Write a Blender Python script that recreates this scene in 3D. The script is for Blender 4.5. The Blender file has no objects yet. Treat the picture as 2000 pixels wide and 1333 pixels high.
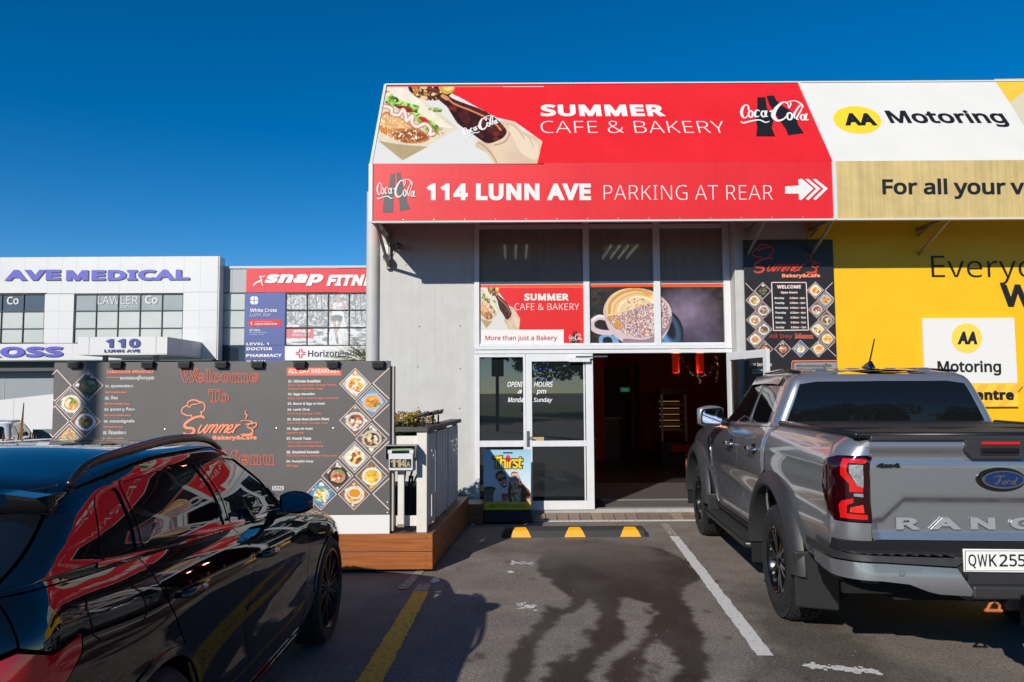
import bpy, bmesh, math, random
import numpy as np
from mathutils import Vector, Matrix
from mathutils.geometry import delaunay_2d_cdt
random.seed(4)
R = math.radians
SC = bpy.context.scene
COL = SC.collection

# ------------------------------------------------------------------ camera, sky, sun, exposure
FPX, CAM_H = 1450.0, 1.66
PITCH, ROLL = math.atan(97 / 1450.0), -0.0058
_f = Vector((0, math.cos(PITCH), math.sin(PITCH)))
_r0 = Vector((1, 0, 0)); _u0 = Vector((0, -math.sin(PITCH), math.cos(PITCH)))
_r = _r0 * math.cos(ROLL) + _u0 * math.sin(ROLL)
_u = _u0 * math.cos(ROLL) - _r0 * math.sin(ROLL)
cam = bpy.data.cameras.new('camera'); cam_o = bpy.data.objects.new('camera', cam); COL.objects.link(cam_o)
cam.sensor_width = 36; cam.lens = 36 * FPX / 2000; cam.clip_start = 0.05; cam.clip_end = 1500
cam_o.matrix_world = Matrix(((_r.x, _u.x, -_f.x, 0), (_r.y, _u.y, -_f.y, 0), (_r.z, _u.z, -_f.z, CAM_H), (0, 0, 0, 1)))
SC.camera = cam_o
SUN_AZ, SUN_EL = 207.0, 27.5          # compass style: +Y is 0, clockwise
w = bpy.data.worlds.new('World'); SC.world = w; w.use_nodes = True
nt = w.node_tree; nt.nodes.clear()
sky = nt.nodes.new('ShaderNodeTexSky'); sky.sky_type = 'NISHITA'; sky.sun_disc = False
sky.sun_elevation = R(SUN_EL); sky.sun_rotation = R(SUN_AZ)
sky.air_density = 0.7; sky.dust_density = 0.0; sky.ozone_density = 2.0; sky.altitude = 50
hsv = nt.nodes.new('ShaderNodeHueSaturation'); hsv.inputs['Saturation'].default_value = 1.45
bg = nt.nodes.new('ShaderNodeBackground'); bg.inputs['Strength'].default_value = 0.116
wo = nt.nodes.new('ShaderNodeOutputWorld')
nt.links.new(sky.outputs[0], hsv.inputs['Color']); nt.links.new(hsv.outputs[0], bg.inputs[0]); nt.links.new(bg.outputs[0], wo.inputs[0])
sl = bpy.data.lights.new('sun', 'SUN'); sl.energy = 4.7; sl.angle = R(0.53); sl.color = (1.0, 0.94, 0.855)
so = bpy.data.objects.new('sun', sl); COL.objects.link(so)
_sd = Vector((math.sin(R(SUN_AZ)) * math.cos(R(SUN_EL)), math.cos(R(SUN_AZ)) * math.cos(R(SUN_EL)), math.sin(R(SUN_EL))))
so.rotation_euler = (-_sd).to_track_quat('-Z', 'Y').to_euler()
so.location = (-20, -30, 40)
SC.view_settings.view_transform = 'Standard'; SC.view_settings.look = 'None'
SC.view_settings.exposure = 0; SC.view_settings.gamma = 1; SC.view_settings.use_curve_mapping = False
SC.cycles.max_bounces = 8; SC.cycles.transmission_bounces = 8; SC.cycles.transparent_max_bounces = 12
SC.cycles.caustics_reflective = False; SC.cycles.caustics_refractive = False; SC.cycles.sample_clamp_indirect = 6
SC.cycles.use_denoising = True

# ------------------------------------------------------------------ measuring (photograph pixel -> real place at a known distance)
def ray(px, py): return _f * FPX + _r * (px - 1000) - _u * (py - 666.5)
def at(px, py, Y):
    d = ray(px, py); t = Y / d.y; return Vector((d.x * t, Y, CAM_H + d.z * t))
def gp(px, py, z=0.0):
    d = ray(px, py); t = (z - CAM_H) / d.z; return Vector((d.x * t, d.y * t, z))

# ------------------------------------------------------------------ colours and materials
def s2l(c): return c / 12.92 if c <= 0.04045 else ((c + 0.055) / 1.055) ** 2.4
def hx(h):
    h = h.lstrip('#'); return tuple(s2l(int(h[i:i + 2], 16) / 255) for i in (0, 2, 4))
MATS = {}
def mat(name, col=(.5, .5, .5), rough=.5, metal=0.0, noise=0.0, nscale=8.0, bump=0.0, bscale=60.0, coat=0.0, spec=None,
        emit=None, estr=1.0, alpha=None, trans=0.0, ior=None, streak=0.0, attr=None, flake=False, stretch=None):
    if name in MATS: return MATS[name]
    if isinstance(col, str): col = hx(col)
    m = bpy.data.materials.new(name); m.use_nodes = True; MATS[name] = m
    n = m.node_tree; b = n.nodes['Principled BSDF']; L = n.links
    b.inputs['Base Color'].default_value = (*col, 1); b.inputs['Roughness'].default_value = rough
    b.inputs['Metallic'].default_value = metal; b.inputs['Coat Weight'].default_value = coat
    b.inputs['Coat Roughness'].default_value = 0.02
    if spec is not None: b.inputs['Specular IOR Level'].default_value = spec
    if ior: b.inputs['IOR'].default_value = ior
    b.inputs['Transmission Weight'].default_value = trans
    if alpha is not None: b.inputs['Alpha'].default_value = alpha
    if emit is not None:
        b.inputs['Emission Color'].default_value = (*emit, 1); b.inputs['Emission Strength'].default_value = estr
    tc = n.nodes.new('ShaderNodeTexCoord'); src = tc.outputs['Object']
    if stretch:
        mp = n.nodes.new('ShaderNodeMapping'); mp.inputs['Scale'].default_value = stretch; L.new(src, mp.inputs[0]); srcn = mp.outputs[0]
    else: srcn = src
    colsock = None
    if attr:
        a = n.nodes.new('ShaderNodeAttribute'); a.attribute_name = attr; colsock = a.outputs['Color']
    if noise > 0:
        t = n.nodes.new('ShaderNodeTexNoise'); t.inputs['Scale'].default_value = nscale; t.inputs['Detail'].default_value = 6; t.inputs['Roughness'].default_value = .62
        L.new(srcn, t.inputs['Vector'])
        mr = n.nodes.new('ShaderNodeMapRange'); mr.inputs['From Min'].default_value = .3; mr.inputs['From Max'].default_value = .7
        mr.inputs['To Min'].default_value = 1 - noise; mr.inputs['To Max'].default_value = 1 + noise; L.new(t.outputs[0], mr.inputs[0])
        mx = n.nodes.new('ShaderNodeMix'); mx.data_type = 'RGBA'; mx.blend_type = 'MULTIPLY'; mx.inputs[0].default_value = 1
        if colsock: L.new(colsock, mx.inputs[6])
        else: mx.inputs[6].default_value = (*col, 1)
        L.new(mr.outputs[0], mx.inputs[7]); colsock = mx.outputs[2]
        rr = n.nodes.new('ShaderNodeMapRange'); rr.inputs['To Min'].default_value = max(0, rough - .08); rr.inputs['To Max'].default_value = min(1, rough + .08)
        if rough > .12: L.new(t.outputs[0], rr.inputs[0]); L.new(rr.outputs[0], b.inputs['Roughness'])
    if streak > 0:
        mp2 = n.nodes.new('ShaderNodeMapping'); mp2.inputs['Scale'].default_value = (14, 14, .5); L.new(src, mp2.inputs[0])
        t2 = n.nodes.new('ShaderNodeTexNoise'); t2.inputs['Scale'].default_value = 1.6; t2.inputs['Detail'].default_value = 5; L.new(mp2.outputs[0], t2.inputs['Vector'])
        mr2 = n.nodes.new('ShaderNodeMapRange'); mr2.inputs['From Min'].default_value = .35; mr2.inputs['From Max'].default_value = .7
        mr2.inputs['To Min'].default_value = 1; mr2.inputs['To Max'].default_value = 1 - streak; L.new(t2.outputs[0], mr2.inputs[0])
        mx2 = n.nodes.new('ShaderNodeMix'); mx2.data_type = 'RGBA'; mx2.blend_type = 'MULTIPLY'; mx2.inputs[0].default_value = 1
        if colsock: L.new(colsock, mx2.inputs[6])
        else: mx2.inputs[6].default_value = (*col, 1)
        L.new(mr2.outputs[0], mx2.inputs[7]); colsock = mx2.outputs[2]
    if colsock: L.new(colsock, b.inputs['Base Color'])
    if bump > 0:
        t3 = n.nodes.new('ShaderNodeTexNoise'); t3.inputs['Scale'].default_value = bscale; t3.inputs['Detail'].default_value = 4; L.new(srcn, t3.inputs['Vector'])
        bp = n.nodes.new('ShaderNodeBump'); bp.inputs['Strength'].default_value = bump; bp.inputs['Distance'].default_value = .01
        L.new(t3.outputs[0], bp.inputs['Height']); L.new(bp.outputs[0], b.inputs['Normal'])
    return m

# ------------------------------------------------------------------ objects
WM = {}                                   # object -> world matrix (no depsgraph needed)
def wmat(o): return WM.get(o.name, Matrix.Identity(4)) if o else Matrix.Identity(4)
def tag(o, label=None, cat=None, group=None, kind=None):
    if label: o['label'] = label
    if cat: o['category'] = cat
    if group: o['group'] = group
    if kind: o['kind'] = kind
    return o
def thing(name, loc, label, cat, group=None, rz=0.0):
    o = bpy.data.objects.new(name, None); COL.objects.link(o); o.empty_display_size = .2
    o.location = loc; o.rotation_euler = (0, 0, rz)
    WM[o.name] = Matrix.Translation(Vector(loc)) @ Matrix.Rotation(rz, 4, 'Z')
    return tag(o, label, cat, group)
def link(name, me, parent=None, loc=None, rot=None):
    """link an existing mesh as an object, in its parent's coordinates"""
    o = bpy.data.objects.new(name, me); COL.objects.link(o)
    if parent: o.parent = parent
    m = Matrix.Identity(4)
    if loc is not None: o.location = loc; m = Matrix.Translation(Vector(loc))
    if rot is not None:
        from mathutils import Euler
        o.rotation_euler = rot; m = m @ Euler(rot).to_matrix().to_4x4()
    WM[o.name] = wmat(parent) @ m
    return o
class MB:
    def __init__(s): s.v = []; s.f = []; s.mi = []; s.cur = 0
    def add(s, vs, fs):
        b = len(s.v); s.v += [tuple(x) for x in vs]; s.f += [tuple(i + b for i in q) for q in fs]; s.mi += [s.cur] * len(fs); return s
    def box(s, a, b):
        x0, x1 = sorted((a[0], b[0])); y0, y1 = sorted((a[1], b[1])); z0, z1 = sorted((a[2], b[2]))
        return s.add([(x0, y0, z0), (x1, y0, z0), (x1, y1, z0), (x0, y1, z0), (x0, y0, z1), (x1, y0, z1), (x1, y1, z1), (x0, y1, z1)],
                     [(0, 3, 2, 1), (4, 5, 6, 7), (0, 1, 5, 4), (1, 2, 6, 5), (2, 3, 7, 6), (3, 0, 4, 7)])
    def hexa(s, p):                         # 8 points: bottom ring then top ring
        return s.add(p, [(0, 3, 2, 1), (4, 5, 6, 7), (0, 1, 5, 4), (1, 2, 6, 5), (2, 3, 7, 6), (3, 0, 4, 7)])
    def prism(s, poly, d):                   # polygon of 3-D points extruded by vector d
        n = len(poly); P = [Vector(p) for p in poly]; d = Vector(d)
        nn = sum(((P[i] - P[0]).cross(P[i + 1] - P[0]) for i in range(1, n - 1)), Vector())
        if nn.dot(d) > 0: P = P[::-1]
        return s.add(P + [p + d for p in P], [tuple(range(n)), tuple(range(2 * n - 1, n - 1, -1))] + [(i, i + n, (i + 1) % n + n, (i + 1) % n) for i in range(n)])
    def tube(s, pts, r, n=8, cap=True):
        pts = [Vector(p) for p in pts]; rs = r if isinstance(r, (list, tuple)) else [r] * len(pts); vs = []
        t0 = (pts[1] - pts[0]).normalized(); up = Vector((0, 0, 1)) if abs(t0.z) < .9 else Vector((1, 0, 0))
        a = t0.cross(up).normalized()
        for i, p in enumerate(pts):
            t = (pts[min(i + 1, len(pts) - 1)] - pts[max(i - 1, 0)]).normalized()
            a = (a - t * a.dot(t)).normalized(); b = t.cross(a)
            for k in range(n):
                an = 2 * math.pi * k / n; vs.append(p + a * math.cos(an) * rs[i] + b * math.sin(an) * rs[i])
        fs = [(i * n + k, i * n + (k + 1) % n, (i + 1) * n + (k + 1) % n, (i + 1) * n + k) for i in range(len(pts) - 1) for k in range(n)]
        if cap: fs += [tuple(range(n - 1, -1, -1)), tuple((len(pts) - 1) * n + k for k in range(n))]
        return s.add(vs, fs)
    def lathe(s, prof, c=(0, 0, 0), axis='Z', n=24, closed=False):
        vs = []
        for r_, h in prof:
            for k in range(n):
                a = 2 * math.pi * k / n
                if axis == 'Z': vs.append((c[0] + r_ * math.cos(a), c[1] + r_ * math.sin(a), c[2] + h))
                elif axis == 'Y': vs.append((c[0] + r_ * math.cos(a), c[1] + h, c[2] + r_ * math.sin(a)))
                else: vs.append((c[0] + h, c[1] + r_ * math.cos(a), c[2] + r_ * math.sin(a)))
        m = len(prof)
        fs = [(i * n + k, i * n + (k + 1) % n, ((i + 1) % m) * n + (k + 1) % n, ((i + 1) % m) * n + k) for i in range(m if closed else m - 1) for k in range(n)]
        return s.add(vs, fs)
    def mesh(s, name, m, smooth=False, inv=None, fix=True):
        me = bpy.data.meshes.new(name)
        vs = [tuple(inv @ Vector(v)) for v in s.v] if inv is not None else s.v
        me.from_pydata(vs, [], s.f)
        for x in (m if isinstance(m, (list, tuple)) else [m]): me.materials.append(x)
        if max(s.mi, default=0) > 0: me.polygons.foreach_set('material_index', s.mi)
        if fix:
            bm = bmesh.new(); bm.from_mesh(me); bmesh.ops.recalc_face_normals(bm, faces=bm.faces); bm.to_mesh(me); bm.free()
        if smooth: me.polygons.foreach_set('use_smooth', [True] * len(me.polygons))
        me.update(); return me
    def build(s, name, m, parent=None, smooth=False, bevel=0, fix=True, local=False, auto=None):
        inv = None if (local or not parent) else wmat(parent).inverted()
        me = s.mesh(name, m, smooth, inv, fix)
        o = bpy.data.objects.new(name, me); COL.objects.link(o)
        if parent: o.parent = parent
        WM[o.name] = wmat(parent).copy()
        if auto is not None:
            me.polygons.foreach_set('use_smooth', [True] * len(me.polygons)); me.set_sharp_from_angle(angle=R(auto))
        if bevel:
            b = o.modifiers.new('bevel', 'BEVEL'); b.width = bevel; b.segments = 2; b.limit_method = 'ANGLE'; b.angle_limit = R(40); b.harden_normals = False
        return o
def bx(name, a, b, m, parent=None, bevel=0, label=None):
    o = MB().box(a, b).build(name, m, parent, bevel=bevel)
    if label: o['label'] = label
    return o
def struct(o): o['kind'] = 'structure'; return o
def based(mb_o, loc):  # move a top-level mesh's origin to its base
    me = mb_o.data; L = Vector(loc); me.transform(Matrix.Translation(-L)); mb_o.location = L; WM[mb_o.name] = Matrix.Translation(L); return mb_o

# ------------------------------------------------------------------ flat frames (signs, walls) and lettering
class Fr:
    def __init__(s, O, U, V):
        s.O = Vector(O); s.U = Vector(U).normalized(); V = Vector(V); s.V = (V - s.U * V.dot(s.U)).normalized(); s.N = s.U.cross(s.V)
    def p(s, u, v, n=0.0): return s.O + s.U * u + s.V * v + s.N * n
    def uv(s, px, py):
        d = ray(px, py); c = Vector((0, 0, CAM_H)); t = (s.O - c).dot(s.N) / d.dot(s.N); q = c + d * t - s.O
        return (q.dot(s.U), q.dot(s.V))
def facade(Y): return Fr((0, Y, 0), (1, 0, 0), (0, 0, 1))
_tc = {}
import os
try:
    FONT = bpy.data.fonts.load(os.path.join(bpy.utils.resource_path('LOCAL'), 'datafiles', 'fonts', 'NotoSansMath-Regular.woff2'))
except Exception:
    FONT = None                              # falls back to the built-in face
def text_verts(body, bold=0.0, shear=0.0, outline=0.0, spacing=1.0, res=3):
    if bold > .025: spacing *= 1 + bold * 2.0
    key = (body, bold, shear, outline, spacing, res)
    if key in _tc: return _tc[key]
    def run(off, tube):
        cu = bpy.data.curves.new('t', 'FONT'); cu.body = body; cu.size = 1; cu.offset = off; cu.shear = shear; cu.resolution_u = res; cu.space_character = spacing
        if FONT and ord(max(body)) < 0x250: cu.font = FONT
        if tube: cu.fill_mode = 'NONE'; cu.bevel_depth = tube; cu.bevel_resolution = 0
        o = bpy.data.objects.new('t', cu); me = o.to_mesh()
        vs = [tuple(v.co) for v in me.vertices]; fs = [tuple(p.vertices) for p in me.polygons]
        o.to_mesh_clear(); bpy.data.objects.remove(o); bpy.data.curves.remove(cu); return vs, fs
    if bold > 0:                              # heavier weight: the letters plus a flat stroke along their outlines
        vs, fs = run(0, 0); cnt = {}
        for f in fs:
            for i in range(len(f)):
                e = (f[i], f[(i + 1) % len(f)]); cnt[e] = 1
        bd = [e for e in cnt if (e[1], e[0]) not in cnt]; prev = {e[1]: e for e in bd}; n0 = len(vs); k = 0; nv, nf = [], []
        for a_, b_ in bd:
            p, q = Vector(vs[a_][:2]), Vector(vs[b_][:2]); t = q - p
            if t.length < 1e-7: continue
            t.normalize(); nn = Vector((t.y, -t.x)) * bold; k += 1; z = bold * (.01 + .008 * (k % 7)); j = n0 + len(nv)
            nv += [(p.x, p.y, z), (p.x + nn.x, p.y + nn.y, z), (q.x + nn.x, q.y + nn.y, z), (q.x, q.y, z)]; nf.append((j, j + 1, j + 2, j + 3))
            pe = prev.get(a_)
            if pe:
                u = (p - Vector(vs[pe[0]][:2]))
                if u.length > 1e-7:
                    u.normalize(); cr = u.x * t.y - u.y * t.x
                    if cr > .1:                # outside corner: fill with a fan, kept fairly square like a mitre
                        n1 = Vector((u.y, -u.x)) * bold; m_ = (n1 + nn); m_ = m_ * (bold * bold / max(m_.dot(nn), bold * bold * .45)) ; j = n0 + len(nv); z += bold * .004
                        nv += [(p.x, p.y, z), (p.x + n1.x, p.y + n1.y, z), (p.x + m_.x, p.y + m_.y, z), (p.x + nn.x, p.y + nn.y, z)]; nf.append((j, j + 1, j + 2, j + 3))
        vs = [(x, y, bold * .1) for x, y, z in vs] + nv; fs = fs + nf
    else: vs, fs = run(bold, 0)
    x0 = min(v[0] for v in vs); x1 = max(v[0] for v in vs); y0 = min(v[1] for v in vs); y1 = max(v[1] for v in vs)
    r_ = ([((v[0] - x0) / (x1 - x0), (v[1] - y0) / (y1 - y0), v[2] / (y1 - y0)) for v in vs], fs, (x1 - x0) / (y1 - y0))
    _tc[key] = r_; return r_
def lettering(fr, body, rect, m, parent, bold=0.0, shear=0.0, lift=.003, name='lettering', px=True, outline=0.0, depth=0.0, skew=True, spacing=1.0, res=3):
    """fit text into rect (photo pixels x0,y0,x1,y1 on the sign's plane, or plane metres when px=False)"""
    vs, fs, asp = text_verts(body, bold, shear, outline, spacing, res)
    if px:
        a = fr.uv(rect[0], rect[1]); b = fr.uv(rect[2], rect[1]); c = fr.uv(rect[0], rect[3]); d = fr.uv(rect[2], rect[3])
        u0 = (a[0] + c[0]) / 2; u1 = (b[0] + d[0]) / 2; va, vb = c[1], d[1]; ta, tb = a[1], b[1]
        if not skew: va = vb = (va + vb) / 2; ta = tb = (ta + tb) / 2
    else:
        u0, va, u1, ta = rect[0], rect[1], rect[2], rect[3]; vb, tb = va, ta
    if not outline and ' ' in body and (ta - va) > .1:      # big words become parts of their own
        hgt = (ta - va); sc_x = (u1 - u0)
        iv = sorted((min(vs[i][0] for i in f) * sc_x, max(vs[i][0] for i in f) * sc_x) for f in fs); cuts = []; e = iv[0][1]
        for a_, b_ in iv:
            if a_ - e > .16 * hgt and a_ - e > .3 * hgt * .75: cuts.append((a_ + e) / 2)
            e = max(e, b_)
        if cuts:
            res_o = None; edges_ = [-1e9] + cuts + [1e9]
            for c0, c1 in zip(edges_[:-1], edges_[1:]):
                F2 = [f for f in fs if c0 < sum(vs[i][0] for i in f) / len(f) * sc_x < c1]; ids = sorted({i for f in F2 for i in f}); mp_ = {i: k for k, i in enumerate(ids)}; P2 = []
                for i in ids:
                    x, y, z = vs[i]; lo = va + (vb - va) * x; hi = ta + (tb - ta) * x; P2.append(fr.p(u0 + (u1 - u0) * x, lo + (hi - lo) * y, lift + z * (ta - va)))
                m2 = MB(); m2.add(P2, [tuple(mp_[i] for i in f) for f in F2]); res_o = m2.build(name, m, parent, fix=False)
            return res_o
    mb = MB()
    P = []
    for x, y, z in vs:
        lo = va + (vb - va) * x; hi = ta + (tb - ta) * x
        P.append(fr.p(u0 + (u1 - u0) * x, lo + (hi - lo) * y, lift + z * (ta - va) if not outline else lift + z * (ta - va)))
    mb.add(P, fs)
    if depth:
        Q = [q - fr.N * depth for q in P]; n = len(P); mb2 = MB(); mb2.add(P, fs)
        ec = {}
        for f_ in fs:
            for i in range(len(f_)):
                e = (f_[i], f_[(i + 1) % len(f_)]); ec[e] = 1
        mb2.add(P + Q, [(e[1], e[0], e[0] + n, e[1] + n) for e in ec if (e[1], e[0]) not in ec])
        mb = mb2
    return mb.build(name, m, parent, fix=False)
def cat_spline(pts, n=8, closed=False):
    out = []; N = len(pts); k = len(pts[0])
    rng = range(N) if closed else range(N - 1)
    for i in rng:
        g = (lambda j: pts[j % N]) if closed else (lambda j: pts[max(0, min(N - 1, j))])
        a, b, c, d = g(i - 1), g(i), g(i + 1), g(i + 2)
        for j in range(n):
            t = j / n
            out.append(tuple(.5 * (2 * b[q] + (c[q] - a[q]) * t + (2 * a[q] - 5 * b[q] + 4 * c[q] - d[q]) * t * t + (3 * b[q] - a[q] - 3 * c[q] + d[q]) * t ** 3) for q in range(k)))
    if not closed: out.append(tuple(pts[-1]))
    return out
def ribbons(fr, strokes, m, parent, mapf, wscale=1.0, lift=.003, name='emblem', n=8, closed=False):
    """strokes: lists of (x, y, width) in drawing units; mapf(x, y) -> (u, v) on the plane; widths scaled by wscale"""
    mb = MB(); k = 0
    for st in strokes:
        sp = cat_spline(st, n, closed); q = [(Vector(mapf(x, y)), w_) for x, y, w_ in sp]
        if closed: q.append(q[0])
        base = []; 
        for i, (p, w_) in enumerate(q):
            t = q[min(i + 1, len(q) - 1)][0] - q[max(i - 1, 0)][0]
            if t.length < 1e-9: t = Vector((1, 0))
            t.normalize(); nn = Vector((-t.y, t.x)) * max(w_, .0001) * wscale / 2; k += 1
            L_ = lift + k * 1e-5
            base += [fr.p(*(p + nn), L_), fr.p(*(p - nn), L_)]
        mb.add(base, [(2 * i + 1, 2 * i + 3, 2 * i + 2, 2 * i) for i in range(len(q) - 1)])
    return mb.build(name, m, parent, fix=False)
def shape(fr, pts, m, parent, lift=.002, name='print', px=True, thick=0.0):
    P = [fr.uv(*p) if px else p for p in pts]
    mb = MB()
    if thick: mb.prism([fr.p(*p, lift) for p in P], fr.N * -thick)
    else: mb.add([fr.p(*p, lift) for p in P], [tuple(range(len(P)))])
    return mb.build(name, m, parent, fix=bool(thick))

# ------------------------------------------------------------------ printed pictures: colours worked out per point of a fine grid
def vnoise(x, y, seed=0):
    def h(a, b): 
        v = np.sin(a * 127.1 + b * 311.7 + seed * 74.7) * 43758.5453; return v - np.floor(v)
    xi, yi = np.floor(x), np.floor(y); xf, yf = x - xi, y - yi; xf = xf * xf * (3 - 2 * xf); yf = yf * yf * (3 - 2 * yf)
    return (h(xi, yi) * (1 - xf) + h(xi + 1, yi) * xf) * (1 - yf) + (h(xi, yi + 1) * (1 - xf) + h(xi + 1, yi + 1) * xf) * yf
def fbm(x, y, o=4, seed=0):
    s = 0; a = .5
    for i in range(o): s = s + a * vnoise(x, y, seed + i); x = x * 2.03; y = y * 2.03; a *= .5
    return s / (1 - .5 ** o)
class Canvas:
    """drawing units: x to the right, y DOWN; corners TL, TR, BL, BR in drawing units"""
    def __init__(s, corners, nx, ny, bg='#ffffff'):
        if len(corners) == 2: (x0, y0), (x1, y1) = corners; corners = [(x0, y0), (x1, y0), (x0, y1), (x1, y1)]
        s.k = corners; s.nx, s.ny = nx, ny
        tx, ty = np.meshgrid(np.linspace(0, 1, nx), np.linspace(0, 1, ny)); s.t = (tx[..., None], ty[..., None])
        P = s.bil([np.array(c, float) for c in corners]); s.X, s.Y = P[..., 0], P[..., 1]; s.c = np.empty((ny, nx, 3)); s.c[:] = hx(bg)
    def bil(s, A):
        tx, ty = s.t; return (A[0] * (1 - tx) + A[1] * tx) * (1 - ty) + (A[2] * (1 - tx) + A[3] * tx) * ty
    def put(s, m, col):
        if isinstance(col, str): col = hx(col)
        m = np.clip(m, 0, 1)[..., None]; s.c = s.c * (1 - m) + np.array(col) * m
    def inpoly(s, pts):
        X, Y = s.X, s.Y; ins = np.zeros(X.shape, bool); n = len(pts)
        for i in range(n):
            x1, y1 = pts[i]; x2, y2 = pts[(i + 1) % n]
            if y1 == y2: continue
            c = ((y1 > Y) != (y2 > Y)) & (X < (x2 - x1) * (Y - y1) / (y2 - y1) + x1); ins ^= c
        return ins
    def poly(s, pts, col, smooth=False):
        if smooth: pts = cat_spline(pts, 6, True)
        m = s.inpoly(pts); s.put(m.astype(float), col); return m
    def ell(s, cx, cy, rx, ry, col, ang=0, soft=0.0):
        a = math.radians(ang); dx, dy = s.X - cx, s.Y - cy; u = (dx * math.cos(a) + dy * math.sin(a)) / rx; v = (-dx * math.sin(a) + dy * math.cos(a)) / ry
        d = np.sqrt(u * u + v * v); m = (d < 1).astype(float) if not soft else np.clip((1 + soft - d) / (2 * soft), 0, 1)
        if col is not None: s.put(m, col)
        return m > .5
    def line(s, pts, wd, col, smooth=True):
        if smooth and len(pts) > 2: pts = cat_spline(pts, 6)
        best = np.full(s.X.shape, 1e9)
        for (x1, y1), (x2, y2) in zip(pts[:-1], pts[1:]):
            dx, dy = x2 - x1, y2 - y1; L2 = dx * dx + dy * dy + 1e-12; t = np.clip(((s.X - x1) * dx + (s.Y - y1) * dy) / L2, 0, 1)
            best = np.minimum(best, np.hypot(s.X - x1 - t * dx, s.Y - y1 - t * dy))
        s.put((best < wd / 2).astype(float), col)
    def speck(s, mask, cols, scale, thr=.5, seed=0):
        for i, c in enumerate(cols):
            nn = fbm(s.X * scale + 31 * i, s.Y * scale + 17 * i, 3, seed + i * 7); s.put((mask & (nn > thr)).astype(float), c)
    def shade(s, mask, amp, scale, seed=0):
        nn = fbm(s.X * scale, s.Y * scale, 4, seed); k = 1 + amp * (nn - .5) * 2; s.c = np.where(mask[..., None], s.c * k[..., None], s.c)
    def build(s, fr, mapf, parent, name='print', lift=.002, m=None, clip=None):
        nx, ny = s.nx, s.ny
        UV = s.bil([np.array(mapf(*c)) for c in s.k])
        O = np.array(fr.O + fr.N * lift); P = O + UV[..., :1] * np.array(fr.U) + UV[..., 1:] * np.array(fr.V)
        iv = np.array(wmat(parent).inverted()) if parent else np.eye(4)
        P = P.reshape(-1, 3) @ iv[:3, :3].T + iv[:3, 3]
        idx = np.arange(nx * ny).reshape(ny, nx)
        q = np.stack([idx[1:, :-1], idx[1:, 1:], idx[:-1, 1:], idx[:-1, :-1]], -1).reshape(-1, 4)
        me = bpy.data.meshes.new(name); me.vertices.add(nx * ny); me.vertices.foreach_set('co', P.ravel())
        me.loops.add(q.size); me.loops.foreach_set('vertex_index', q.ravel()); me.polygons.add(len(q))
        me.polygons.foreach_set('loop_start', np.arange(0, q.size, 4)); me.polygons.foreach_set('loop_total', np.full(len(q), 4)); me.update(calc_edges=True); me.validate()
        ca = me.color_attributes.new('ink', 'FLOAT_COLOR', 'POINT'); ca.data.foreach_set('color', np.concatenate([np.clip(s.c, 0, 1), np.ones((ny, nx, 1))], -1).ravel())
        me.materials.append(m or M_ink)
        o = bpy.data.objects.new(name, me); COL.objects.link(o)
        if parent: o.parent = parent
        WM[o.name] = wmat(parent).copy(); return o
M_ink = mat('printed_vinyl', rough=.38, attr='ink', bump=.02, bscale=300)
M_ink_matt = mat('printed_window_film', rough=.45, attr='ink', noise=.04, nscale=30)
# ================================================================== GROUND
def ground_z(x, y):
    a = np.clip((y - 9.5) / 5.0, 0, 1); b = np.clip((-x - 5.0) / 4.0, 0, 1)
    return -0.62 * (a * a * (3 - 2 * a)) * (b * b * (3 - 2 * b))
def zz(x, y): return (600 + x / 2, 980 + y / 2)
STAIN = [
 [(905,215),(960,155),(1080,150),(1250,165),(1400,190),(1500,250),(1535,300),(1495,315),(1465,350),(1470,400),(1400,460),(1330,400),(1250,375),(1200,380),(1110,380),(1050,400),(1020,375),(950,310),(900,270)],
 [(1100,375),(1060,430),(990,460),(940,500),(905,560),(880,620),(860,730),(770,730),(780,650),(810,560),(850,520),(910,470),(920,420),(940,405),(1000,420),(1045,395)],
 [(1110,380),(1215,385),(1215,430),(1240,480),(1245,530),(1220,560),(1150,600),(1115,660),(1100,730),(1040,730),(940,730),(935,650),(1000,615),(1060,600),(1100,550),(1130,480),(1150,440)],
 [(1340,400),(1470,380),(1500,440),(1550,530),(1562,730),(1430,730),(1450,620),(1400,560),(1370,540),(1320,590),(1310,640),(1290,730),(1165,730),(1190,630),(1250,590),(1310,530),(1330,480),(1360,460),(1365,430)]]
BLOBS = [(1095,512,34,11),(1013,568,20,7),(880,303,22,5),(840,290,14,3),(940,410,12,5)]
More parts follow.
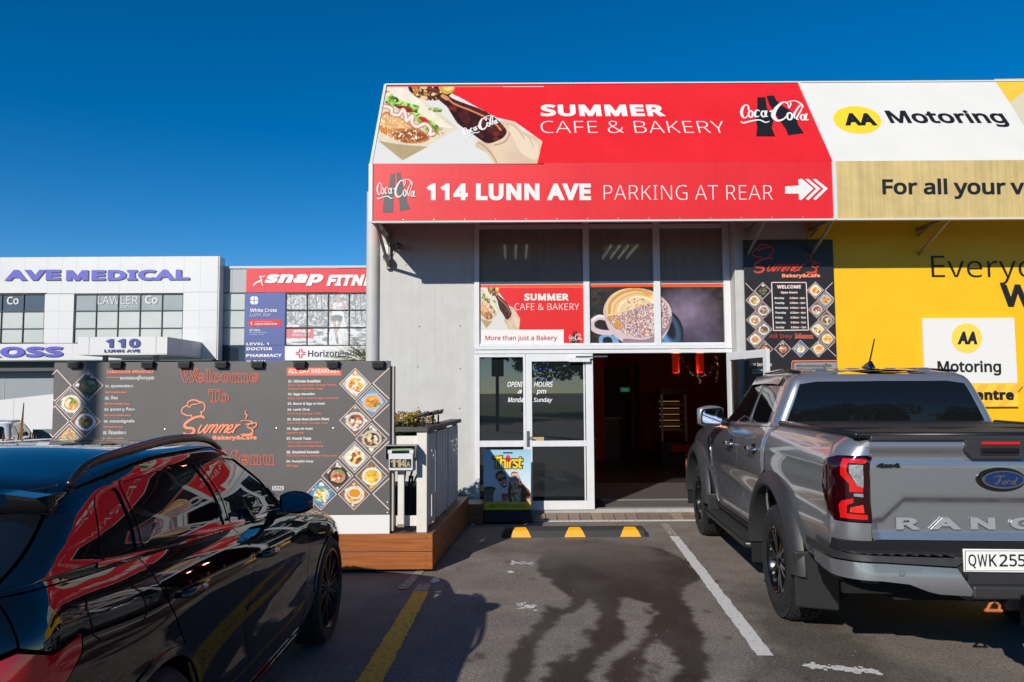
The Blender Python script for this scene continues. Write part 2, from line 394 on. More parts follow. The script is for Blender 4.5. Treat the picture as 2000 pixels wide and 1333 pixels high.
def make_ground():
    fx = np.arange(-1.2, 3.4, .016); fy = np.arange(3.2, 8.9, .018)
    xs = np.concatenate([[-500,-200,-90,-50,-30,-22,-16,-12,-10,-8.5,-7.5,-6.5,-5.5,-5,-4,-3,-2], fx, [4,5,7,10,16,30,60,120,300,500]])
    ys = np.concatenate([[-400,-150,-60,-30,-15,-8,-4,-1,1,2,2.6], fy, [9.5,10.5,11.5,12.5,13.5,14.5,16,20,26,35,50,80,150,300,700]])
    X, Y = np.meshgrid(xs, ys); Z = ground_z(X, Y)
    def inp(pts, X, Y):
        ins = np.zeros(X.shape, bool); n = len(pts)
        for i in range(n):
            x1, y1 = pts[i]; x2, y2 = pts[(i + 1) % n]
            if y1 != y2: ins ^= ((y1 > Y) != (y2 > Y)) & (X < (x2 - x1) * (Y - y1) / (y2 - y1) + x1)
        return ins
    wob = .05
    Xw = X + (fbm(X * 9, Y * 9, 4, 3) - .5) * wob * 1.6 + (fbm(X * 34, Y * 20, 3, 13) - .5) * .07; Yw = Y + (fbm(X * 9 + 40, Y * 9, 4, 5) - .5) * wob * 3.5 + (fbm(X * 34 + 9, Y * 20, 3, 15) - .5) * .14
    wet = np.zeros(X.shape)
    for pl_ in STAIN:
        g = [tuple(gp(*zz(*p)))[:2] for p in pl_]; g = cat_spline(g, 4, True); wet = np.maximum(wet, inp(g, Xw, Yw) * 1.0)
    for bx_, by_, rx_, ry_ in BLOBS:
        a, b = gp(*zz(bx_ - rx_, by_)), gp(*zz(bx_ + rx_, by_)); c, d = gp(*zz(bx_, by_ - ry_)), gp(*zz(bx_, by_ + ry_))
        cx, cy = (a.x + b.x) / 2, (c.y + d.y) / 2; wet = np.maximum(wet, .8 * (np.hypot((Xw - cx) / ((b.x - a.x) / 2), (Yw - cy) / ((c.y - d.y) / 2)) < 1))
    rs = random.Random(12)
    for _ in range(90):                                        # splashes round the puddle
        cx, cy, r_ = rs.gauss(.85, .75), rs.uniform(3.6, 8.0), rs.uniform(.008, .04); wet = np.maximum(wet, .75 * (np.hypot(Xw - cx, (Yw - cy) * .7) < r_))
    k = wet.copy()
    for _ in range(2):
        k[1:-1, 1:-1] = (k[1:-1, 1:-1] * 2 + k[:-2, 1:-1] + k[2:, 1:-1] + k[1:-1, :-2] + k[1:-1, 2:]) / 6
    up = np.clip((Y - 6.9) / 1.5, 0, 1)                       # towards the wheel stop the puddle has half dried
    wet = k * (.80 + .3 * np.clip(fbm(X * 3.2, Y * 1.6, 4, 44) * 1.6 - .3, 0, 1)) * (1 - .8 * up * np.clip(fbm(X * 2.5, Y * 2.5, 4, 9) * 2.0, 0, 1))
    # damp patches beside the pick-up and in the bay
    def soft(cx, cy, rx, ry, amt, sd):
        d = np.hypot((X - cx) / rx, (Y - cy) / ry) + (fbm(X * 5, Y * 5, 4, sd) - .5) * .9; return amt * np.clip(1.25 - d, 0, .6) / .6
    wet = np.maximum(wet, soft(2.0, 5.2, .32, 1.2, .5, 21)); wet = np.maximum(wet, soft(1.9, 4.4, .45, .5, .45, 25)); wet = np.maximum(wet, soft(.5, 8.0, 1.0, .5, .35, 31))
    ny, nx = X.shape; P = np.stack([X, Y, Z], -1).reshape(-1, 3)
    idx = np.arange(nx * ny).reshape(ny, nx); q = np.stack([idx[:-1, :-1], idx[:-1, 1:], idx[1:, 1:], idx[1:, :-1]], -1).reshape(-1, 4)
    me = bpy.data.meshes.new('ground'); me.vertices.add(nx * ny); me.vertices.foreach_set('co', P.ravel()); me.loops.add(q.size); me.loops.foreach_set('vertex_index', q.ravel())
    me.polygons.add(len(q)); me.polygons.foreach_set('loop_start', np.arange(0, q.size, 4)); me.polygons.foreach_set('loop_total', np.full(len(q), 4)); me.update(calc_edges=True)
    me.polygons.foreach_set('use_smooth', [True] * len(me.polygons))
    at_ = me.attributes.new('damp', 'FLOAT', 'POINT'); at_.data.foreach_set('value', wet.ravel())
    m = bpy.data.materials.new('asphalt'); m.use_nodes = True; n = m.node_tree; b = n.nodes['Principled BSDF']; L = n.links
    tc = n.nodes.new('ShaderNodeTexCoord')
    def noise(sc, det=4, rg=.6):
        t = n.nodes.new('ShaderNodeTexNoise'); t.inputs['Scale'].default_value = sc; t.inputs['Detail'].default_value = det; t.inputs['Roughness'].default_value = rg; L.new(tc.outputs['Object'], t.inputs['Vector']); return t.outputs[0]
    def ramp(sock, a, b_, c, d):
        r_ = n.nodes.new('ShaderNodeMapRange'); [r_.inputs[i].__setattr__('default_value', v) for i, v in ((1, a), (2, b_), (3, c), (4, d))]; L.new(sock, r_.inputs[0]); return r_.outputs[0]
    def mixc(fac, a, b_, mode='MIX'):
        x = n.nodes.new('ShaderNodeMix'); x.data_type = 'RGBA'; x.blend_type = mode
        for s_, v in ((0, fac), (6, a), (7, b_)):
            if hasattr(v, 'is_linked'): L.new(v, x.inputs[s_])
            else: x.inputs[s_].default_value = v if not isinstance(v, tuple) else (*v, 1)
        return x.outputs[2]
    base = mixc(ramp(noise(3.0, 5), .35, .68, 0, 1), hx('#746b63'), hx('#867d74'))
    base = mixc(ramp(noise(.7, 4), .4, .65, 0, .45), base, hx('#6a625b'))
    base = mixc(1.0, base, ramp(noise(120, 5, .8), .34, .66, .55, 1.45), 'MULTIPLY')
    base = mixc(1.0, base, ramp(noise(48, 2, .5), .36, .64, .80, 1.22), 'MULTIPLY')
    v2 = n.nodes.new('ShaderNodeTexVoronoi'); v2.inputs['Scale'].default_value = 38; L.new(tc.outputs['Object'], v2.inputs['Vector'])
    base = mixc(ramp(v2.outputs['Distance'], .05, .14, .55, 0), base, hx('#b0a89e'))
    vor = n.nodes.new('ShaderNodeTexVoronoi'); vor.inputs['Scale'].default_value = 85; L.new(tc.outputs['Object'], vor.inputs['Vector'])
    base = mixc(ramp(vor.outputs['Distance'], .0, .16, .5, 0), base, hx('#a59d95'))
    base = mixc(ramp(noise(22, 2), .735, .76, 0, .5), base, hx('#c0bab0'))          # scattered pale grit
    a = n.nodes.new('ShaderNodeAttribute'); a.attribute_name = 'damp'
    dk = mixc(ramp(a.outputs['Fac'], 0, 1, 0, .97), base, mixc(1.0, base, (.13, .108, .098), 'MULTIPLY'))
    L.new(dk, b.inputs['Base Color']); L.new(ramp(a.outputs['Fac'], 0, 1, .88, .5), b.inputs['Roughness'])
    b.inputs['Specular IOR Level'].default_value = .35
    bp = n.nodes.new('ShaderNodeBump'); bp.inputs['Strength'].default_value = .55; bp.inputs['Distance'].default_value = .006
    h = n.nodes.new('ShaderNodeMath'); h.operation = 'ADD'; L.new(noise(150, 3, .7), h.inputs[0]); L.new(vor.outputs['Distance'], h.inputs[1]); L.new(h.outputs[0], bp.inputs['Height']); L.new(bp.outputs[0], b.inputs['Normal'])
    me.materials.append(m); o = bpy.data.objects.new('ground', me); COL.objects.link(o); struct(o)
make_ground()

def wear_mat(name, col, thr, col2='#6c6560', sc=30):
    m = mat(name, col, rough=.7, noise=.07, nscale=25, bump=.3, bscale=150)
    n = m.node_tree; b = n.nodes['Principled BSDF']; L = n.links
    t = n.nodes.new('ShaderNodeTexNoise'); t.inputs['Scale'].default_value = sc; t.inputs['Detail'].default_value = 8; t.inputs['Roughness'].default_value = .7
    tc = n.nodes.new('ShaderNodeTexCoord'); L.new(tc.outputs['Object'], t.inputs['Vector'])
    r_ = n.nodes.new('ShaderNodeMapRange'); r_.inputs[1].default_value = thr; r_.inputs[2].default_value = thr + .03; L.new(t.outputs[0], r_.inputs[0])
    old = b.inputs['Base Color'].links[0].from_socket; x = n.nodes.new('ShaderNodeMix'); x.data_type = 'RGBA'; L.new(r_.outputs[0], x.inputs[0]); L.new(old, x.inputs[6]); x.inputs[7].default_value = (*hx(col2), 1)
    L.new(x.outputs[2], b.inputs['Base Color']); return m
M_linewhite = wear_mat('road_paint_white', '#d2d0cc', .60)
M_lineyellow = wear_mat('road_paint_yellow', '#f0b022', .57)
M_linefaded = wear_mat('road_paint_faded', '#a9a59e', .50)
def gpoly(name, pts, m, z=.004):
    P = [gp(*p) for p in pts]; mb = MB(); mb.add([(p.x, p.y, z) for p in P], [tuple(range(len(P)))])
    o = mb.build(name, m); return struct(o)
def gline(name, a0, a1, b0, b1, m, z=.004, n=60, jag=.006):
    """painted line between two far points (a0 left, a1 right) and two near ones, with slightly ragged edges"""
    A0, A1, B0, B1 = gp(*a0), gp(*a1), gp(*b0), gp(*b1); rr = random.Random(3); vs = []
    for i in range(n + 1):
        t = i / n; p = A0.lerp(B0, t); q = A1.lerp(B1, t); vs += [(p.x + rr.uniform(-jag, jag), p.y, z), (q.x + rr.uniform(-jag, jag), q.y, z)]
    mb = MB(); mb.add(vs, [(2 * i, 2 * i + 1, 2 * i + 3, 2 * i + 2) for i in range(n)]); return struct(mb.build(name, m, fix=True))
gline('bay_line_white', (1308, 1048), (1325, 1048), (1479, 1282), (1512, 1282), M_linewhite)
gline('bay_line_faded', (1290, 1023), (1304, 1023), (1307, 1047), (1324, 1047), M_linefaded)
gline('bay_line_yellow', (808, 1156), (838, 1156), (690, 1343), (742, 1343), M_lineyellow)
gline('bay_line_grey', (817, 1142), (842, 1140), (809, 1155), (837, 1155), M_linefaded)
# ragged white scuff at the lower right
def scuff(name, px0, py0, px1, py1, wd, seed, cnt=150):
    rr = random.Random(seed); mb = MB(); A, B = gp(px0, py0), gp(px1, py1)
    for i in range(cnt):
        t = rr.random(); c = A.lerp(B, t); c = c + Vector((rr.gauss(0, wd * .2), rr.gauss(0, wd), 0)); s_ = rr.uniform(.006, .02); n = rr.randint(4, 6); ph = rr.random() * 6
        mb.add([(c.x + s_ * rr.uniform(.6, 1.6) * math.cos(ph + k * 2 * math.pi / n), c.y + s_ * math.sin(ph + k * 2 * math.pi / n), .004 + i * 1e-5) for k in range(n)], [tuple(range(n))])
    return struct(mb.build(name, M_linewhite))
scuff('paint_scuff', 1572, 1301, 1715, 1314, .02, 1); scuff('paint_scuff', 1010, 1182, 1045, 1188, .035, 2, 45); scuff('paint_scuff', 1000, 1100, 1045, 1103, .05, 3, 40)
gpoly('paint_scuff', [(988, 1117), (998, 1116), (1006, 1119), (996, 1121)], M_linewhite, .005)
gpoly('paint_scuff', [(845, 1131), (856, 1129), (860, 1136), (848, 1140), (840, 1137)], M_linewhite, .005)

# white kerb strips of the entry and beside the deck
M_kerb = wear_mat('kerb_paint', '#b9b6b0', .56, '#77716b')
kz = .012
kb = MB(); kb.box((-.47, 9.535, 0), (4.6, 9.585, kz)); kb.box((-.52, 9.30, 0), (-.47, 9.585, kz)); struct(kb.build('kerb_edging', M_kerb))
gline('kerb_line', (908, 1022), (917, 1022), (776, 1152), (796, 1152), M_linefaded, .006)

# entry pavers, one board-like paver after another
pv = [mat('paver_%s' % k, c, rough=.75, noise=.22, nscale=7, bump=.35, bscale=40, stretch=(12, 1.2, 1)) for k, c in (('a', '#8b7768'), ('b', '#7d6b5e'), ('c', '#968272'))]
pav = struct(bx('entry_path', (-.465, 9.587, 0), (4.6, 9.865, .008), mat('mortar_dark', '#2c2623', rough=.95)))
pmesh = [MB().box((0, 0, 0), (.137, .277, .012)).mesh('paver', m_) for m_ in pv]
for me_ in pmesh:
    pass
rr = random.Random(7)
for i in range(34):
    o = link('paver', pmesh[rr.randrange(3)], pav, (-.458 + i * .1475, 9.589, .002 + rr.uniform(0, .003)), (.155, rr.uniform(-.01, .01), 0))

# ================================================================== CAFE BUILDING
YF = 9.9
M_wall = mat('painted_concrete', '#bebdb9', rough=.6, noise=.06, nscale=5, bump=.12, bscale=120, streak=.07)
M_wall_dark = mat('painted_concrete_reveal', '#9a9ca0', rough=.65, noise=.06, nscale=5)
M_alu = mat('white_aluminium', '#d9dadb', rough=.32, noise=.03, nscale=6, streak=.05)
M_glassd = mat('door_glass', (.010, .013, .014), rough=.01, ior=2.1)
M_film = mat('frosted_grey_film', '#928b84', rough=.4, spec=.15, noise=.06, nscale=9, streak=.16, alpha=.84)
M_red = mat('cafe_red_wall', '#97221d', rough=.7, noise=.1, nscale=2)
M_black = mat('matt_black', '#0e0e0f', rough=.6)
M_int = mat('cafe_dark_plaster', '#2a211f', rough=.8)
cafe = thing('cafe_building', (1.0, 9.9, 0), 'grey single-storey cafe shopfront with white window frames behind the red awning', 'building')
FAC = facade(YF)
def pX(px, py, Y=YF): return at(px, py, Y).x
def pZ(px, py, Y=YF): return at(px, py, Y).z
XL, XR = -1.95, 4.9
gl, gr_ = -.50, 2.90          # glazing
# left wall slab with its rounded corner, wall over the awning, side wall
lw = MB(); lw.box((XL + .08, YF, 0), (gl, YF + .22, 4.35)); lw.build('wall', M_wall, cafe, bevel=.004)
MB().lathe([(.088, 0), (.088, 4.35)], (XL + .085, YF + .005, 0), n=40).build('corner_column', M_wall, cafe, smooth=True)
bx('side_wall', (XL + .02, YF + .1, 0), (XL + .2, 24, 4.35), M_wall, cafe)
bx('parapet', (gl, YF + .05, 4.05), (gr_, YF + .25, 4.36), M_wall, cafe)
YR = 9.68
rw = MB(); rw.box((2.935, YR, 0), (4.02, YF + .2, 4.35)); rw.build('pier', M_wall, cafe, bevel=.006)
bx('roof', (XL + .05, YF + .2, 4.2), (4.02, 24, 4.3), M_int, cafe)
# faint horizontal ply joints and fixings on the left wall
for px, py in ((819, 638), (899, 637), (816, 717), (899, 720), (898, 798), (739, 638), (817, 797), (793, 518)):
    q = at(px, py, YF); MB().lathe([(0, -.006), (.007, -.004), (.009, 0)], (q.x, YF, q.z), 'Y', 8).build('wall_fixing', M_black, cafe)
# frame members of the glazing (photo measured), each its own member
def member(n, x0, z0, x1, z1, y0=YF - .03, y1=YF + .09, m=None): return bx(n, (x0, y0, z0), (x1, y1, z1), m or M_alu, cafe, bevel=.003)
zs1, zs0 = pZ(1100, 676), pZ(1100, 691)        # the double transom between door and upper windows
zt = pZ(1100, 447); zh = pZ(1100, 439)
member('frame_jamb', gl, 0.1, gl + .065, 4.0); member('frame_jamb', gr_ - .06, zs0, gr_ + .03, 4.0)
m1a, m1b = pX(1139, 560), pX(1151, 560); m2a, m2b = pX(1276, 560), pX(1289, 560)
member('frame_mullion', m1a, zs1, m1b, 4.0); member('frame_mullion', m2a, zs1, m2b, 4.0)
for a, b in ((gl + .065, m1a), (m1b, m2a), (m2b, gr_ - .06)):
    member('frame_transom', a, zt, b, zh, YF - .02)
    member('frame_sill_bead', a, zs1, b, zs1 + .035, YF - .02)
member('frame_transom', gl, (zs0 + zs1) / 2 + .004, gr_ + .03, zs1 - .003, YF - .045)
member('frame_transom', gl, zs0, gr_ + .03, (zs0 + zs1) / 2 - .004, YF - .04)
for a, b in ((gl + .065, m1a), (m1b, m2a), (m2b, gr_ - .06)):
    bx('window_pane', (a, YF + .02, zs1), (b, YF + .035, zt), M_film, cafe)
    bx('window_pane', (a, YF + .02, zh), (b, YF + .035, 4.0), M_film, cafe)
# ghost of ceiling light battens seen in the film
# lower left: fixed sidelight
sx0, sx1 = gl + .065, pX(1022, 770)
dz = .10
member('frame_jamb', sx1, dz, sx1 + .03, zs0)
zm1, zm0 = pZ(980, 861), pZ(980, 873)
member('frame_rail', sx0, zm0, sx1, zm1); member('frame_rail', sx0, dz, sx1, dz + .10); member('frame_rail', sx0, zs0 - .045, sx1, zs0)
bx('sidelight_pane', (sx0, YF + .02, zm1), (sx1, YF + .03, zs0 - .045), M_glassd, cafe); bx('sidelight_pane', (sx0, YF + .02, dz + .1), (sx1, YF + .03, zm0), M_glassd, cafe)
# closed left door leaf
dx0, dx1 = sx1 + .034, pX(1159, 850)
def leaf(n, x0, z0, x1, z1, y0=YF - .05, y1=YF + .0): return bx(n, (x0, y0, z0), (x1, y1, z1), M_alu, door, bevel=.003)
door = bpy.data.objects.new('door', None); COL.objects.link(door); door.parent = cafe; door['label'] = 'closed left leaf of the white framed glass door'
L_ = Vector(((dx0 + dx1) / 2 - 1, 0, dz)); door.location = L_; WM[door.name] = wmat(cafe) @ Matrix.Translation(L_)
sw = .085
dtop = zs0 - .006
leaf('stile', dx0, dz, dx0 + sw * .95, dtop); leaf('stile', dx1 - sw * 1.15, dz, dx1, dtop)
leaf('rail', dx0 + sw * .95, dtop - .10, dx1 - sw * 1.15, dtop); leaf('rail', dx0 + sw * .95, zm0 + .002, dx1 - sw * 1.15, zm1 - .002); leaf('rail', dx0 + sw * .95, dz, dx1 - sw * 1.15, dz + .115)
bx('glass', (dx0 + sw * .95, YF - .03, zm1), (dx1 - sw * 1.15, YF - .022, dtop - .1), M_glassd, door); bx('glass', (dx0 + sw * .95, YF - .03, dz + .115), (dx1 - sw * 1.15, YF - .022, zm0), M_glassd, door)
for z0_, z1_ in ((zm1, dtop - .1), (dz + .115, zm0)):
    bx('glazing_bead', (dx1 - sw * 1.15 - .03, YF - .044, z0_), (dx1 - sw * 1.15 - .012, YF - .03, z1_), M_alu, door)
bx('door_closer', (pX(1110, 705), YF - .11, pZ(1110, 708)), (pX(1151, 705), YF - .05, pZ(1110, 699)), M_alu, door, bevel=.004)
MB().box((pX(1123, 699), YF - .12, pZ(1123, 699)), (pX(1184, 697), YF - .105, pZ(1123, 697) + .004)).build('closer_arm', mat('steel_grey', '#8f9092', rough=.3, metal=.9), door)
hm = MB(); hm.box((pX(1029, 880), YF - .062, pZ(1029, 872)), (pX(1034, 880), YF - .05, pZ(1029, 842))); hm.tube([(pX(1031, 853), YF - .06, pZ(1031, 853)), (pX(1031, 853), YF - .10, pZ(1031, 853)), (pX(1041, 854), YF - .10, pZ(1041, 854))], .008); hm.build('handle', mat('steel_grey'), door)
bx('sticker', (pX(1036, 856), YF - .034, pZ(1036, 861)), (pX(1062, 856), YF - .031, pZ(1036, 854)), mat('aged_label', '#b59b62', rough=.6, noise=.3, nscale=40), door)
# lettering on the glass
F_sl = facade(YF + .018); F_dr = facade(YF - .032); M_lw = mat('white_vinyl', '#e8e8e6', rough=.45)
def split(body, rect, F, bold=.012): lettering(F, body, rect, M_lw, cafe, bold=bold, shear=.22, name='glass_lettering', lift=.002)
split('OPENI', (991, 746, 1021, 756), F_sl); split('a', (1011, 762, 1019, 769), F_sl); split('Monda', (992, 776, 1022, 786), F_sl)
split('HOURS', (1043, 746, 1080, 756), F_dr); split('pm', (1048, 762, 1067, 772), F_dr); split('Sunday', (1042, 777, 1079, 788), F_dr)
# LED bead sign "Bakery" inside the glass (off, blue tips lit)
led = MB(); rr = random.Random(5)
gv, gf, _a = text_verts('Bakery', 0, .15, .004)
for k in range(0, len(gv), 7):
    x, y, z = gv[k]; q = at(1040 + 52 * x, 745 - 20 * y - 4 * x, YF - .03); led.box((q.x - .003, YF - .036, q.z - .003), (q.x + .003, YF - .031, q.z + .003))
led.build('led_lettering', mat('led_bead', '#7d8c96', rough=.4), cafe)
led = MB()
for px, py in ((1044, 722), (1055, 721), (1067, 720), (1077, 724), (1046, 741), (1057, 743), (1068, 743), (1080, 745)):
    q = at(px, py, YF - .03); led.box((q.x - .005, YF - .037, q.z - .005), (q.x + .005, YF - .031, q.z + .005))
led.build('led_lamps', mat('led_blue', '#1018a0', rough=.4, emit=(.05, .1, 1.0), estr=2.5), cafe)
# threshold, floor, walls and ceiling of the room
bx('threshold', (gl, 9.868, 0), (4.6, 9.99, dz + .004), mat('sill_grey', '#a3a29f', rough=.5, noise=.08, nscale=9), cafe, bevel=.006)
struct(bx('floor', (XL + .2, 9.992, 0), (6.0, 21, dz - .01), mat('dark_floor', '#3a3431', rough=.35, noise=.12, nscale=3)))
bx('back_wall', (XL + .2, 19.5, 0), (6.0, 19.6, 4.2), M_red, cafe); bx('room_wall', (5.9, 10.1, 0), (6.0, 19.5, 4.2), M_red, cafe); bx('ceiling', (XL + .2, 10.1, 4.12), (5.9, 19.5, 4.18), mat('ceiling_white', '#8d8984', rough=.8), cafe)
bx('inner_partition', (1.3, 16.6, dz), (2.05, 16.7, 4.1), M_red, cafe)
bx('back_doorway', (2.1, 18.9, dz), (3.0, 18.95, 2.2), M_black, cafe)
bx('inner_door_frame', (2.9, 17.6, dz), (3.02, 17.7, 2.3), M_int, cafe)
# door mats
bx('entry_mat', (1.25, 10.05, dz - .009), (2.75, 10.62, dz + .004), mat('coir_grey', '#5c5855', rough=.95, noise=.2, nscale=60), None)
o = bpy.data.objects['entry_mat']; tag(o, 'dark grey ribbed mat just inside the open door', 'mat')
o = bx('entry_mat', (1.0, 10.75, dz - .009), (3.2, 12.6, dz + .003), mat('mat_ribbed', '#4b4744', rough=.9, noise=.15, nscale=30, stretch=(1, 12, 1))); tag(o, 'long ribbed brown-grey mat further inside the cafe door', 'mat')
bx('floor_strip', (1.25, 10.63, dz - .009), (3.3, 10.74, dz + .006), mat('steel_strip', '#9a9894', rough=.45), cafe)
# open right door leaf, swung outwards beside the opening
od = bpy.data.objects.new('door', None); COL.objects.link(od); od.parent = cafe; od['label'] = 'open right leaf of the white framed glass door, swung outwards'
ang = R(-77.5); hp = Vector((2.86, 9.84, dz)); od.location = hp - Vector((1.0, 9.9, 0)); od.rotation_euler = (0, 0, ang)
WM[od.name] = wmat(cafe) @ Matrix.Translation(od.location) @ Matrix.Rotation(ang, 4, 'Z')
def lleaf(n, x0, z0, x1, z1, m=None, y0=-.022, y1=.022): return MB().box((x0, y0, z0), (x1, y1, z1)).build(n, m or M_alu, od, bevel=.003, local=True)
LW, LH = .97, dtop - dz
lleaf('stile', 0, 0, .085, LH); lleaf('stile', LW - .085, 0, LW, LH); lleaf('rail', .085, LH - .1, LW - .085, LH); lleaf('rail', .085, .86, LW - .085, .94); lleaf('rail', .085, 0, LW - .085, .115)
M_glc = mat('clear_glass', (.78, .84, .82), rough=.0, trans=1.0, ior=1.45)
lleaf('glass', .085, .94, LW - .085, LH - .1, M_glc, -.003, .003); lleaf('glass', .085, .115, LW - .085, .86, M_glc, -.003, .003)

# security camera on the left wall
sc_ = thing('security_camera', tuple(at(755, 500, YF)), 'white round-ended security camera mounted high on the grey wall left of the windows', 'camera')
q = at(755, 492, YF); hb = MB(); hb.box((q.x - .04, YF - .07, q.z - .05), (q.x + .04, YF - .001, q.z + .09)); hb.build('bracket', M_alu, sc_, bevel=.012)
q = at(755, 503, YF - .09)
MB().lathe([(0, -.085), (.03, -.08), (.05, -.06), (.055, -.02), (.055, .03), (.04, .05), (0, .055)], (q.x, YF - .1, q.z), 'Y', 24).build('housing', M_alu, sc_, smooth=True)
MB().lathe([(0, -.108), (.02, -.105), (.033, -.09), (.036, -.078)], (q.x, YF - .1, q.z), 'Y', 20).build('lens', mat('lens_blue', '#0b1c38', rough=.05), sc_, smooth=True)
cb = MB(); q1 = at(771, 478, YF - .05); cb.tube([(q.x, YF - .03, q.z + .1), (q.x + .06, YF - .02, q.z + .04), tuple(q1)], .004, 6); cb.build('cable', M_black, sc_)
flo = thing('flood_lamp', tuple(at(778, 480, YF)), 'small round flood lamp on the awning bracket beside the security camera', 'lamp')
q = at(779, 482, YF - .12); MB().lathe([(0, -.05), (.045, -.045), (.052, 0), (.03, .06), (.012, .11)], (q.x, q.y, q.z), 'Y', 20).build('lamp_head', mat('dull_bronze', '#6e665a', rough=.4, metal=.5), flo, smooth=True)
bx('lamp_arm', (q.x - .01, q.y + .09, q.z - .01), (q.x + .01, YF - .001, q.z + .02), M_black, flo)

# ---------------------------------------------------------------- awnings
YA = 8.88
M_rvinyl = mat('red_awning_vinyl', '#dc2227', rough=.42, noise=.05, nscale=1.5, streak=.06, bump=.03, bscale=5)
M_wvinyl = mat('white_awning_vinyl', '#d9d6cf', rough=.5, noise=.03, nscale=2)
M_tan = mat('weathered_yellow_vinyl', '#cdb478', rough=.6, noise=.1, nscale=4, streak=.2)
M_soffit = mat('awning_lining', '#6b6258', rough=.8)
M_edge = mat('white_edge_trim', '#d2d2d0', rough=.4)
ax0, ax1 = -1.70, 3.925; az0, az1 = 3.718, 4.426; at0, at1 = 5.83, 9.9
xe = 8.0
def awning(label, x0, x1, x1t, mf, mt, end_l, end_r):
    t = thing('awning', ((x0 + x1) / 2, 9.9, az0), label, 'awning')
    d = .02
    bx('fascia', (x0, YA, az0), (x1, YA + d, az1), mf, t)
    MB().hexa([(x0, YA, az1 + .001), (x1, YA, az1 + .001), (x1, YA + .03, az1), (x0, YA + .03, az1), (x0, YF - .03, at0), (x1, YF - .03, at0), (x1, YF, at0 - .01), (x0, YF, at0 - .01)]).build('sloping_panel', mt, t)
    bx('edge_trim', (x0, YA - .012, az0 - .02), (x1, YA + .05, az0 - .001), M_edge, t)
    bx('ridge_trim', (x0, YF - .05, at0 - .005), (x1, YF + .05, at0 + .012), M_edge, t)
    for e_, xx in ((end_l, x0), (end_r, x1)):
        if e_:
            MB().prism([(xx - .008, YA + .02, az0), (xx - .008, YF, az0 + .0), (xx - .008, YF, at0 - .02), (xx - .008, YA + .02, az1)], (.016, 0, 0)).build('end_panel', mf, t)
            bx('corner_trim', (xx - .03, YA - .015, az0 - .01), (xx + .018, YA - .001, az1), M_edge, t)
            MB().hexa([(xx - .022, YA - .012, az1), (xx + .012, YA - .012, az1), (xx + .012, YA + .012, az1 + .03), (xx - .022, YA + .012, az1 + .03), (xx - .022, YF - .05, at0), (xx + .012, YF - .05, at0), (xx + .012, YF - .02, at0 + .02), (xx - .022, YF - .02, at0 + .02)]).build('corner_trim', M_edge, t)
    return t
aw = awning('red soft-drink branded awning over the cafe windows with address on its fascia', ax0, ax1, ax1, M_rvinyl, M_rvinyl, True, False)
aw['label'] = 'red awning over the cafe windows with white address lettering and bottle emblem'
aw2 = awning('white and faded yellow awning to the right of the red one, lettered Motoring', ax1 + .01, xe, xe, M_tan, M_wvinyl, True, False)
# support brackets under the awnings
M_brk = mat('bracket_steel', '#8c857a', rough=.5, metal=.3, noise=.15, nscale=12)
def bracket(par, X):
    mb = MB(); mb.box((X - .025, YA + .03, az0 + .01), (X + .025, YF - .01, az0 + .05)); mb.box((X - .025, YF - .06, az0 - .42), (X + .025, YF - .01, az0 + .01))
    mb.tube([(X, YA + .06, az0 + .01), (X, YF - .04, az0 - .38)], .022, 6); mb.tube([(X, YA + .5, az0 + .02), (X, YF - .05, az0 - .1)], .014, 6); mb.build('bracket', M_brk, par)
for x_ in (ax0 + .05,): bracket(aw, x_)
YW2 = 9.70
for px in (1457, 1581): bracket(aw, at(px, 455, 9.7).x)
for px in (1790, 2080): bracket(aw2, at(px, 455, 9.7).x)
bx('cross_rail', (ax0, YA + .5, az0 + .12), (ax1, YA + .53, az0 + .15), M_brk, aw)

# yellow building
M_yel = mat('yellow_wall_paint', '#e8b60e', rough=.5, noise=.035, nscale=3, bump=.06, bscale=40)
yb = thing('motoring_building', (6, YW2, 0), 'bright yellow motoring centre wall at the right with large black lettering', 'building')
YY = YR - .02
xb = at(1578, 460, YY).x
bx('wall', (4.021, YY, 0), (14, YY + .3, 4.4), M_yel, yb)
bx('wall_edge', (xb, YY, 3.2), (4.02, YY + .019, 4.35), M_yel, yb)
bx('roof', (4.03, YY + .3, 4.1), (14, 24, 4.3), M_int, yb)
FY = facade(YY)
M_blk = mat('black_vinyl', '#151517', rough=.5)
lettering(FY, 'Everyo', (1819, 500, 2022, 556), M_blk, yb, bold=-.004)
lettering(FY, 'W', (1954, 556, 2022, 600), M_blk, yb, bold=.03)
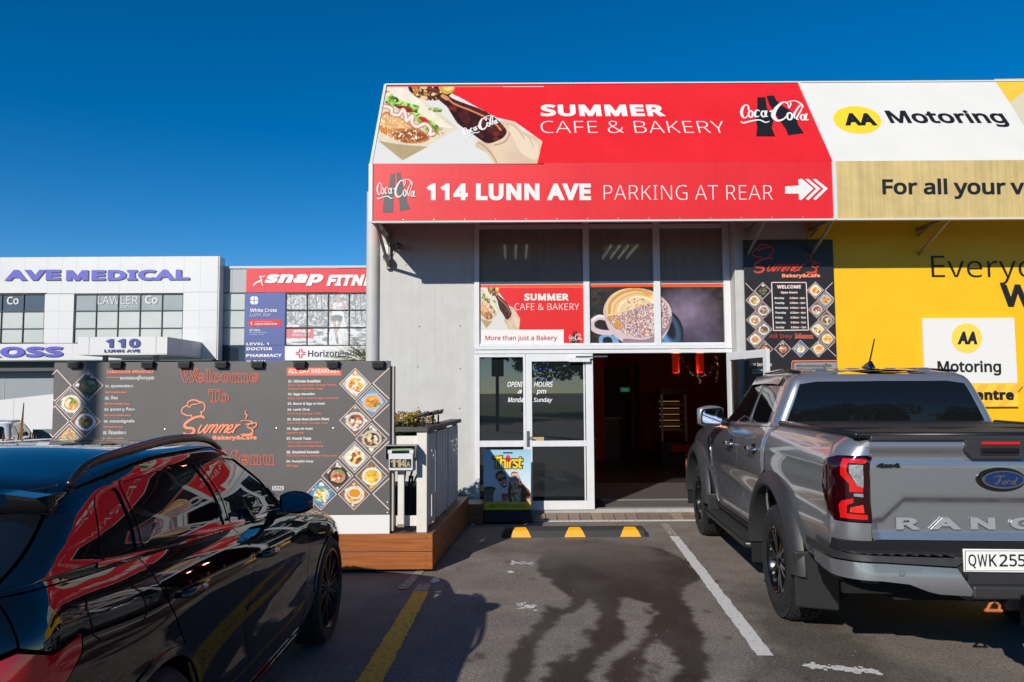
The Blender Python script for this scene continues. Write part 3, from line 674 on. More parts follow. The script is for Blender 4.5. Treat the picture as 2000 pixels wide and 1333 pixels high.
# ================================================================== PRINTS AND SIGNS
FASC = facade(YA - .001)
SLO = Fr((0, YA, az1), (1, 0, 0), (0, YF - .03 - YA, at0 - az1))
M_white = mat('white_print', '#dfddd9', rough=.45)
M_coke = mat('dark_print', '#191718', rough=.45)
M_cokeg = mat('grey_print', '#4b4a4b', rough=.45)
def zmap(sx, sy, sc): return lambda x, y: (sx + x / sc, sy + y / sc)
z1 = zmap(700, 140, 3.7037); zb = zmap(1200, 140, 2.5); zw = zmap(900, 420, 3.448)
def rings(cx, cy, rx, ry, w_, n=10): return [(cx + rx * math.cos(a), cy + ry * math.sin(a), w_) for a in [2 * math.pi * k / n for k in range(n + 1)]]
COLA = [[(40,48,6),(38,28,6),(26,21,6),(12,34,9),(5,58,11),(10,80,9),(22,88,6),(36,76,4)], [(2,104,3),(14,113,8),(50,104,8),(92,98,8),(122,110,7),(142,104,3)],
        rings(50,68,10,17,7), [(94,54,5),(82,47,6),(71,62,9),(74,82,8),(92,78,4)], rings(112,68,10,15,7), [(127,50,8),(123,78,8),(135,80,4)], [(142,57,7),(160,51,7)],
        [(236,40,4),(228,12,6),(204,10,9),(172,42,14),(160,78,17),(180,102,13),(210,94,7),(228,74,4)], [(236,40,4),(246,16,5),(236,4,4),(222,16,4)], [(236,4,4),(268,2,6),(296,18,8),(306,34,4)],
        rings(240,80,12,18,8), [(266,92,5),(262,70,8),(284,32,7),(300,20,5),(298,44,5),(274,90,7),(284,98,4)], rings(304,86,10,14,7), [(322,66,8),(317,98,8),(333,98,4)]]
def cola(fr, par, r_, ang=0.0, w_=1.0, m=None, lift=.006):
    sx, sy = (r_[2] - r_[0]) / 333, (r_[3] - r_[1]) / 115; ca, sa = math.cos(ang), math.sin(ang)
    def mp(x, y): x, y = x * sx, y * sy; return fr.uv(r_[0] + x * ca - y * sa, r_[1] + x * sa + y * ca)
    a, b = Vector(mp(0, 0)), Vector(mp(333, 0)); ribbons(fr, COLA, m or M_white, par, mp, w_ * (b - a).length / 333, lift, 'emblem_lettering', 6)
def P(zf, pts): return [zf(*p) for p in pts]
BOT1 = [(698,127),(738,127),(740,150),(745,180),(772,215),(776,245),(768,275),(785,318),(692,318),(697,270),(690,240),(690,200),(698,170)]
BOT2 = [(742,120),(778,118),(790,140),(815,165),(855,190),(885,215),(897,262),(925,302),(848,313),(838,285),(810,245),(780,200),(755,160)]
shape(SLO, P(zb, BOT1), M_coke, aw, .003, 'emblem_bottle'); shape(SLO, P(zb, BOT2), M_coke, aw, .003, 'emblem_bottle')
cola(SLO, aw, (*zb(615, 145), *zb(948, 255)), w_=1.25)
shape(FASC, P(z1, [(232,742),(262,740),(263,790),(262,860),(250,920),(252,960),(250,1020),(175,1020),(180,960),(186,900),(218,850),(228,790)]), M_cokeg, aw, .003, 'emblem_bottle')
shape(FASC, P(z1, [(274,733),(303,729),(312,790),(325,850),(345,900),(350,940),(375,992),(302,1012),(296,950),(286,890),(280,800)]), M_cokeg, aw, .003, 'emblem_bottle')
cola(FASC, aw, (*z1(133, 780), *z1(415, 925)), w_=1.1)
lettering(SLO, 'SUMMER', (1056, 205, 1298, 228), M_white, aw, bold=.04)
lettering(SLO, 'CAFE & BAKERY', (1056, 237, 1415, 260.5), M_white, aw, bold=-.012)
lettering(FASC, '114 LUNN AVE', (833, 359, 1154, 392), M_white, aw, bold=.042)
lettering(FASC, 'PARKING AT REAR', (1179, 362, 1509, 391), M_white, aw, bold=-.012)
def arrow(pts): return P(zb, pts)
shape(FASC, arrow([(833,562),(900,557),(897,528),(915,524),(972,572),(912,629),(900,625),(900,597),(833,597)]), M_white, aw, .003, 'arrow')
for o_ in (0, 36): shape(FASC, arrow([(932+o_,528),(945+o_,524),(1006+o_,572),(946+o_,629),(934+o_,622),(984+o_,573)]), M_white, aw, .003, 'arrow')
# second awning
ec = [zb(1186 + 117 * math.cos(a), 237 + 67 * math.sin(a) + 8 * math.cos(a)) for a in [k * math.pi / 24 for k in range(48)]]
shape(SLO, ec, mat('yellow_print', '#efca2e', rough=.45), aw2, .002, 'emblem_disc')
lettering(SLO, 'AA', (1645, 222, 1708, 246), M_blk, aw2, bold=.045, shear=.15, lift=.004)
lettering(SLO, 'Motoring', (1735, 216, 1964, 249), M_blk, aw2, bold=.022)
lettering(FASC, 'For all your ve', (1723, 349, 2024, 389), M_blk, aw2, bold=.022)
shape(SLO, P(zb, [(1853, 38), (2080, 34), (1985, 110), (1930, 152)]), mat('yellow_print2', '#e9b93a', rough=.5), aw2, .002, 'print')
shape(SLO, P(zb, [(1930, 152), (1985, 112), (2080, 36), (2100, 300), (2040, 300), (2000, 265)]), mat('cream_print', '#c9c2a4', rough=.5), aw2, .0022, 'print')

# --- drink and roll artwork, in the drawing units of the photograph detail (100..1330 x 110..670)
def artwork(c):
    X, Y = c.X, c.Y
    full = np.ones(X.shape, bool)
    c.put((Y > -9).astype(float) * np.ones(X.shape), '#d0cdc8')
    c.poly([(90,440),(215,112),(300,112),(440,200),(725,425),(320,648),(140,515)], '#cfc3a8'); c.poly([(205,112),(300,112),(440,205),(560,330),(690,430),(470,400),(300,260),(200,180)], '#ddd3be')
    c.poly([(140,515),(320,648),(500,556),(300,540)], '#a8946c'); c.shade(c.inpoly([(90,440),(215,112),(300,112),(725,425),(320,648)]), .1, .02)
    c.poly([(690,112),(2000,112),(2000,680),(1290,680),(1330,520),(1130,380),(1000,350),(820,250),(740,200),(680,170)], '#dc2227')
    c.poly([(600,200),(700,330),(760,440),(850,510),(985,668),(690,668),(640,480)], '#e0dedb') if False else None
    g = c.ell(530, 100, 172, 122, '#3b2417'); c.ell(530, 92, 155, 105, '#5a3218'); c.speck(g & (X < 640), ['#a9773c', '#d9b887', '#2e170c'], .035, .58); c.ell(640, 100, 62, 70, '#c99a3c'); c.ell(650, 95, 40, 50, '#e3c77c')
    # bread roll
    rl = c.poly([(150,440),(160,350),(200,305),(290,340),(420,420),(500,470),(510,505),(450,530),(330,530),(230,490)], '#b9763a', True); c.poly([(155,400),(180,330),(260,340),(380,420),(330,430),(210,420)], '#d9a468', True)
    c.poly([(250,470),(400,440),(500,485),(440,520),(330,522)], '#8f4c20', True); c.speck(rl, ['#efdcb8'], .11, .66, 4); c.shade(rl, .35, .03)
    # ham, tomato, leaves
    gm = c.poly([(195,215),(240,178),(330,230),(440,265),(430,310),(540,380),(585,430),(540,490),(480,440),(400,350),(330,290),(210,250)], '#5c7c2c', True); c.speck(gm, ['#2d4a14', '#8bab48', '#b6cf76'], .05, .55, 8)
    c.poly([(270,270),(330,262),(395,300),(350,310)], '#8e1f1c', True); c.poly([(430,345),(480,350),(520,395),(470,385)], '#b2262a', True); c.ell(408, 358, 26, 18, '#a9b65a', 40)
    for w_, col in ((34, '#9c5b50'), (24, '#e3b7a8'), (10, '#f2dcd2')):
        c.line([(180,262),(235,280),(240,320),(290,330),(320,290),(340,335),(345,375),(390,335),(385,385),(420,415),(480,395),(520,430),(515,470),(545,465)], w_, col)
    gl_ = c.poly([(500,290),(530,275),(600,280),(595,310),(540,305)], '#7f9a4a', True); c.speck(gl_, ['#4d6a22', '#b5c77e'], .06, .55, 2)
    c.speck(((np.hypot(X - 590, Y - 450) < 30) | (np.hypot(X - 220, Y - 150) < 40)) & (X > 150), ['#b98a52'], .08, .6, 3)
    # hand behind bottle
    hand = [(835,512),(845,505),(900,520),(985,530),(1040,500),(1062,440),(1022,378),(1060,370),(1130,382),(1190,450),(1290,490),(1325,525),(1310,610),(1290,672),(985,672),(930,600),(850,560)]
    hm_ = c.poly(hand, '#cdb497', False); c.shade(hm_, .14, .008); c.poly([(1085,410),(1150,430),(1250,500),(1300,545),(1285,640),(1180,600),(1120,500)], '#d9c3a8', True); c.line([(845,520),(900,545),(960,600),(1000,660)], 10, '#a98c70'); c.line([(1068,400),(1110,400),(1165,450),(1200,500)], 7, '#b3977a'); c.line([(1180,455),(1240,500),(1265,560)], 6, '#b89c80'); c.line([(985,545),(1060,520),(1095,460)], 9, '#a3846a'); c.ell(850, 520, 14, 10, '#dcc4b0')
    # bottle
    bt = c.poly([(560,185),(610,165),(650,180),(690,210),(790,250),(880,285),(960,330),(1020,380),(1070,440),(1060,480),(1020,510),(950,532),(900,520),(800,450),(720,395),(670,320),(640,270),(590,225)], '#4a1c10', True)
    c.speck(bt, ['#6a2814', '#34110a'], .022, .6, 5); c.shade(bt, .35, .02, 3); c.line([(640,200),(700,250),(820,300),(960,370),(1030,440)], 12, '#c97a54'); c.line([(660,290),(740,380),(860,480),(930,515)], 9, '#1c0806'); c.line([(610,185),(640,205)], 30, '#c0895c')
art = Canvas([(207, 112), (1342, 108), (101, 668), (1342, 668)], 400, 190, '#d0cdc8'); artwork(art)
M_prA = M_ink
art.build(SLO, lambda x, y: SLO.uv(*z1(x, y)), aw, 'artwork', .002)
cola(SLO, aw, (*z1(742, 405), *z1(742 + 262, 405 + 88)), ang=-.40, w_=1.5, lift=.005)

# --- window posters behind the three lower panes
def mapz(fr, zf): return lambda x, y: fr.uv(*zf(x, y))
F_win = facade(YF + .012)
M_poster = mat('poster_red', '#d5201e', rough=.4); M_or = mat('poster_orange', '#e0501a', rough=.4)
p1 = thing('window_poster', tuple(at(1037, 676, YF + .015)), 'red cafe and bakery poster with a hand holding a bottle, left lower window', 'poster')
p2 = thing('window_poster', tuple(at(1213, 676, YF + .015)), 'coffee cup poster in the middle lower window, showing cup handle and foam', 'poster')
p3 = thing('window_poster', tuple(at(1350, 676, YF + .015)), 'right-hand part of the coffee poster with dark saucer and purple haze, right lower window', 'poster')
for par, a, b in ((p1, gl + .066, m1a - .001), (p2, m1b + .001, m2a - .001), (p3, m2b + .001, gr_ - .061)):
    zA, zB, zC = pZ(1180, 549.5, YF + .012), pZ(1180, 555.5, YF + .012), pZ(1180, 561.5, YF + .012)
    bx('backing', (a, YF + .012, zs1 + .036), (b, YF + .018, zA), M_white, par); bx('orange_band', (a, YF + .0095, zC), (b, YF + .0115, zB), M_or, par)
bx('red_panel', (gl + .066, YF + .0095, zs1 + .036), (m1a - .001, YF + .0115, pZ(1180, 561.7)), M_poster, p1)
c1 = Canvas([(120, 490), (402, 490), (120, 776), (402, 776)], 130, 130, '#dedad4')
_X, _Y = c1.X.copy(), c1.Y.copy()
c1.X = (c1.X - 120) / 282 * 1250 + 90; c1.Y = (c1.Y - 490) / 286 * 560 + 108; c1.X = c1.X + 0 * c1.Y; artwork(c1)
c1.build(F_win, mapz(F_win, zw), p1, 'artwork', .0035)
shape(F_win, P(zw, [(120, 775), (693, 773), (693, 888), (120, 888)]), M_white, p1, .0045, 'white_label')
lettering(F_win, 'SUMMER', (1024, 574, 1111, 587.5), M_white, p1, bold=.04, lift=.004)
lettering(F_win, 'CAFE & BAKERY', (1005, 593, 1131, 606), M_white, p1, bold=-.008, lift=.004)
lettering(F_win, 'More than just a Bakery', (948, 655.5, 1088, 668), mat('print_darkred', '#b01c28', rough=.5), p1, bold=.012, lift=.006)
shape(F_win, P(zw, [(757,785),(766,785),(768,820),(772,850),(770,872),(742,872),(745,850),(752,820)]), M_coke, p1, .004, 'emblem_bottle'); shape(F_win, P(zw, [(771,783),(780,782),(785,820),(795,845),(803,866),(784,870),(776,840)]), M_coke, p1, .004, 'emblem_bottle')
cola(F_win, p1, (*zw(728, 800), *zw(814, 850)), w_=1.2)
def coffee(c):
    X, Y = c.X, c.Y
    c.c[:] = hx('#2c221c'); full = np.ones(X.shape, bool); c.speck(full, ['#3c2e24', '#221a16'], .03, .55)
    hz = np.clip(1 - np.hypot((X - 1520) / 260, (Y - 660) / 200), 0, 1) * (.75 + .5 * fbm(X * .02, Y * .02, 4)); c.put(hz * .9, '#85748c')
    hz = np.clip(1 - np.hypot((X - 1640) / 220, (Y - 830) / 170), 0, 1); c.put(hz * .75, '#564c66'); c.shade(full, .25, .03, 6)
    c.ell(1380, 790, 118, 150, '#1a1d22', -12); c.ell(1378, 800, 108, 138, '#2c3540', -12); c.ell(1390, 800, 60, 100, '#5d87b4', -8, .5); c.ell(1405, 760, 40, 100, '#14171c', -20, .3)
    c.poly([(930,810),(1060,815),(1120,860),(1300,875),(1300,900),(930,900)], '#17181b'); c.poly([(940,815),(1040,818),(1060,880),(945,880)], '#6f94bd', True); c.poly([(960,830),(1010,828),(1020,880),(965,880)], '#14161a', True)
    # cup handle then cup
    c.line([(985,700),(930,690),(885,720),(890,765),(940,790),(1010,795)], 34, '#c9b6bb'); c.line([(985,694),(930,684),(884,712)], 12, '#e8dcdc')
    body = c.poly([(960,640),(975,720),(1010,790),(1080,850),(1160,880),(1300,880),(1370,820),(1410,740),(1420,660),(1390,590),(1300,520),(1180,493),(1060,520),(990,570)], '#c8b3b4', True)
    c.poly([(1120,870),(1280,878),(1400,760),(1418,680),(1330,790),(1240,840),(1100,835)], '#8a747c', True)
    fo = c.ell(1188, 660, 222, 163, '#c9ab8c', 14); c.ell(1188, 655, 214, 156, '#dcc093', 14)
    c.line([(1000,660),(1010,590),(1080,530),(1180,505),(1280,530)], 20, '#c9924a'); c.line([(1030,660),(1045,600),(1110,550),(1190,530),(1270,550)], 12, '#d9a455'); c.line([(1060,650),(1080,600),(1140,565),(1200,552),(1270,570),(1300,600)], 9, '#f3e2bc'); c.ell(1255, 525, 40, 16, '#cf9a50', 20)
    low = fo & (Y > 690 - (X - 980) * .32 + 25 * (fbm(X * .03, Y * .03, 3) - .5))
    c.put(low * .75, '#a98b98'); c.speck(low, ['#3a2a44', '#c8a6a8', '#6a5a86', '#a86a48', '#e2cdbf'], .17, .56, 11); c.speck(low & (X < 1080), ['#c98a34'], .06, .52, 5); c.speck(fo & ~low & (abs(X - 1180) < 60) & (Y > 560), ['#b06a4a', '#e9d2b0'], .1, .58, 3)
for par, xa, xb_ in ((p2, 868, 1307), (p3, 1338, 1783)):
    c2 = Canvas([(xa, 487), (xb_, 485), (xa, 882), (xb_, 880)], 190, 170, '#2a211d'); coffee(c2); c2.build(F_win, mapz(F_win, zw), par, 'coffee_picture', .0035)

# --- Summers emblem (hat, script, cup) in units of the big board, 357..502 x 781..850
UMM = []
def slant(pts, w_=2.6): return [(x + (846 - y) * .35, y, w_) for x, y in pts]
LOGO = [[(376,811,2.4),(366,812,2.4),(355.5,806,2.4),(357,798,2.4),(365,793,2.4),(370,796,2)], [(366,793,2.4),(369,785,2.4),(378,781.5,2.8),(388,784,2.4),(392,789,2)], [(389,785,2.4),(398,788,2.4),(400.5,797,2.4),(396,805,2.4),(391,804,2)],
        [(371,797,2),(375,791,2.2),(383,790,2),(390,787,1.6)], [(374,811,2.4),(377,820,2.6)], [(393,805,2.2),(394,812,2)],
        [(399,818,3),(396,814,4),(384,815,4.4),(368,823,5.2),(361,831,5.4),(365,836,5),(376,837,5),(380,842,5),(374,848,4.6),(364,849,4),(359,845,3)],
        slant([(389,830),(387,838),(388,845),(393,844),(398,834),(400,830)], 3), slant([(401,829),(398,840),(400,846),(404,842)], 3),
        slant([(406,830),(402,846)], 3), slant([(403,842),(408,832),(412,830),(412,836),(409,846)], 3), slant([(410,842),(415,832),(420,830),(420,836),(418,845),(422,845)], 3),
        slant([(426,830),(422,846)], 3), slant([(423,842),(428,832),(432,830),(432,836),(429,846)], 3), slant([(430,842),(435,832),(440,830),(440,836),(438,845),(443,843)], 3),
        slant([(444,840),(450,836),(450,831),(446,831),(443,838),(446,846),(454,842)], 3), slant([(457,829),(455,846)], 3), slant([(455,840),(460,831),(465,830)], 3.2),
        [(482,802,1),(479,807,2),(483,812,2.4),(480,819,1.6)], [(470,823,1.5),(480,821.5,1.6),(493,824,2.2),(490,828,2.6),(480,829,1.8)], [(490,826,2),(484,834,2.2),(492,838,2.8),(494,844,3),(486,849,3),(474,848,2.2)], [(492,829,2),(500,826,2.4),(501,832,2.6),(494,837,2.2)], [(470,849,1.6),(484,852,2.4),(497,847,1.6)]]
def emblem(fr, par, r_, m, name='emblem', w_=1.0):
    def mp(x, y): return fr.uv(r_[0] + (x - 355) / 147 * (r_[2] - r_[0]), r_[1] + (y - 780) / 72 * (r_[3] - r_[1]))
    k = (Vector(mp(502, 800)) - Vector(mp(355, 800))).length / 147; return ribbons(fr, LOGO, m, par, mp, k * w_, .004, name, 6)

FOODS = [('#3a3c40', '#1b2226', ['#3f5c30', '#7a4436', '#8c8f74']), ('#7f7a76', '#e3ded2', ['#d99a3c', '#e9d9b0', '#5d8a3a']), ('#8a5a38', '#d6dde6', ['#6e3d22', '#a9713c', '#577a34', '#c9a07c']), ('#8f8a84', '#e6e2da', ['#c9745c', '#e8c9a0', '#86a04a']),
         ('#c4b49c', '#e3ddd0', ['#e6a53a', '#b64a34', '#e9dcc8']), ('#7f98b0', '#a9b8c4', ['#e0982e', '#d8762c', '#e8b65a', '#6c7c44']), ('#7c6a5c', '#cfcac0', ['#a4503c', '#d3a070', '#3f4e2c', '#e2d8c6']), ('#6c5a46', '#c2b8a4', ['#4a2c1c', '#7a4a2c', '#e0c078', '#d9d2c4']),
         ('#b9b2a8', '#dcd9cc', ['#e6c95c', '#7a4a34', '#a83c34', '#f0ead8']), ('#5c4a40', '#2f2b2c', ['#d18a70', '#e9d2b4', '#a9442c', '#7a8c3c']), ('#8a6a3c', '#dfd8cc', ['#e9b43a', '#c98432', '#f0cd6c']), ('#4f7fa8', '#5f8fba', ['#e2cf9a', '#d69a48', '#88994c', '#f1e6c8']), ('#9c6a34', '#dcd4c4', ['#d98e28', '#e0a244'])]
def diamond(fr, par, cx, cy, rx, ry, kind, mring, nn=26, wd=.07, skew=0.0):
    def q(a, b): return fr.uv(cx + a * rx, cy + b * ry)
    i = 1 - wd * 1.6; O = [(0, -1), (1, 0), (0, 1), (-1, 0)]; mb = MB()
    mb.add([fr.p(*q(a, b), .0035) for a, b in O] + [fr.p(*q(a * (1 - wd), b * (1 - wd)), .0035) for a, b in O], [(k + 4, (k + 1) % 4 + 4, (k + 1) % 4, k) for k in range(4)])
    if kind is None: return mb.build('photo_border', mring, par, fix=False)
    bgc, pl_, cols = FOODS[kind % len(FOODS)]; j = 1 - wd * 2.6
    c = Canvas([(0, -j), (j, 0), (-j, 0), (0, j)], nn, nn, bgc); sd = kind * 13 + int(cx)
    c.speck(np.ones(c.X.shape, bool), [cols[0], '#e6e0d4'], 3.5, .64, sd); pm = c.ell(.03, .04, .62, .56, pl_); c.ell(.03, .04, .56, .5, None)
    fm = c.ell(.03, .04, .47, .41, cols[0]); 
    rr_ = random.Random(sd)
    for k in range(16):
        a, r0 = rr_.random() * 6.3, rr_.random() ** .5 * .38; c.ell(.03 + r0 * math.cos(a), .04 + r0 * math.sin(a) * .9, rr_.uniform(.09, .2), rr_.uniform(.07, .14), cols[k % len(cols)], rr_.uniform(0, 180))
    c.shade(fm, .5, 9, sd)
    if kind == 12: c.ell(.05, -.05, .42, .34, '#e4ddd0'); c.ell(.05, -.07, .36, .27, '#d98f1e')
    o = c.build(fr, q, par, 'food_photo', .002)
    return mb.build('photo_border', mring, par, fix=False)

# ================================================================== BIG MENU BOARD on the deck
YB = 6.95
BD = facade(YB)
M_board = mat('board_charcoal', '#5f5b59', rough=.42, noise=.04, nscale=4, bump=.02, bscale=30)
M_coral = mat('coral_print', '#ee8468', rough=.5); M_pink = mat('pale_pink_print', '#ecd2c8', rough=.5)
mb_ = thing('menu_board', tuple(at(430, 1043, YB)), 'long charcoal menu board reading Welcome To, with food photos and lamps on top', 'sign')
bl, br = at(103, 800, YB).x, at(762, 800, YB).x; bt, bb = at(500, 706.5, YB).z, at(700, 1006, YB).z; b0 = at(700, 1043, YB).z
bx('panel', (bl, YB, bb), (br, YB + .03, bt), M_board, mb_, bevel=.002); bx('lower_panel', (-4.2, YB, b0), (br, YB + .03, bb - .002), M_white, mb_, bevel=.002)
for xx in (bl + .3, -3.1, -2.2, br - .06): bx('back_post', (xx, YB + .031, .37), (xx + .09, YB + .12, bt - .05), mat('timber_cream', '#b3aa9c', rough=.7), mb_)
z4 = zmap(440, 690, 3.809); z3 = zmap(90, 690, 5.128)
def L4(t, x0, y0, x1, y1, m, bold=.02): return lettering(BD, t, (*z4(x0, y0), *z4(x1, y1)), m, mb_, bold=bold, lift=.003, skew=False, res=2)
def L3(t, x0, y0, x1, y1, m, bold=.02): return lettering(BD, t, (*z3(x0, y0), *z3(x1, y1)), m, mb_, bold=bold, lift=.003, skew=False, res=2)
for t, x0, x1, y, ty in (('01. Ultimate Breakfast',470,710,209,0),('Bacon, Egg (any Style), Sausage, Tomato,',469,827,239,1),('Mushroom, Hash brown, Toast',468,726,266,1),('02. Eggs Benedict',467,666,307,0),('Bacon, Spinach, Poached eggs, Hollandaise',466,843,337,1),
    ('03. Bacon & Egg on toast',465,742,378,0),('04. Lamb Chop',464,630,422,0),('Lamb Chop, Two eggs, Chips',463,714,451,1),('05. Steak Meal (Scotch fillet)',462,773,493,0),('Scotch fillet steak, Two eggs, Chips',461,762,522,1),('06. Eggs on toast',460,651,564,0),('Eggs your way',459,585,594,1),
    ('07. French Toast',458,640,635,0),('- Fruit, Yoghurt & Maple Syrup',458,714,665,1),('- Bacon, Banana & Maple Syrup',458,730,693,1),('08. Smashed Avocado',457,700,736,0),('With Cherry tomato, Parmesan Cheese, Toast',456,831,765,1),('09. Pumpkin Soup',455,655,807,0),('With Toast',455,544,838,1)):
    h_ = 11 if ty == 0 else 9.5
    L4(t, x0, y - h_, x1, y + h_, M_coral if ty else M_white, .035 if ty == 0 else .012)
gc = Canvas([z4(455, 105), z4(868, 172)], 60, 16); 
_s = np.clip(np.minimum(np.minimum((gc.X - z4(455,0)[0]) / 3.2, (z4(868,0)[0] - gc.X) / 3.2), np.minimum((gc.Y - z4(0,105)[1]) / 2.6, (z4(0,172)[1] - gc.Y) / 2.6)), 0, 1); gc.c[:] = hx('#5f5b59'); gc.put(_s, '#f0765a')
gc.build(BD, lambda x, y: BD.uv(x, y), mb_, 'heading_band', .0015)
L4('ALL DAY BREAKFAST', 470, 117, 851, 150, M_pink, .03)
L4('65329', 350, 988, 436, 1022, M_white, .02)
for i, (cx, cy, k) in enumerate(((967,230,4),(1090,360,5),(967,500,6),(1087,637,7),(963,775,8),(835,912,9),(1087,912,10),(712,1050,11),(958,1050,12))):
    diamond(BD, mb_, *z4(cx, cy), 31.2, 31.2, k, M_pink, wd=.055)
def poly_line(fr, par, pts, m, wpx=1.6, name='print_line'):
    Q = [Vector(fr.uv(*p)) for p in pts]; mb = MB(); wd = (Vector(fr.uv(pts[0][0] + wpx, pts[0][1])) - Q[0]).length / 2; n = len(Q); L_ = []; 
    for i, q_ in enumerate(Q):
        a = (Q[i] - Q[i - 1]).normalized() if i else None; b = (Q[i + 1] - Q[i]).normalized() if i < n - 1 else None
        if a is None: a = b
        if b is None: b = a
        t = (a + b).normalized() if (a + b).length > 1e-6 else b; nn = Vector((-t.y, t.x)); k = 1 / max(.4, nn.dot(Vector((-a.y, a.x)))); L_ += [fr.p(*(q_ + nn * wd * k), .003), fr.p(*(q_ - nn * wd * k), .003)]
    mb.add(L_, [(2 * i + 1, 2 * i + 3, 2 * i + 2, 2 * i) for i in range(n - 1)]); return mb.build(name, m, par, fix=False)
for yc, ya, yb_ in ((225,112,340),(495,382,612),(770,657,887),(1047,932,1165)): poly_line(BD, mb_, [z4(1220, ya), z4(1099, yc), z4(1220, yb_)], M_pink)
L3('CAMBODIAN BREAKFAST', 607, 172, 1082, 203, M_coral, .04)
poly_line(BD, mb_, [z3(605, 243), z3(742, 243)], M_coral, 1.0)
KH = [('អាហារពេលព្រឹកកម្ពុជា',742,225,1083,275),('01. គុយទាវសាច់គោ',598,312,872,352),('02. មីគាវ',592,428,720,466),('03. គុយទាវ ឬ មីគោ',586,545,888,585),('04. បាយសាច់ជ្រូកអាំង',580,662,886,705),('05. មីឆាសាច់គោ',574,772,800,815)]
for t, x0, y0, x1, y1 in KH: L3(t, x0, y0, x1, y1, M_white, .02)
for t, x0, y0, x1 in (('Beef noodle soup',595,394,806),('Wonton noodles soup',590,510,838),('Red curry noodles soup',584,625,850),('Pork grill on rice',578,741,766),('Beef fries noodles',572,857,776)): L3(t, x0, y0 - 12, x1, y0 + 12, M_coral, .03)
for cx, cy, k in ((422,325,0),(248,503,1),(394,685,2)): diamond(BD, mb_, *z3(cx, cy), 30, 30.5, k, M_pink, wd=.055)
poly_line(BD, mb_, [z3(65,215), z3(110,170), z3(253,325), z3(90,480), z3(57,447)], M_pink); poly_line(BD, mb_, [z3(47,573), z3(90,530), z3(230,685), z3(68,842), z3(38,808)], M_pink); poly_line(BD, mb_, [z3(78,868), z3(235,712), z3(385,868)], M_pink)
c3 = Canvas([z3(235, 735), z3(236, 736), z3(112, 866), z3(355, 866)], 26, 26, '#8f8a84'); c3.speck(np.ones(c3.X.shape, bool), ['#e3ded2', '#86a04a', '#c9745c', '#e0b070'], .35, .55, 3); c3.build(BD, lambda x, y: BD.uv(x, y), mb_, 'food_photo', .002)
emblem(BD, mb_, (355, 780, 502, 852), mat('coral_emblem', '#f0906c', rough=.5))
L4('Bakery&Cafe', -93, 612, 235, 652, mat('coral_emblem'), .05)

# slab-serif outline letters, drawn from stroke skeletons unioned on a fine raster and traced
def serif_mask(ch, X, Y):
    """X across, Y up, cap height 1, x-height .68; returns (mask, advance)"""
    def rc(a, b, c, d): return (X > a) & (X < c) & (Y > b) & (Y < d)
    def bar(x1, y1, x2, y2, t):
        dx, dy = x2 - x1, y2 - y1; L2 = dx * dx + dy * dy; u = ((X - x1) * dx + (Y - y1) * dy) / L2
        xx = x1 + u * dx; return (u > 0) & (u < 1) & (abs(X - xx) < t / 2)
    def el(cx, cy, rx, ry): return ((X - cx) / rx) ** 2 + ((Y - cy) / ry) ** 2 < 1
    s = .1
    if ch == 'l': return rc(.07, 0, .25, 1) | rc(0, 0, .32, s) | rc(0, .9, .2, 1), .37
    if ch == 'o': return el(.3, .34, .3, .37) & ~el(.3, .34, .12, .24), .66
    if ch == 'c': return (el(.29, .34, .29, .37) & ~el(.33, .34, .15, .25) & ~rc(.36, .18, .7, .46)) | el(.42, .5, .1, .1), .6
    if ch == 'e': return (el(.3, .34, .3, .37) & ~el(.31, .34, .14, .25) & ~rc(.3, .16, .7, .3)) | rc(.15, .3, .58, .38), .65
    if ch in 'nm':
        k = 1 if ch == 'n' else 2; m = rc(.07, 0, .25, .68) | rc(0, 0, .33, s) | rc(0, .58, .2, .68); adv = .4
        for i in range(k):
            x = .25 + i * .38; m |= (el(x + .13, .44, .25, .26) & ~el(x + .1, .42, .14, .16) & (Y > .42) & (X > x - .05)) | rc(x + .2, 0, x + .38, .46) | rc(x + .14, 0, x + .45, s)
        return m, .25 + k * .38 + .12
    if ch == 'u': return rc(.07, .2, .25, .68) | rc(0, .58, .2, .68) | (el(.3, .24, .24, .27) & ~el(.33, .27, .13, .16) & (Y < .26)) | rc(.45, 0, .63, .68) | rc(.36, .58, .6, .68) | rc(.5, 0, .72, s), .78
    if ch == 'T': return rc(.28, 0, .48, 1) | rc(.16, 0, .6, s) | rc(0, .88, .76, 1) | rc(0, .68, .07, 1) | rc(.69, .68, .76, 1), .72
    if ch == 'W': return bar(.12, 1, .36, 0, .2) | bar(.36, 0, .58, .95, .12) | bar(.5, 1, .76, 0, .2) | bar(.76, 0, 1.0, 1, .12) | rc(0, .9, .3, 1) | rc(.4, .9, .7, 1) | rc(.86, .9, 1.12, 1), 1.0
    if ch == 'M': return rc(.08, 0, .2, 1) | rc(0, 0, .3, s) | rc(0, .9, .26, 1) | bar(.17, 1, .5, .08, .2) | bar(.5, .08, .8, 1, .12) | rc(.78, 0, .98, 1) | rc(.68, 0, 1.08, s) | rc(.78, .9, 1.08, 1), 1.12
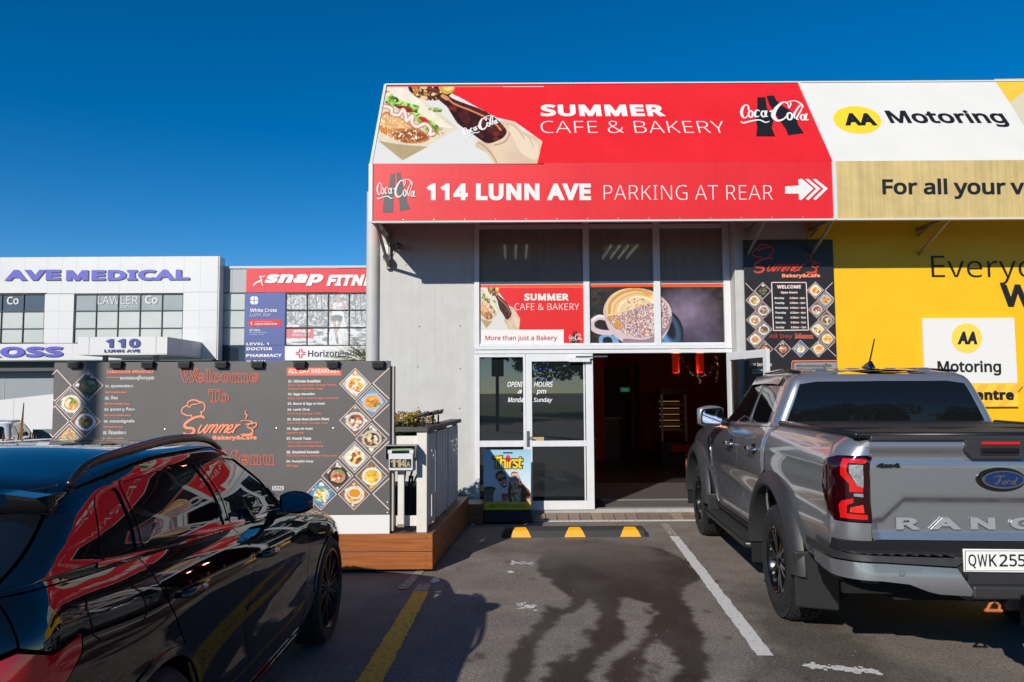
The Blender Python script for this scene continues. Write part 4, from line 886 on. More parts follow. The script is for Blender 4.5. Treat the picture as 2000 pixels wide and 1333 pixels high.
def trace(word, step=.018):
    """marching squares segments of a word's outline in (x, y) units, plus total advance"""
    segs = []; x0 = 0
    for ch in word:
        nx, ny = int(1.35 / step), int(1.2 / step); xs = np.arange(nx) * step - .08; ys = np.arange(ny) * step - .1; X, Y = np.meshgrid(xs, ys); m, adv = serif_mask(ch, X, Y); f_ = m.astype(float)
        for _ in range(1): f_[1:-1, 1:-1] = (f_[1:-1, 1:-1] * 4 + f_[:-2, 1:-1] + f_[2:, 1:-1] + f_[1:-1, :-2] + f_[1:-1, 2:]) / 8
        for j in range(ny - 1):
            row = f_[j:j + 2]
            if row.max() < .5 or row.min() >= .5: continue
            for i in range(nx - 1):
                a, b, c, d = f_[j, i], f_[j, i + 1], f_[j + 1, i + 1], f_[j + 1, i]; pts = []
                for p, q, (ax_, ay_), (bx_, by_) in ((a, b, (0, 0), (1, 0)), (b, c, (1, 0), (1, 1)), (c, d, (1, 1), (0, 1)), (d, a, (0, 1), (0, 0))):
                    if (p >= .5) != (q >= .5): t = (.5 - p) / (q - p); pts.append((xs[i] + step * (ax_ + (bx_ - ax_) * t) + x0, ys[j] + step * (ay_ + (by_ - ay_) * t)))
                if len(pts) >= 2: segs.append((pts[0], pts[1]))
        x0 += adv
    return segs, x0
def outline_word(fr, par, word, rect, m, wpx=1.7, px=True, cap=1.0):
    segs, adv = trace(word); a = Vector(fr.uv(rect[0], rect[3])); b = Vector(fr.uv(rect[2], rect[3])); t_ = Vector(fr.uv(rect[0], rect[1])); U = (b - a) / adv; V = Vector((0, t_.y - a.y)) / cap
    wd = (Vector(fr.uv(rect[0] + wpx, rect[3])) - a).length / 2; mb = MB(); kk = 0
    for p, q in segs:
        P_, Q_ = a + U * p[0] + V * p[1], a + U * q[0] + V * q[1]; t = (Q_ - P_)
        if t.length < 1e-7: continue
        t.normalize(); nn = Vector((-t.y, t.x)) * wd; e = t * wd * .35; P_ -= e; Q_ += e
        kk += 1; lf = .003 + (kk % 12) * 2.2e-4
        mb.add([fr.p(*(P_ - nn), lf), fr.p(*(Q_ - nn), lf), fr.p(*(Q_ + nn), lf), fr.p(*(P_ + nn), lf)], [(0, 1, 2, 3)])
    return mb.build('outline_lettering', m, par, fix=False)
M_outl = mat('coral_outline', '#c8644c', rough=.5)
outline_word(BD, mb_, 'Welcome', (352, 722, 508, 747), M_outl); outline_word(BD, mb_, 'To', (407, 762, 449, 786), M_outl); outline_word(BD, mb_, 'Menu', (430, 881, 539, 908), M_outl)
M_fix = mat('screw_zinc', '#c7c5c0', rough=.3, metal=.7)
for px, py in ((322, 839), (540, 837), (651, 837), (757, 982), (757, 1002)):
    q = at(px, py, YB); MB().lathe([(0, -.006), (.008, -.004), (.011, 0)], (q.x, YB, q.z), 'Y', 10).build('screw', M_fix, mb_)
# board top lamps
M_lampb = mat('lamp_black_plastic', '#1c1c1e', rough=.45, noise=.1, nscale=30)
lm = MB(); lm.hexa([(-.05, -.048, -.04), (.05, -.048, -.04), (.05, -.005, -.048), (-.05, -.005, -.048), (-.054, -.048, .012), (.054, -.048, .012), (.054, -.005, .012), (-.054, -.005, .012)])
lm.box((-.058, -.052, .012), (.058, .03, .018)); lm.box((-.043, -.053, -.034), (.043, -.049, .004)); lme = lm.mesh('lamp_case', M_lampb)
lb = MB().box((-.03, -.01, -.03), (-.018, .034, .012)); lb.box((.018, -.01, -.03), (.03, .034, .012)); lbe = lb.mesh('lamp_bracket', M_brk)
ll = MB().box((-.038, -.0555, -.03), (.038, -.0532, 0)).mesh('lamp_lens', mat('lamp_lens_smoke', '#2b2c2e', rough=.12))
IW = wmat(mb_).inverted()
for px in (141, 223, 285, 357, 429, 500, 583, 648, 723 if False else 737):
    q = at(px, 709.5, YB - .06); L_ = IW @ Vector((q.x * YB / (YB - .12) if False else q.x, YB, q.z)); 
    o = link('lamp', lme, mb_, L_); link('lamp_bracket', lbe, o); link('lamp_lens', ll, o)

# ================================================================== WALL MENU PANEL beside the door
YP = YY - .03
PF = facade(YP)
z5 = zmap(1440, 460, 4.936)
wp = thing('wall_menu_sign', tuple(at(1545, 720, YP)), 'tall black wall panel with WELCOME opening hours inside a ring of food photos', 'sign')
M_pblk = mat('panel_black', '#262425', rough=.38, noise=.05, nscale=6)
pl0, pl1 = at(1455.5, 600, YP).x, at(1631, 600, YP).x
bx('panel', (pl0, YP, 1.2), (pl1, YP + .028, at(1540, 468.5, YP).z), M_pblk, wp, bevel=.002)
emblem(PF, wp, (1469, 477, 1601, 535), mat('red_emblem', '#c9402c', rough=.5), w_=1.0)
def L5(t, x0, y0, x1, y1, m, bold=.02): return lettering(PF, t, (*z5(x0, y0), *z5(x1, y1)), m, wp, bold=bold, lift=.003, skew=False, res=2)
L5('Bakery&Cafe', 430, 370, 797, 415, mat('coral_emblem'), .05)
for a, b in (((330, 455), (663, 455)), ((663, 455), (685, 913)), ((685, 913), (348, 918)), ((348, 918), (330, 455))): poly_line(PF, wp, [z5(*a), z5(*b)], M_pink, 1.7)
L5('WELCOME', 382, 480, 612, 514, M_pink, .04); L5('Open Hours', 418, 541, 580, 567, M_pink, .04)
for i, (d_, x1) in enumerate((('Monday', 452), ('Tuesday', 455), ('Wednesday', 492), ('Thursday', 470), ('Friday', 440), ('Saturday', 467), ('Sunday', 453))):
    x0 = 358 + i * 2; y = 608 + i * 47; L5(d_, x0, y - 13, x1, y + 12, M_white, .03); L5('6:30am - %dpm' % (4 if i < 4 else 7), 505 + i * 2, y - 13, 652 + i * 2, y + 12, M_pink, .03)
outline_word(PF, wp, 'Menu', (*z5(558, 950), *z5(735, 993)), M_outl, 1.2)
L5('All Day', 302, 950, 535, 1003, mat('dull_red_print', '#8c3a2c', rough=.5), .03)
for cx, cy, k in ((245,535,0),(163,627,1),(250,722,2),(167,817,3),(255,908,2),(172,1003,3),(262,1098,9),(437,1095,9),(608,1093,11),(783,1093,12),(752,530,4),(850,620,5),(765,715,6),(857,812,7),(775,905,8),(865,995,10)):
    diamond(PF, wp, *z5(cx, cy), 16.8, 16.8, k, M_pink, nn=20, wd=.07)
for pts in ([(78,460),(152,538)], [(918,455),(845,530),(928,606)], [(925,640),(855,715),(933,795)], [(938,835),(865,908),(942,985)], [(945,1020),(872,1093),(952,1168)]): poly_line(PF, wp, [z5(*p) for p in pts], M_pink, 1.0)
L5('Our Services:', 120, 1228, 332, 1262, M_pink, .03); L5('Coffee', 150, 1285, 245, 1312, M_white); L5('Breakfast', 150, 1312, 270, 1335, M_white)
shape(PF, P(z5, [(522, 1225), (535, 1207), (958, 1204), (958, 1330), (522, 1330)]), M_coral, wp, .002, 'print'); shape(PF, P(z5, [(530, 1230), (541, 1217), (958, 1213), (958, 1330), (530, 1330)]), M_pblk, wp, .003, 'print'); shape(PF, P(z5, [(542, 1235), (552, 1226), (958, 1223), (958, 1330), (542, 1330)]), mat('grey_label', '#8c8a8a', rough=.5), wp, .004, 'print')
lettering(PF, 'អាហារពេលព្រឹក', (*z5(568, 1236), *z5(905, 1282)), M_pblk, wp, bold=.02, lift=.006)

# ================================================================== motoring centre hanging board
YS = YY - .05
SF = facade(YS)
z6 = zmap(1400, 420, 3.2517)
ab = thing('motoring_sign', tuple(at(1895, 795, YS)), 'white square motoring sign with round yellow AA emblem on the yellow wall', 'sign')
sa, sb = at(1805.5, 700, YS).x, at(1985, 700, YS).x; sz = [at(1895, y, YS).z for y in (621.5, 749.5, 795)]
bx('panel', (sa, YS, sz[1]), (sb, YS + .04, sz[0]), M_white, ab, bevel=.002); bx('lower_panel', (sa, YS, sz[2]), (sb, YS + .04, sz[1] - .001), mat('sign_yellow', '#f0c53c', rough=.45), ab)
q = [at(1888 + 30 * math.cos(a), 661 + 29 * math.sin(a), YS) for a in [k * math.pi / 24 for k in range(48)]]
shape(SF, [(p.x, p.z) for p in q], mat('sign_disc', '#f0cf52', rough=.45), ab, .002, 'emblem_disc', px=False)
lettering(SF, 'AA', (1869, 648, 1908, 673), M_blk, ab, bold=.045, shear=.15, lift=.004); lettering(SF, 'Motoring', (1831, 705, 1955, 734), M_blk, ab, bold=.022)
lettering(SF, 'Centre', (1886, 762, 1980, 782), M_blk, ab, bold=.05)
for k in range(3):
    x = 1880 + k * 34; shape(SF, [(x, 794), (x + 16, 794), (x + 52, 751), (x + 36, 751)] if k < 3 else [(x, 772), (1984, 768), (1984, 751), (x + 12, 751)], mat('sign_orange', '#ecb236', rough=.45), ab, .0015, 'print')
# ================================================================== DECK, RAILING, LETTERBOX, PLANTING
M_cedar = mat('stained_cedar', '#96541f', rough=.5, noise=.3, nscale=3.5, bump=.15, bscale=30, stretch=(.6, 3, 12), coat=.15)
M_cedar2 = mat('stained_cedar_end', '#8a4f28', rough=.55, noise=.3, nscale=3.5, bump=.15, bscale=30, stretch=(6, .6, 12))
M_plank = mat('deck_board', '#6b4a38', rough=.65, noise=.25, nscale=4, bump=.25, bscale=25, stretch=(14, .8, 1))
M_cream = mat('cream_paint', '#d8d2c8', rough=.5, noise=.05, nscale=8, bump=.05, bscale=40)
M_rail = mat('dark_handrail', '#4a4542', rough=.6, noise=.2, nscale=6, stretch=(1, 8, 8))
DZ = .35
deck = thing('timber_deck', (-2.6, 7.0, 0), 'raised timber deck with orange-brown fascia boards under the menu board', 'deck')
dL = -4.6; cF = Vector((-.74, 6.93)); cB = Vector((-.55, 9.33))
def dright(y): return cF.x + (cB.x - cF.x) * (y - cF.y) / (cB.y - cF.y)
i = 0; x = dL
while x < -.9:
    x2 = x + .138; MB().box((x, cF.y + .03, DZ - .03), (x2, 9.86, DZ - random.uniform(0, .003))).build('deck_plank', M_plank, deck); x = x2 + .006
y = cF.y + .03
MB().hexa([(x, y, DZ - .03), (dright(y) - .16, y, DZ - .03), (dright(9.86) - .16, 9.86, DZ - .03), (x, 9.86, DZ - .03), (x, y, DZ - .002), (dright(y) - .16, y, DZ - .002), (dright(9.86) - .16, 9.86, DZ - .002), (x, 9.86, DZ - .002)]).build('deck_plank', M_plank, deck)
MB().hexa([(dright(y) - .154, y, DZ - .03), (dright(y) - .002, y, DZ - .03), (dright(9.34) - .002, 9.34, DZ - .03), (dright(9.34) - .154, 9.34, DZ - .03), (dright(y) - .154, y, DZ), (dright(y) - .002, y, DZ), (dright(9.34) - .002, 9.34, DZ), (dright(9.34) - .154, 9.34, DZ)]).build('border_plank', M_plank, deck)
for k, (z0_, z1_) in enumerate(((.19, DZ + .002), (.03, .186))):
    bx('fascia_board', (dL, cF.y, z0_), (cF.x, cF.y + .028, z1_), M_cedar, deck, bevel=.004)
    z0b = z0_
    MB().hexa([(cF.x - .028, cF.y + .0285, z0b), (cF.x, cF.y + .0285, z0b), (cB.x, cB.y, z0b), (cB.x - .028, cB.y, z0b), (cF.x - .028, cF.y + .0285, z1_), (cF.x, cF.y + .0285, z1_), (cB.x, cB.y, z1_), (cB.x - .028, cB.y, z1_)]).build('side_board', M_cedar2, deck, bevel=.004)
    for zz_ in (z0_ + .04, z1_ - .035): MB().lathe([(0, -.002), (.006, -.001), (.006, 0)], (cF.x - .06, cF.y, zz_), 'Y', 8).build('screw', M_black, deck)
bx('under_deck_shade_sheet', (dL, cF.y + .2, .0), (cF.x - .2, cF.y + .25, DZ - .05), M_black, deck)  # matt black sheet that paints in the shade under the deck
bx('stump', (-1.02, 7.06, 0), (-.93, 7.15, DZ - .06), mat('weathered_post', '#7f7b6c', rough=.8, noise=.2, nscale=12), deck)
bx('stump', (-2.6, 7.06, 0), (-2.5, 7.16, DZ - .06), mat('weathered_post'), deck)
# step block at the cafe wall
stp = thing('timber_step', (-.48, 9.6, 0), 'dark stained timber step block between the deck and the cafe glazing', 'step')
for z0_, z1_ in ((.0, .125), (.13, .252)): bx('board', (-.572, 9.36, z0_), (-.375, 9.388, z1_), M_cedar2, stp, bevel=.003); bx('side_board', (-.403, 9.389, z0_), (-.375, 9.79, z1_), M_cedar2, stp, bevel=.003)
bx('tread', (-.572, 9.389, .222), (-.404, 9.79, .25), mat('grey_tread', '#9b948c', rough=.7, noise=.2, nscale=9, stretch=(12, 1, 1)), stp, bevel=.003)
# railing
rl = thing('railing', (-.85, 8, DZ), 'cream painted deck railing with dark handrail and slim balusters', 'railing')
zt_ = at(900, 835, 7.05).z
PZ = at(830, 843, 7.05).z
rp0, rp1 = at(814, 950, 7.0).x, at(834, 950, 7.0).x
bx('corner_post', (rp0, 6.99, DZ + .001), (rp1, 7.08, PZ), M_cream, rl, bevel=.004)
RX = lambda yy: rp1 - .05 + (yy - 7.0) * .082 - .012
endY = 9.05
HR = MB(); HR.hexa([(RX(6.97) - .06, 6.97, PZ), (RX(6.97) + .075, 6.97, PZ), (RX(endY) + .075, endY, PZ), (RX(endY) - .06, endY, PZ), (RX(6.97) - .06, 6.97, PZ + .04), (RX(6.97) + .075, 6.97, PZ + .04), (RX(endY) + .075, endY, PZ + .04), (RX(endY) - .06, endY, PZ + .04)]); HR.build('handrail', M_rail, rl, bevel=.004)
bx('front_handrail', (br + .002, 7.0, PZ - .002), (RX(6.97) - .062, 7.09, PZ + .043), M_rail, rl, bevel=.004)
bx('front_board', (at(766, 850, 7.02).x, 7.02, at(780, 900, 7.02).z), (rp0 - .002, 7.045, at(780, 852, 7.02).z), M_cream, rl, bevel=.003)
bx('bottom_rail', (br + .01, 7.02, at(780, 1028, 7.02).z), (rp0 - .002, 7.05, at(780, 1008, 7.02).z), M_cream, rl, bevel=.003)
for yy in (7.55, 8.25, endY - .06): bx('post', (RX(yy) - .03, yy, DZ + .001), (RX(yy) + .03, yy + .06, PZ - .001), M_cream, rl, bevel=.003)
bal = MB().box((-.012, -.024, 0), (.012, .024, PZ - DZ - .07)).mesh('baluster', M_cream)
yy = 7.16
IR = wmat(rl).inverted()
while yy < endY - .08:
    if min(abs(yy - a) for a in (7.58, 8.28)) > .055: link('baluster', bal, rl, IR @ Vector((RX(yy) + .036, yy, DZ + .04)), (0, 0, -.08))
    yy += .098
for za in (DZ + .06, PZ - .1): MB().hexa([(RX(7.1) - .02, 7.08, za), (RX(7.1) + .02, 7.08, za), (RX(endY) + .02, endY, za), (RX(endY) - .02, endY, za), (RX(7.1) - .02, 7.08, za + .06), (RX(7.1) + .02, 7.08, za + .06), (RX(endY) + .02, endY, za + .06), (RX(endY) - .02, endY, za + .06)]).build('side_rail', M_cream, rl)
# letterbox on its post
lbx = thing('letterbox', tuple(at(787, 1028, 6.98)), 'white letterbox numbered 114A on a thin post beside the menu board', 'letterbox')
YL = 6.86
x0_, x1_ = at(757, 900, YL).x, at(808, 900, YL).x; z0_, z1_ = at(780, 921, YL).z, at(780, 879, YL).z
def Q(px, py, Y=YL): return at(px, py, Y)
lw_ = MB(); w_ = .012
lw_.box((x0_, YL, z0_), (x1_, YL + w_, z1_ - .035)); lw_.box((x0_, YL, z0_), (x0_ + w_, YL + .15, z1_)); lw_.box((x1_ - w_, YL, z0_), (x1_, YL + .15, z1_)); lw_.box((x0_, YL, z0_), (x1_, YL + .15, z0_ + w_)); lw_.box((x0_, YL + .15 - w_, z0_), (x1_, YL + .15, z1_))
lw_.box((x0_ + .002, YL - .004, z1_ - .034), (x0_ + .04, YL + w_, z1_ - .002)); lw_.box((x1_ - .04, YL - .004, z1_ - .034), (x1_ - .002, YL + w_, z1_ - .002))
lw_.build('box', M_edge, lbx, bevel=.002)
lid = MB(); lid.hexa([(x0_ - .02, YL - .02, z1_ + .004), (x1_ + .02, YL - .02, z1_ + .004), (x1_ + .02, YL + .16, z1_ + .05), (x0_ - .02, YL + .16, z1_ + .05), (x0_ - .02, YL - .02, z1_ + .012), (x1_ + .02, YL - .02, z1_ + .012), (x1_ + .02, YL + .16, z1_ + .06), (x0_ - .02, YL + .16, z1_ + .06)])
lid = MB(); 
for s_, xx in ((-1, x0_), (1, x1_)): lid.prism([(xx + s_ * .016, YL - .03, z1_ - .07), (xx + s_ * .016, YL + .15, z1_ - .12), (xx + s_ * .016, YL + .15, z1_ + .04), (xx + s_ * .016, YL - .03, z1_ + .035)], (.003, 0, 0))
lid.box((x0_ - .016, YL + .0, z1_ + .035), (x1_ + .02, YL + .153, z1_ + .042)); lid.build('hood', mat('galvanised', '#a9a9a7', rough=.4, metal=.5, noise=.08, nscale=20), lbx)
LF = facade(YL - .001); q0, q1 = Q(761, 914), Q(803, 897)
bx('number_plate', (q0.x, YL - .004, q0.z), (q1.x, YL - .0012, q1.z), mat('plate_navy', '#16202c', rough=.4), lbx)
LF2 = facade(YL - .005); gold = mat('gold_numerals', '#c9b27c', rough=.35, metal=.4)
for t_, a, b, c_ in (('1', 763, 771, 898.5), ('1', 773, 781, 898.5), ('4', 782, 792, 898.5), ('A', 793.5, 801.5, 902)): lettering(LF2, t_, (a, c_, b, 912.5), gold, lbx, bold=.03, name='numeral', lift=.001)
for a in (771.6, 782, 792.6): bx('divider', (Q(a, 905).x - .002, YL - .0055, q0.z), (Q(a, 905).x + .002, YL - .0042, q1.z), M_white, lbx)
pa, pb = at(777.5, 980, 6.95).x, at(789.5, 980, 6.95).x
bx('post', (pa, 6.93, at(785, 1030, 6.93).z), (pb, 6.975, z0_ - .001), M_cream, lbx, bevel=.003); bx('post_cap', (pa - .003, 6.925, at(785, 1030, 6.93).z), (pb + .003, 6.93, at(785, 1024, 6.93).z), mat('weathered_post'), lbx)
nw = MB()
for k in range(4): nw.hexa([(x0_ + .01, YL + .01 + k * .012, z1_ - .012 + k * .004), (x1_ - .02, YL + .01 + k * .012, z1_ - .004 + k * .004), (x1_ - .02, YL + .10 + k * .01, z1_ + .004 + k * .004), (x0_ + .01, YL + .10 + k * .01, z1_ - .004 + k * .004), (x0_ + .01, YL + .01 + k * .012, z1_ - .009 + k * .004), (x1_ - .02, YL + .01 + k * .012, z1_ - .001 + k * .004), (x1_ - .02, YL + .10 + k * .01, z1_ + .007 + k * .004), (x0_ + .01, YL + .10 + k * .01, z1_ - .001 + k * .004)])
o = nw.build('mail_bundle', mat('paper_green', '#8fa38a', rough=.7, noise=.2, nscale=15)); tag(o, 'folded green and white papers sticking out of the letterbox', 'papers')
# folded black stand seen behind the letterbox post
fs_ = MB(); a_, b_ = at(806, 930, 7.5), at(797, 1018, 7.5); fs_.tube([a_, b_], .012, 6); fs_.tube([a_ + Vector((-.03, .02, 0)), b_ + Vector((-.03, .02, 0))], .012, 6)
for t in (.2, .4, .6, .8): q = a_.lerp(b_, t); fs_.tube([q, q + Vector((-.03, .02, 0))], .008, 6)
tag(fs_.build('folding_stand', M_black), 'black folded stand leaning in the shade behind the letterbox post', 'stand')
# solar lamps on the handrail
M_pv = mat('solar_cell', '#12161c', rough=.12)
for px, yy_, lab in ((845, 7.12, 'small black solar lamp nearest the menu board on the handrail'), (868, 7.62, 'small black solar lamp, middle one on the handrail'), (877, 7.92, 'small black solar lamp, farthest along the handrail')):
    q = Vector((RX(yy_), yy_, PZ + .04)); sl_ = thing('solar_lamp', tuple(q), lab, 'lamp', 'solar lamps on the deck handrail')
    MB().lathe([(.02, 0), (.02, .006), (.009, .012), (.009, .09)], tuple(q), 'Z', 12).build('stem', M_lampb, sl_)
    h = MB(); h.hexa([q + Vector(v) for v in ((-.09, -.05, .085), (.04, -.05, .1), (.04, .07, .1), (-.09, .07, .085), (-.095, -.055, .1), (.055, -.055, .15), (.055, .075, .15), (-.095, .075, .1))]); h.build('head', M_lampb, sl_, bevel=.008)
    h = MB(); h.hexa([q + Vector(v) for v in ((-.08, -.045, .106), (.03, -.045, .143), (.03, .065, .143), (-.08, .065, .106), (-.08, -.045, .109), (.03, -.045, .146), (.03, .065, .146), (-.08, .065, .109))]); h.build('solar_panel', M_pv, sl_)
# leaves
def leaf_cloud(name, m, par, blobs, n, size, seed, up=.3):
    rr = random.Random(seed); vs, fs = [], []
    tot = sum(b[3] * b[4] * b[5] for b in blobs)
    for b in blobs:
        for _ in range(int(n * b[3] * b[4] * b[5] / tot)):
            while True:
                p = Vector((rr.uniform(-1, 1), rr.uniform(-1, 1), rr.uniform(-1, 1)))
                if .25 < p.length < 1: break
            if rr.random() < .6: p = p.normalized() * rr.uniform(.8, 1.05)
            c = Vector((b[0] + p.x * b[3], b[1] + p.y * b[4], b[2] + p.z * b[5])); nn = Vector((rr.gauss(0, 1), rr.gauss(0, 1), rr.gauss(0, 1) + up)).normalized()
            t = nn.orthogonal().normalized(); t = Matrix.Rotation(rr.random() * 6.28, 3, nn) @ t; u = nn.cross(t); s_ = size * rr.uniform(.6, 1.4); k = len(vs)
            vs += [c - t * s_, c + u * s_ * .55 + nn * s_ * .15, c + t * s_, c - u * s_ * .55 + nn * s_ * .15]; fs.append((k, k + 1, k + 2, k + 3))
    mb = MB(); mb.v = [tuple(v) for v in vs]; mb.f = fs; mb.mi = [0] * len(fs); return mb.build(name, m, par, fix=False)
def leaf_mat(name, c1, c2, c3=None):
    m = mat(name, c1, rough=.55, spec=.35)
    n = m.node_tree; b = n.nodes['Principled BSDF']; L = n.links; g = n.nodes.new('ShaderNodeNewGeometry'); r_ = n.nodes.new('ShaderNodeValToRGB'); L.new(g.outputs['Random Per Island'], r_.inputs[0])
    r_.color_ramp.elements[0].color = (*hx(c1), 1); r_.color_ramp.elements[1].color = (*hx(c2), 1)
    if c3: e = r_.color_ramp.elements.new(.85); e.color = (*hx(c3), 1)
    L.new(r_.outputs[0], b.inputs['Base Color']); return m
M_succ = leaf_mat('jade_leaf', '#6a7426', '#a5a840', '#a87838')
sh = thing('succulent_shrub', (-1.15, 7.9, DZ), 'olive green jade plant shrub growing behind the deck railing', 'shrub')
def q3(px, py, Y): return tuple(at(px, py, Y))
bl_ = [(*q3(790, 832, 8.2), .22, .2, .15), (*q3(820, 826, 8.2), .18, .2, .13), (*q3(760, 843, 8.2), .22, .2, .13), (*q3(845, 843, 8.1), .12, .12, .09), (*q3(795, 862, 8.15), .34, .22, .15), (*q3(858, 848, 8.05), .06, .06, .06), (*q3(735, 870, 8.2), .2, .2, .2)]
leaf_cloud('foliage', M_succ, sh, bl_, 5600, .019, 2)
stm = MB()
for k in range(5): stm.tube([(-1.3 + k * .05, 8.25, DZ + .28), (-1.35 + k * .09, 8.2 + .03 * k, .9), (-1.4 + k * .13, 8.2, 1.2)], .012, 6)
stm.build('stem', mat('brown_stem', '#5a4a34', rough=.8), sh)
bx('pot', (-1.5, 8.0, DZ + .001), (-1.0, 8.45, DZ + .3), mat('pot_charcoal', '#2c2a29', rough=.7), sh, bevel=.01)

# ================================================================== THIRST PAVEMENT SIGN
YT = 9.50
TF = facade(YT)
ts = thing('pavement_sign', tuple(at(991, 1017, YT)), 'pavement sign with two smiling women in sunglasses drinking smoothies, yellow foot band', 'sign')
t0, t1 = at(944.5, 940, YT), at(1037, 940, YT); zT, zB_, zY = at(990, 879, YT).z, at(990, 997, YT).z, at(990, 981, YT).z
bx('board', (t0.x, YT, zB_), (t1.x, YT + .025, zT), mat('sign_board_grey', '#9aa4aa', rough=.5), ts, bevel=.003)
z7t = zmap(740, 780, 4.4438)
tc_ = Canvas([(912, 442), (1322, 442), (908, 968), (1316, 968)], 150, 190, '#8fc0d8')
def thirst(c):
    X, Y = c.X, c.Y
    g = np.clip((Y - 440) / 330, 0, 1); c.put(g, '#d3dfe6'); full = np.ones(X.shape, bool)
    c.ell(960, 782, 60, 25, '#3a3a2a'); c.poly([(905,778),(1010,785),(1010,900),(905,900)], '#5a564e'); 
    for x in range(915, 1000, 9): c.line([(x, 835), (x, 895)], 3, '#8a8880')
    # two friends: left one dark hair tied up, right one long auburn hair
    c.poly([(1012,680),(1020,640),(1050,625),(1090,640),(1105,670),(1080,660),(1030,700)], '#3a261c', True); c.ell(1062, 632, 16, 14, '#3a261c')
    c.poly([(1005,895),(1002,800),(1040,765),(1100,770),(1135,800),(1150,895)], '#d9d5d0', True)
    c.poly([(1026,690),(1040,655),(1080,650),(1108,680),(1115,735),(1100,768),(1075,770),(1045,735)], '#c98f72', True); c.poly([(1062,735),(1108,728),(1112,752),(1095,768),(1072,760)], '#6a1f1c', True); c.ell(1092, 742, 16, 8, '#f1e6de', -8)
    c.ell(1052, 700, 23, 15, '#14100e', -18); c.ell(1091, 686, 19, 14, '#14100e', -18); c.line([(1030,702),(1110,680)], 5, '#14100e')
    c.poly([(1145,650),(1170,630),(1205,640),(1225,690),(1260,750),(1310,800),(1312,895),(1140,895),(1120,800),(1130,720)], '#6e3620', True); c.speck(c.inpoly([(1120,640),(1312,740),(1312,895),(1120,895)]) & (c.c[..., 0] < .25), ['#9c5a34', '#43200f'], .05, .58, 5)
    c.poly([(1138,700),(1148,655),(1185,640),(1218,660),(1225,720),(1205,760),(1180,772),(1155,755)], '#dba889', True); c.ell(1157, 692, 21, 17, '#1f86c4'); c.ell(1203, 690, 22, 17, '#1a7ab8'); c.ell(1157, 686, 15, 7, '#6fd0ea'); c.ell(1203, 684, 15, 7, '#6fd0ea'); c.line([(1135,684),(1226,682)], 4, '#c9a23c', False)
    c.ell(1181, 742, 12, 6, '#a8403a'); c.line([(1181,745),(1184,780)], 5, '#c9302c', False)
    c.poly([(1150,780),(1195,765),(1222,800),(1225,885),(1160,885)], '#d9c9a8', True); c.speck(c.inpoly([(1150,765),(1225,765),(1225,885),(1150,885)]), ['#5a7a34', '#b06a3c', '#7a3c30'], .05, .6, 2)
    c.poly([(1065,820),(1118,822),(1112,890),(1070,890)], '#b3202c'); c.line([(1080,770),(1085,820)], 4, '#e8e0d8', False); c.speck(c.inpoly([(1065,820),(1118,822),(1112,890),(1070,890)]), ['#e0707a'], .06, .6)
    c.poly([(1205,800),(1235,770),(1230,830),(1210,850)], '#dba889', True); c.poly([(1280,840),(1312,850),(1308,892),(1285,890)], '#dba889', True)
    c.poly([(908,892),(1318,892),(1318,970),(906,970)], '#f2c71c')
thirst(tc_); tc_.build(TF, lambda x, y: TF.uv(*z7t(x, y)), ts, 'poster_print', .0015)
sp_ = cat_spline([(-.5,-.6),(-.2,-1),(.7,-1),(.9,-.6),(.7,-.2),(.8,.5),(.4,1),(-.1,.7)], 3, True)
F_t = TF
ol = lettering(F_t, 'Thirst', (961, 889, 1023, 917), M_blk, ts, bold=.07, shear=.1, lift=.003, spacing=.8)
lettering(F_t, 'Thirst', (963, 890.5, 1021, 915.5), mat('bubble_yellow', '#f0c81c', rough=.4), ts, bold=.02, shear=.1, lift=.008, spacing=.91)
q = [z7t(1120 + 24 * math.cos(a), 520 + 24 * math.sin(a)) for a in [k * math.pi / 9 for k in range(18)]]; shape(TF, q, mat('bubble_red', '#d42a20', rough=.4), ts, .012, 'emblem_disc')
ribbons(TF, [[(1120 + (18 - k * 1.4) * math.cos(k * .8), 520 + (18 - k * 1.4) * math.sin(k * .8), 3) for k in range(12)]], M_blk, ts, lambda x, y: TF.uv(*z7t(x, y)), .0015, .014)
shape(TF, P(z7t, [(1078,460),(1162,460),(1162,472),(1078,472)]), M_black, ts, .003, 'handle_slot')
lettering(TF, 'SMOOTHIES & FRAPPÉS', (956, 985.5, 1026, 990.5), M_blk, ts, bold=.015, lift=.003, spacing=1.3)
fb = MB(); a_, b_, c_, d_ = at(941, 1017, YT - .12), at(1043, 1017, YT - .12), at(945, 997, YT - .01), at(1038, 997, YT - .01)
fb.hexa([(t0.x - .03, YT - .14, .035), (t1.x + .03, YT - .14, .035), (t1.x + .03, YT + .16, .035), (t0.x - .03, YT + .16, .035), (t0.x, YT - .03, zB_ + .005), (t1.x, YT - .03, zB_ + .005), (t1.x, YT + .055, zB_ + .005), (t0.x, YT + .055, zB_ + .005)]); fb.build('base', M_black, ts, bevel=.006)

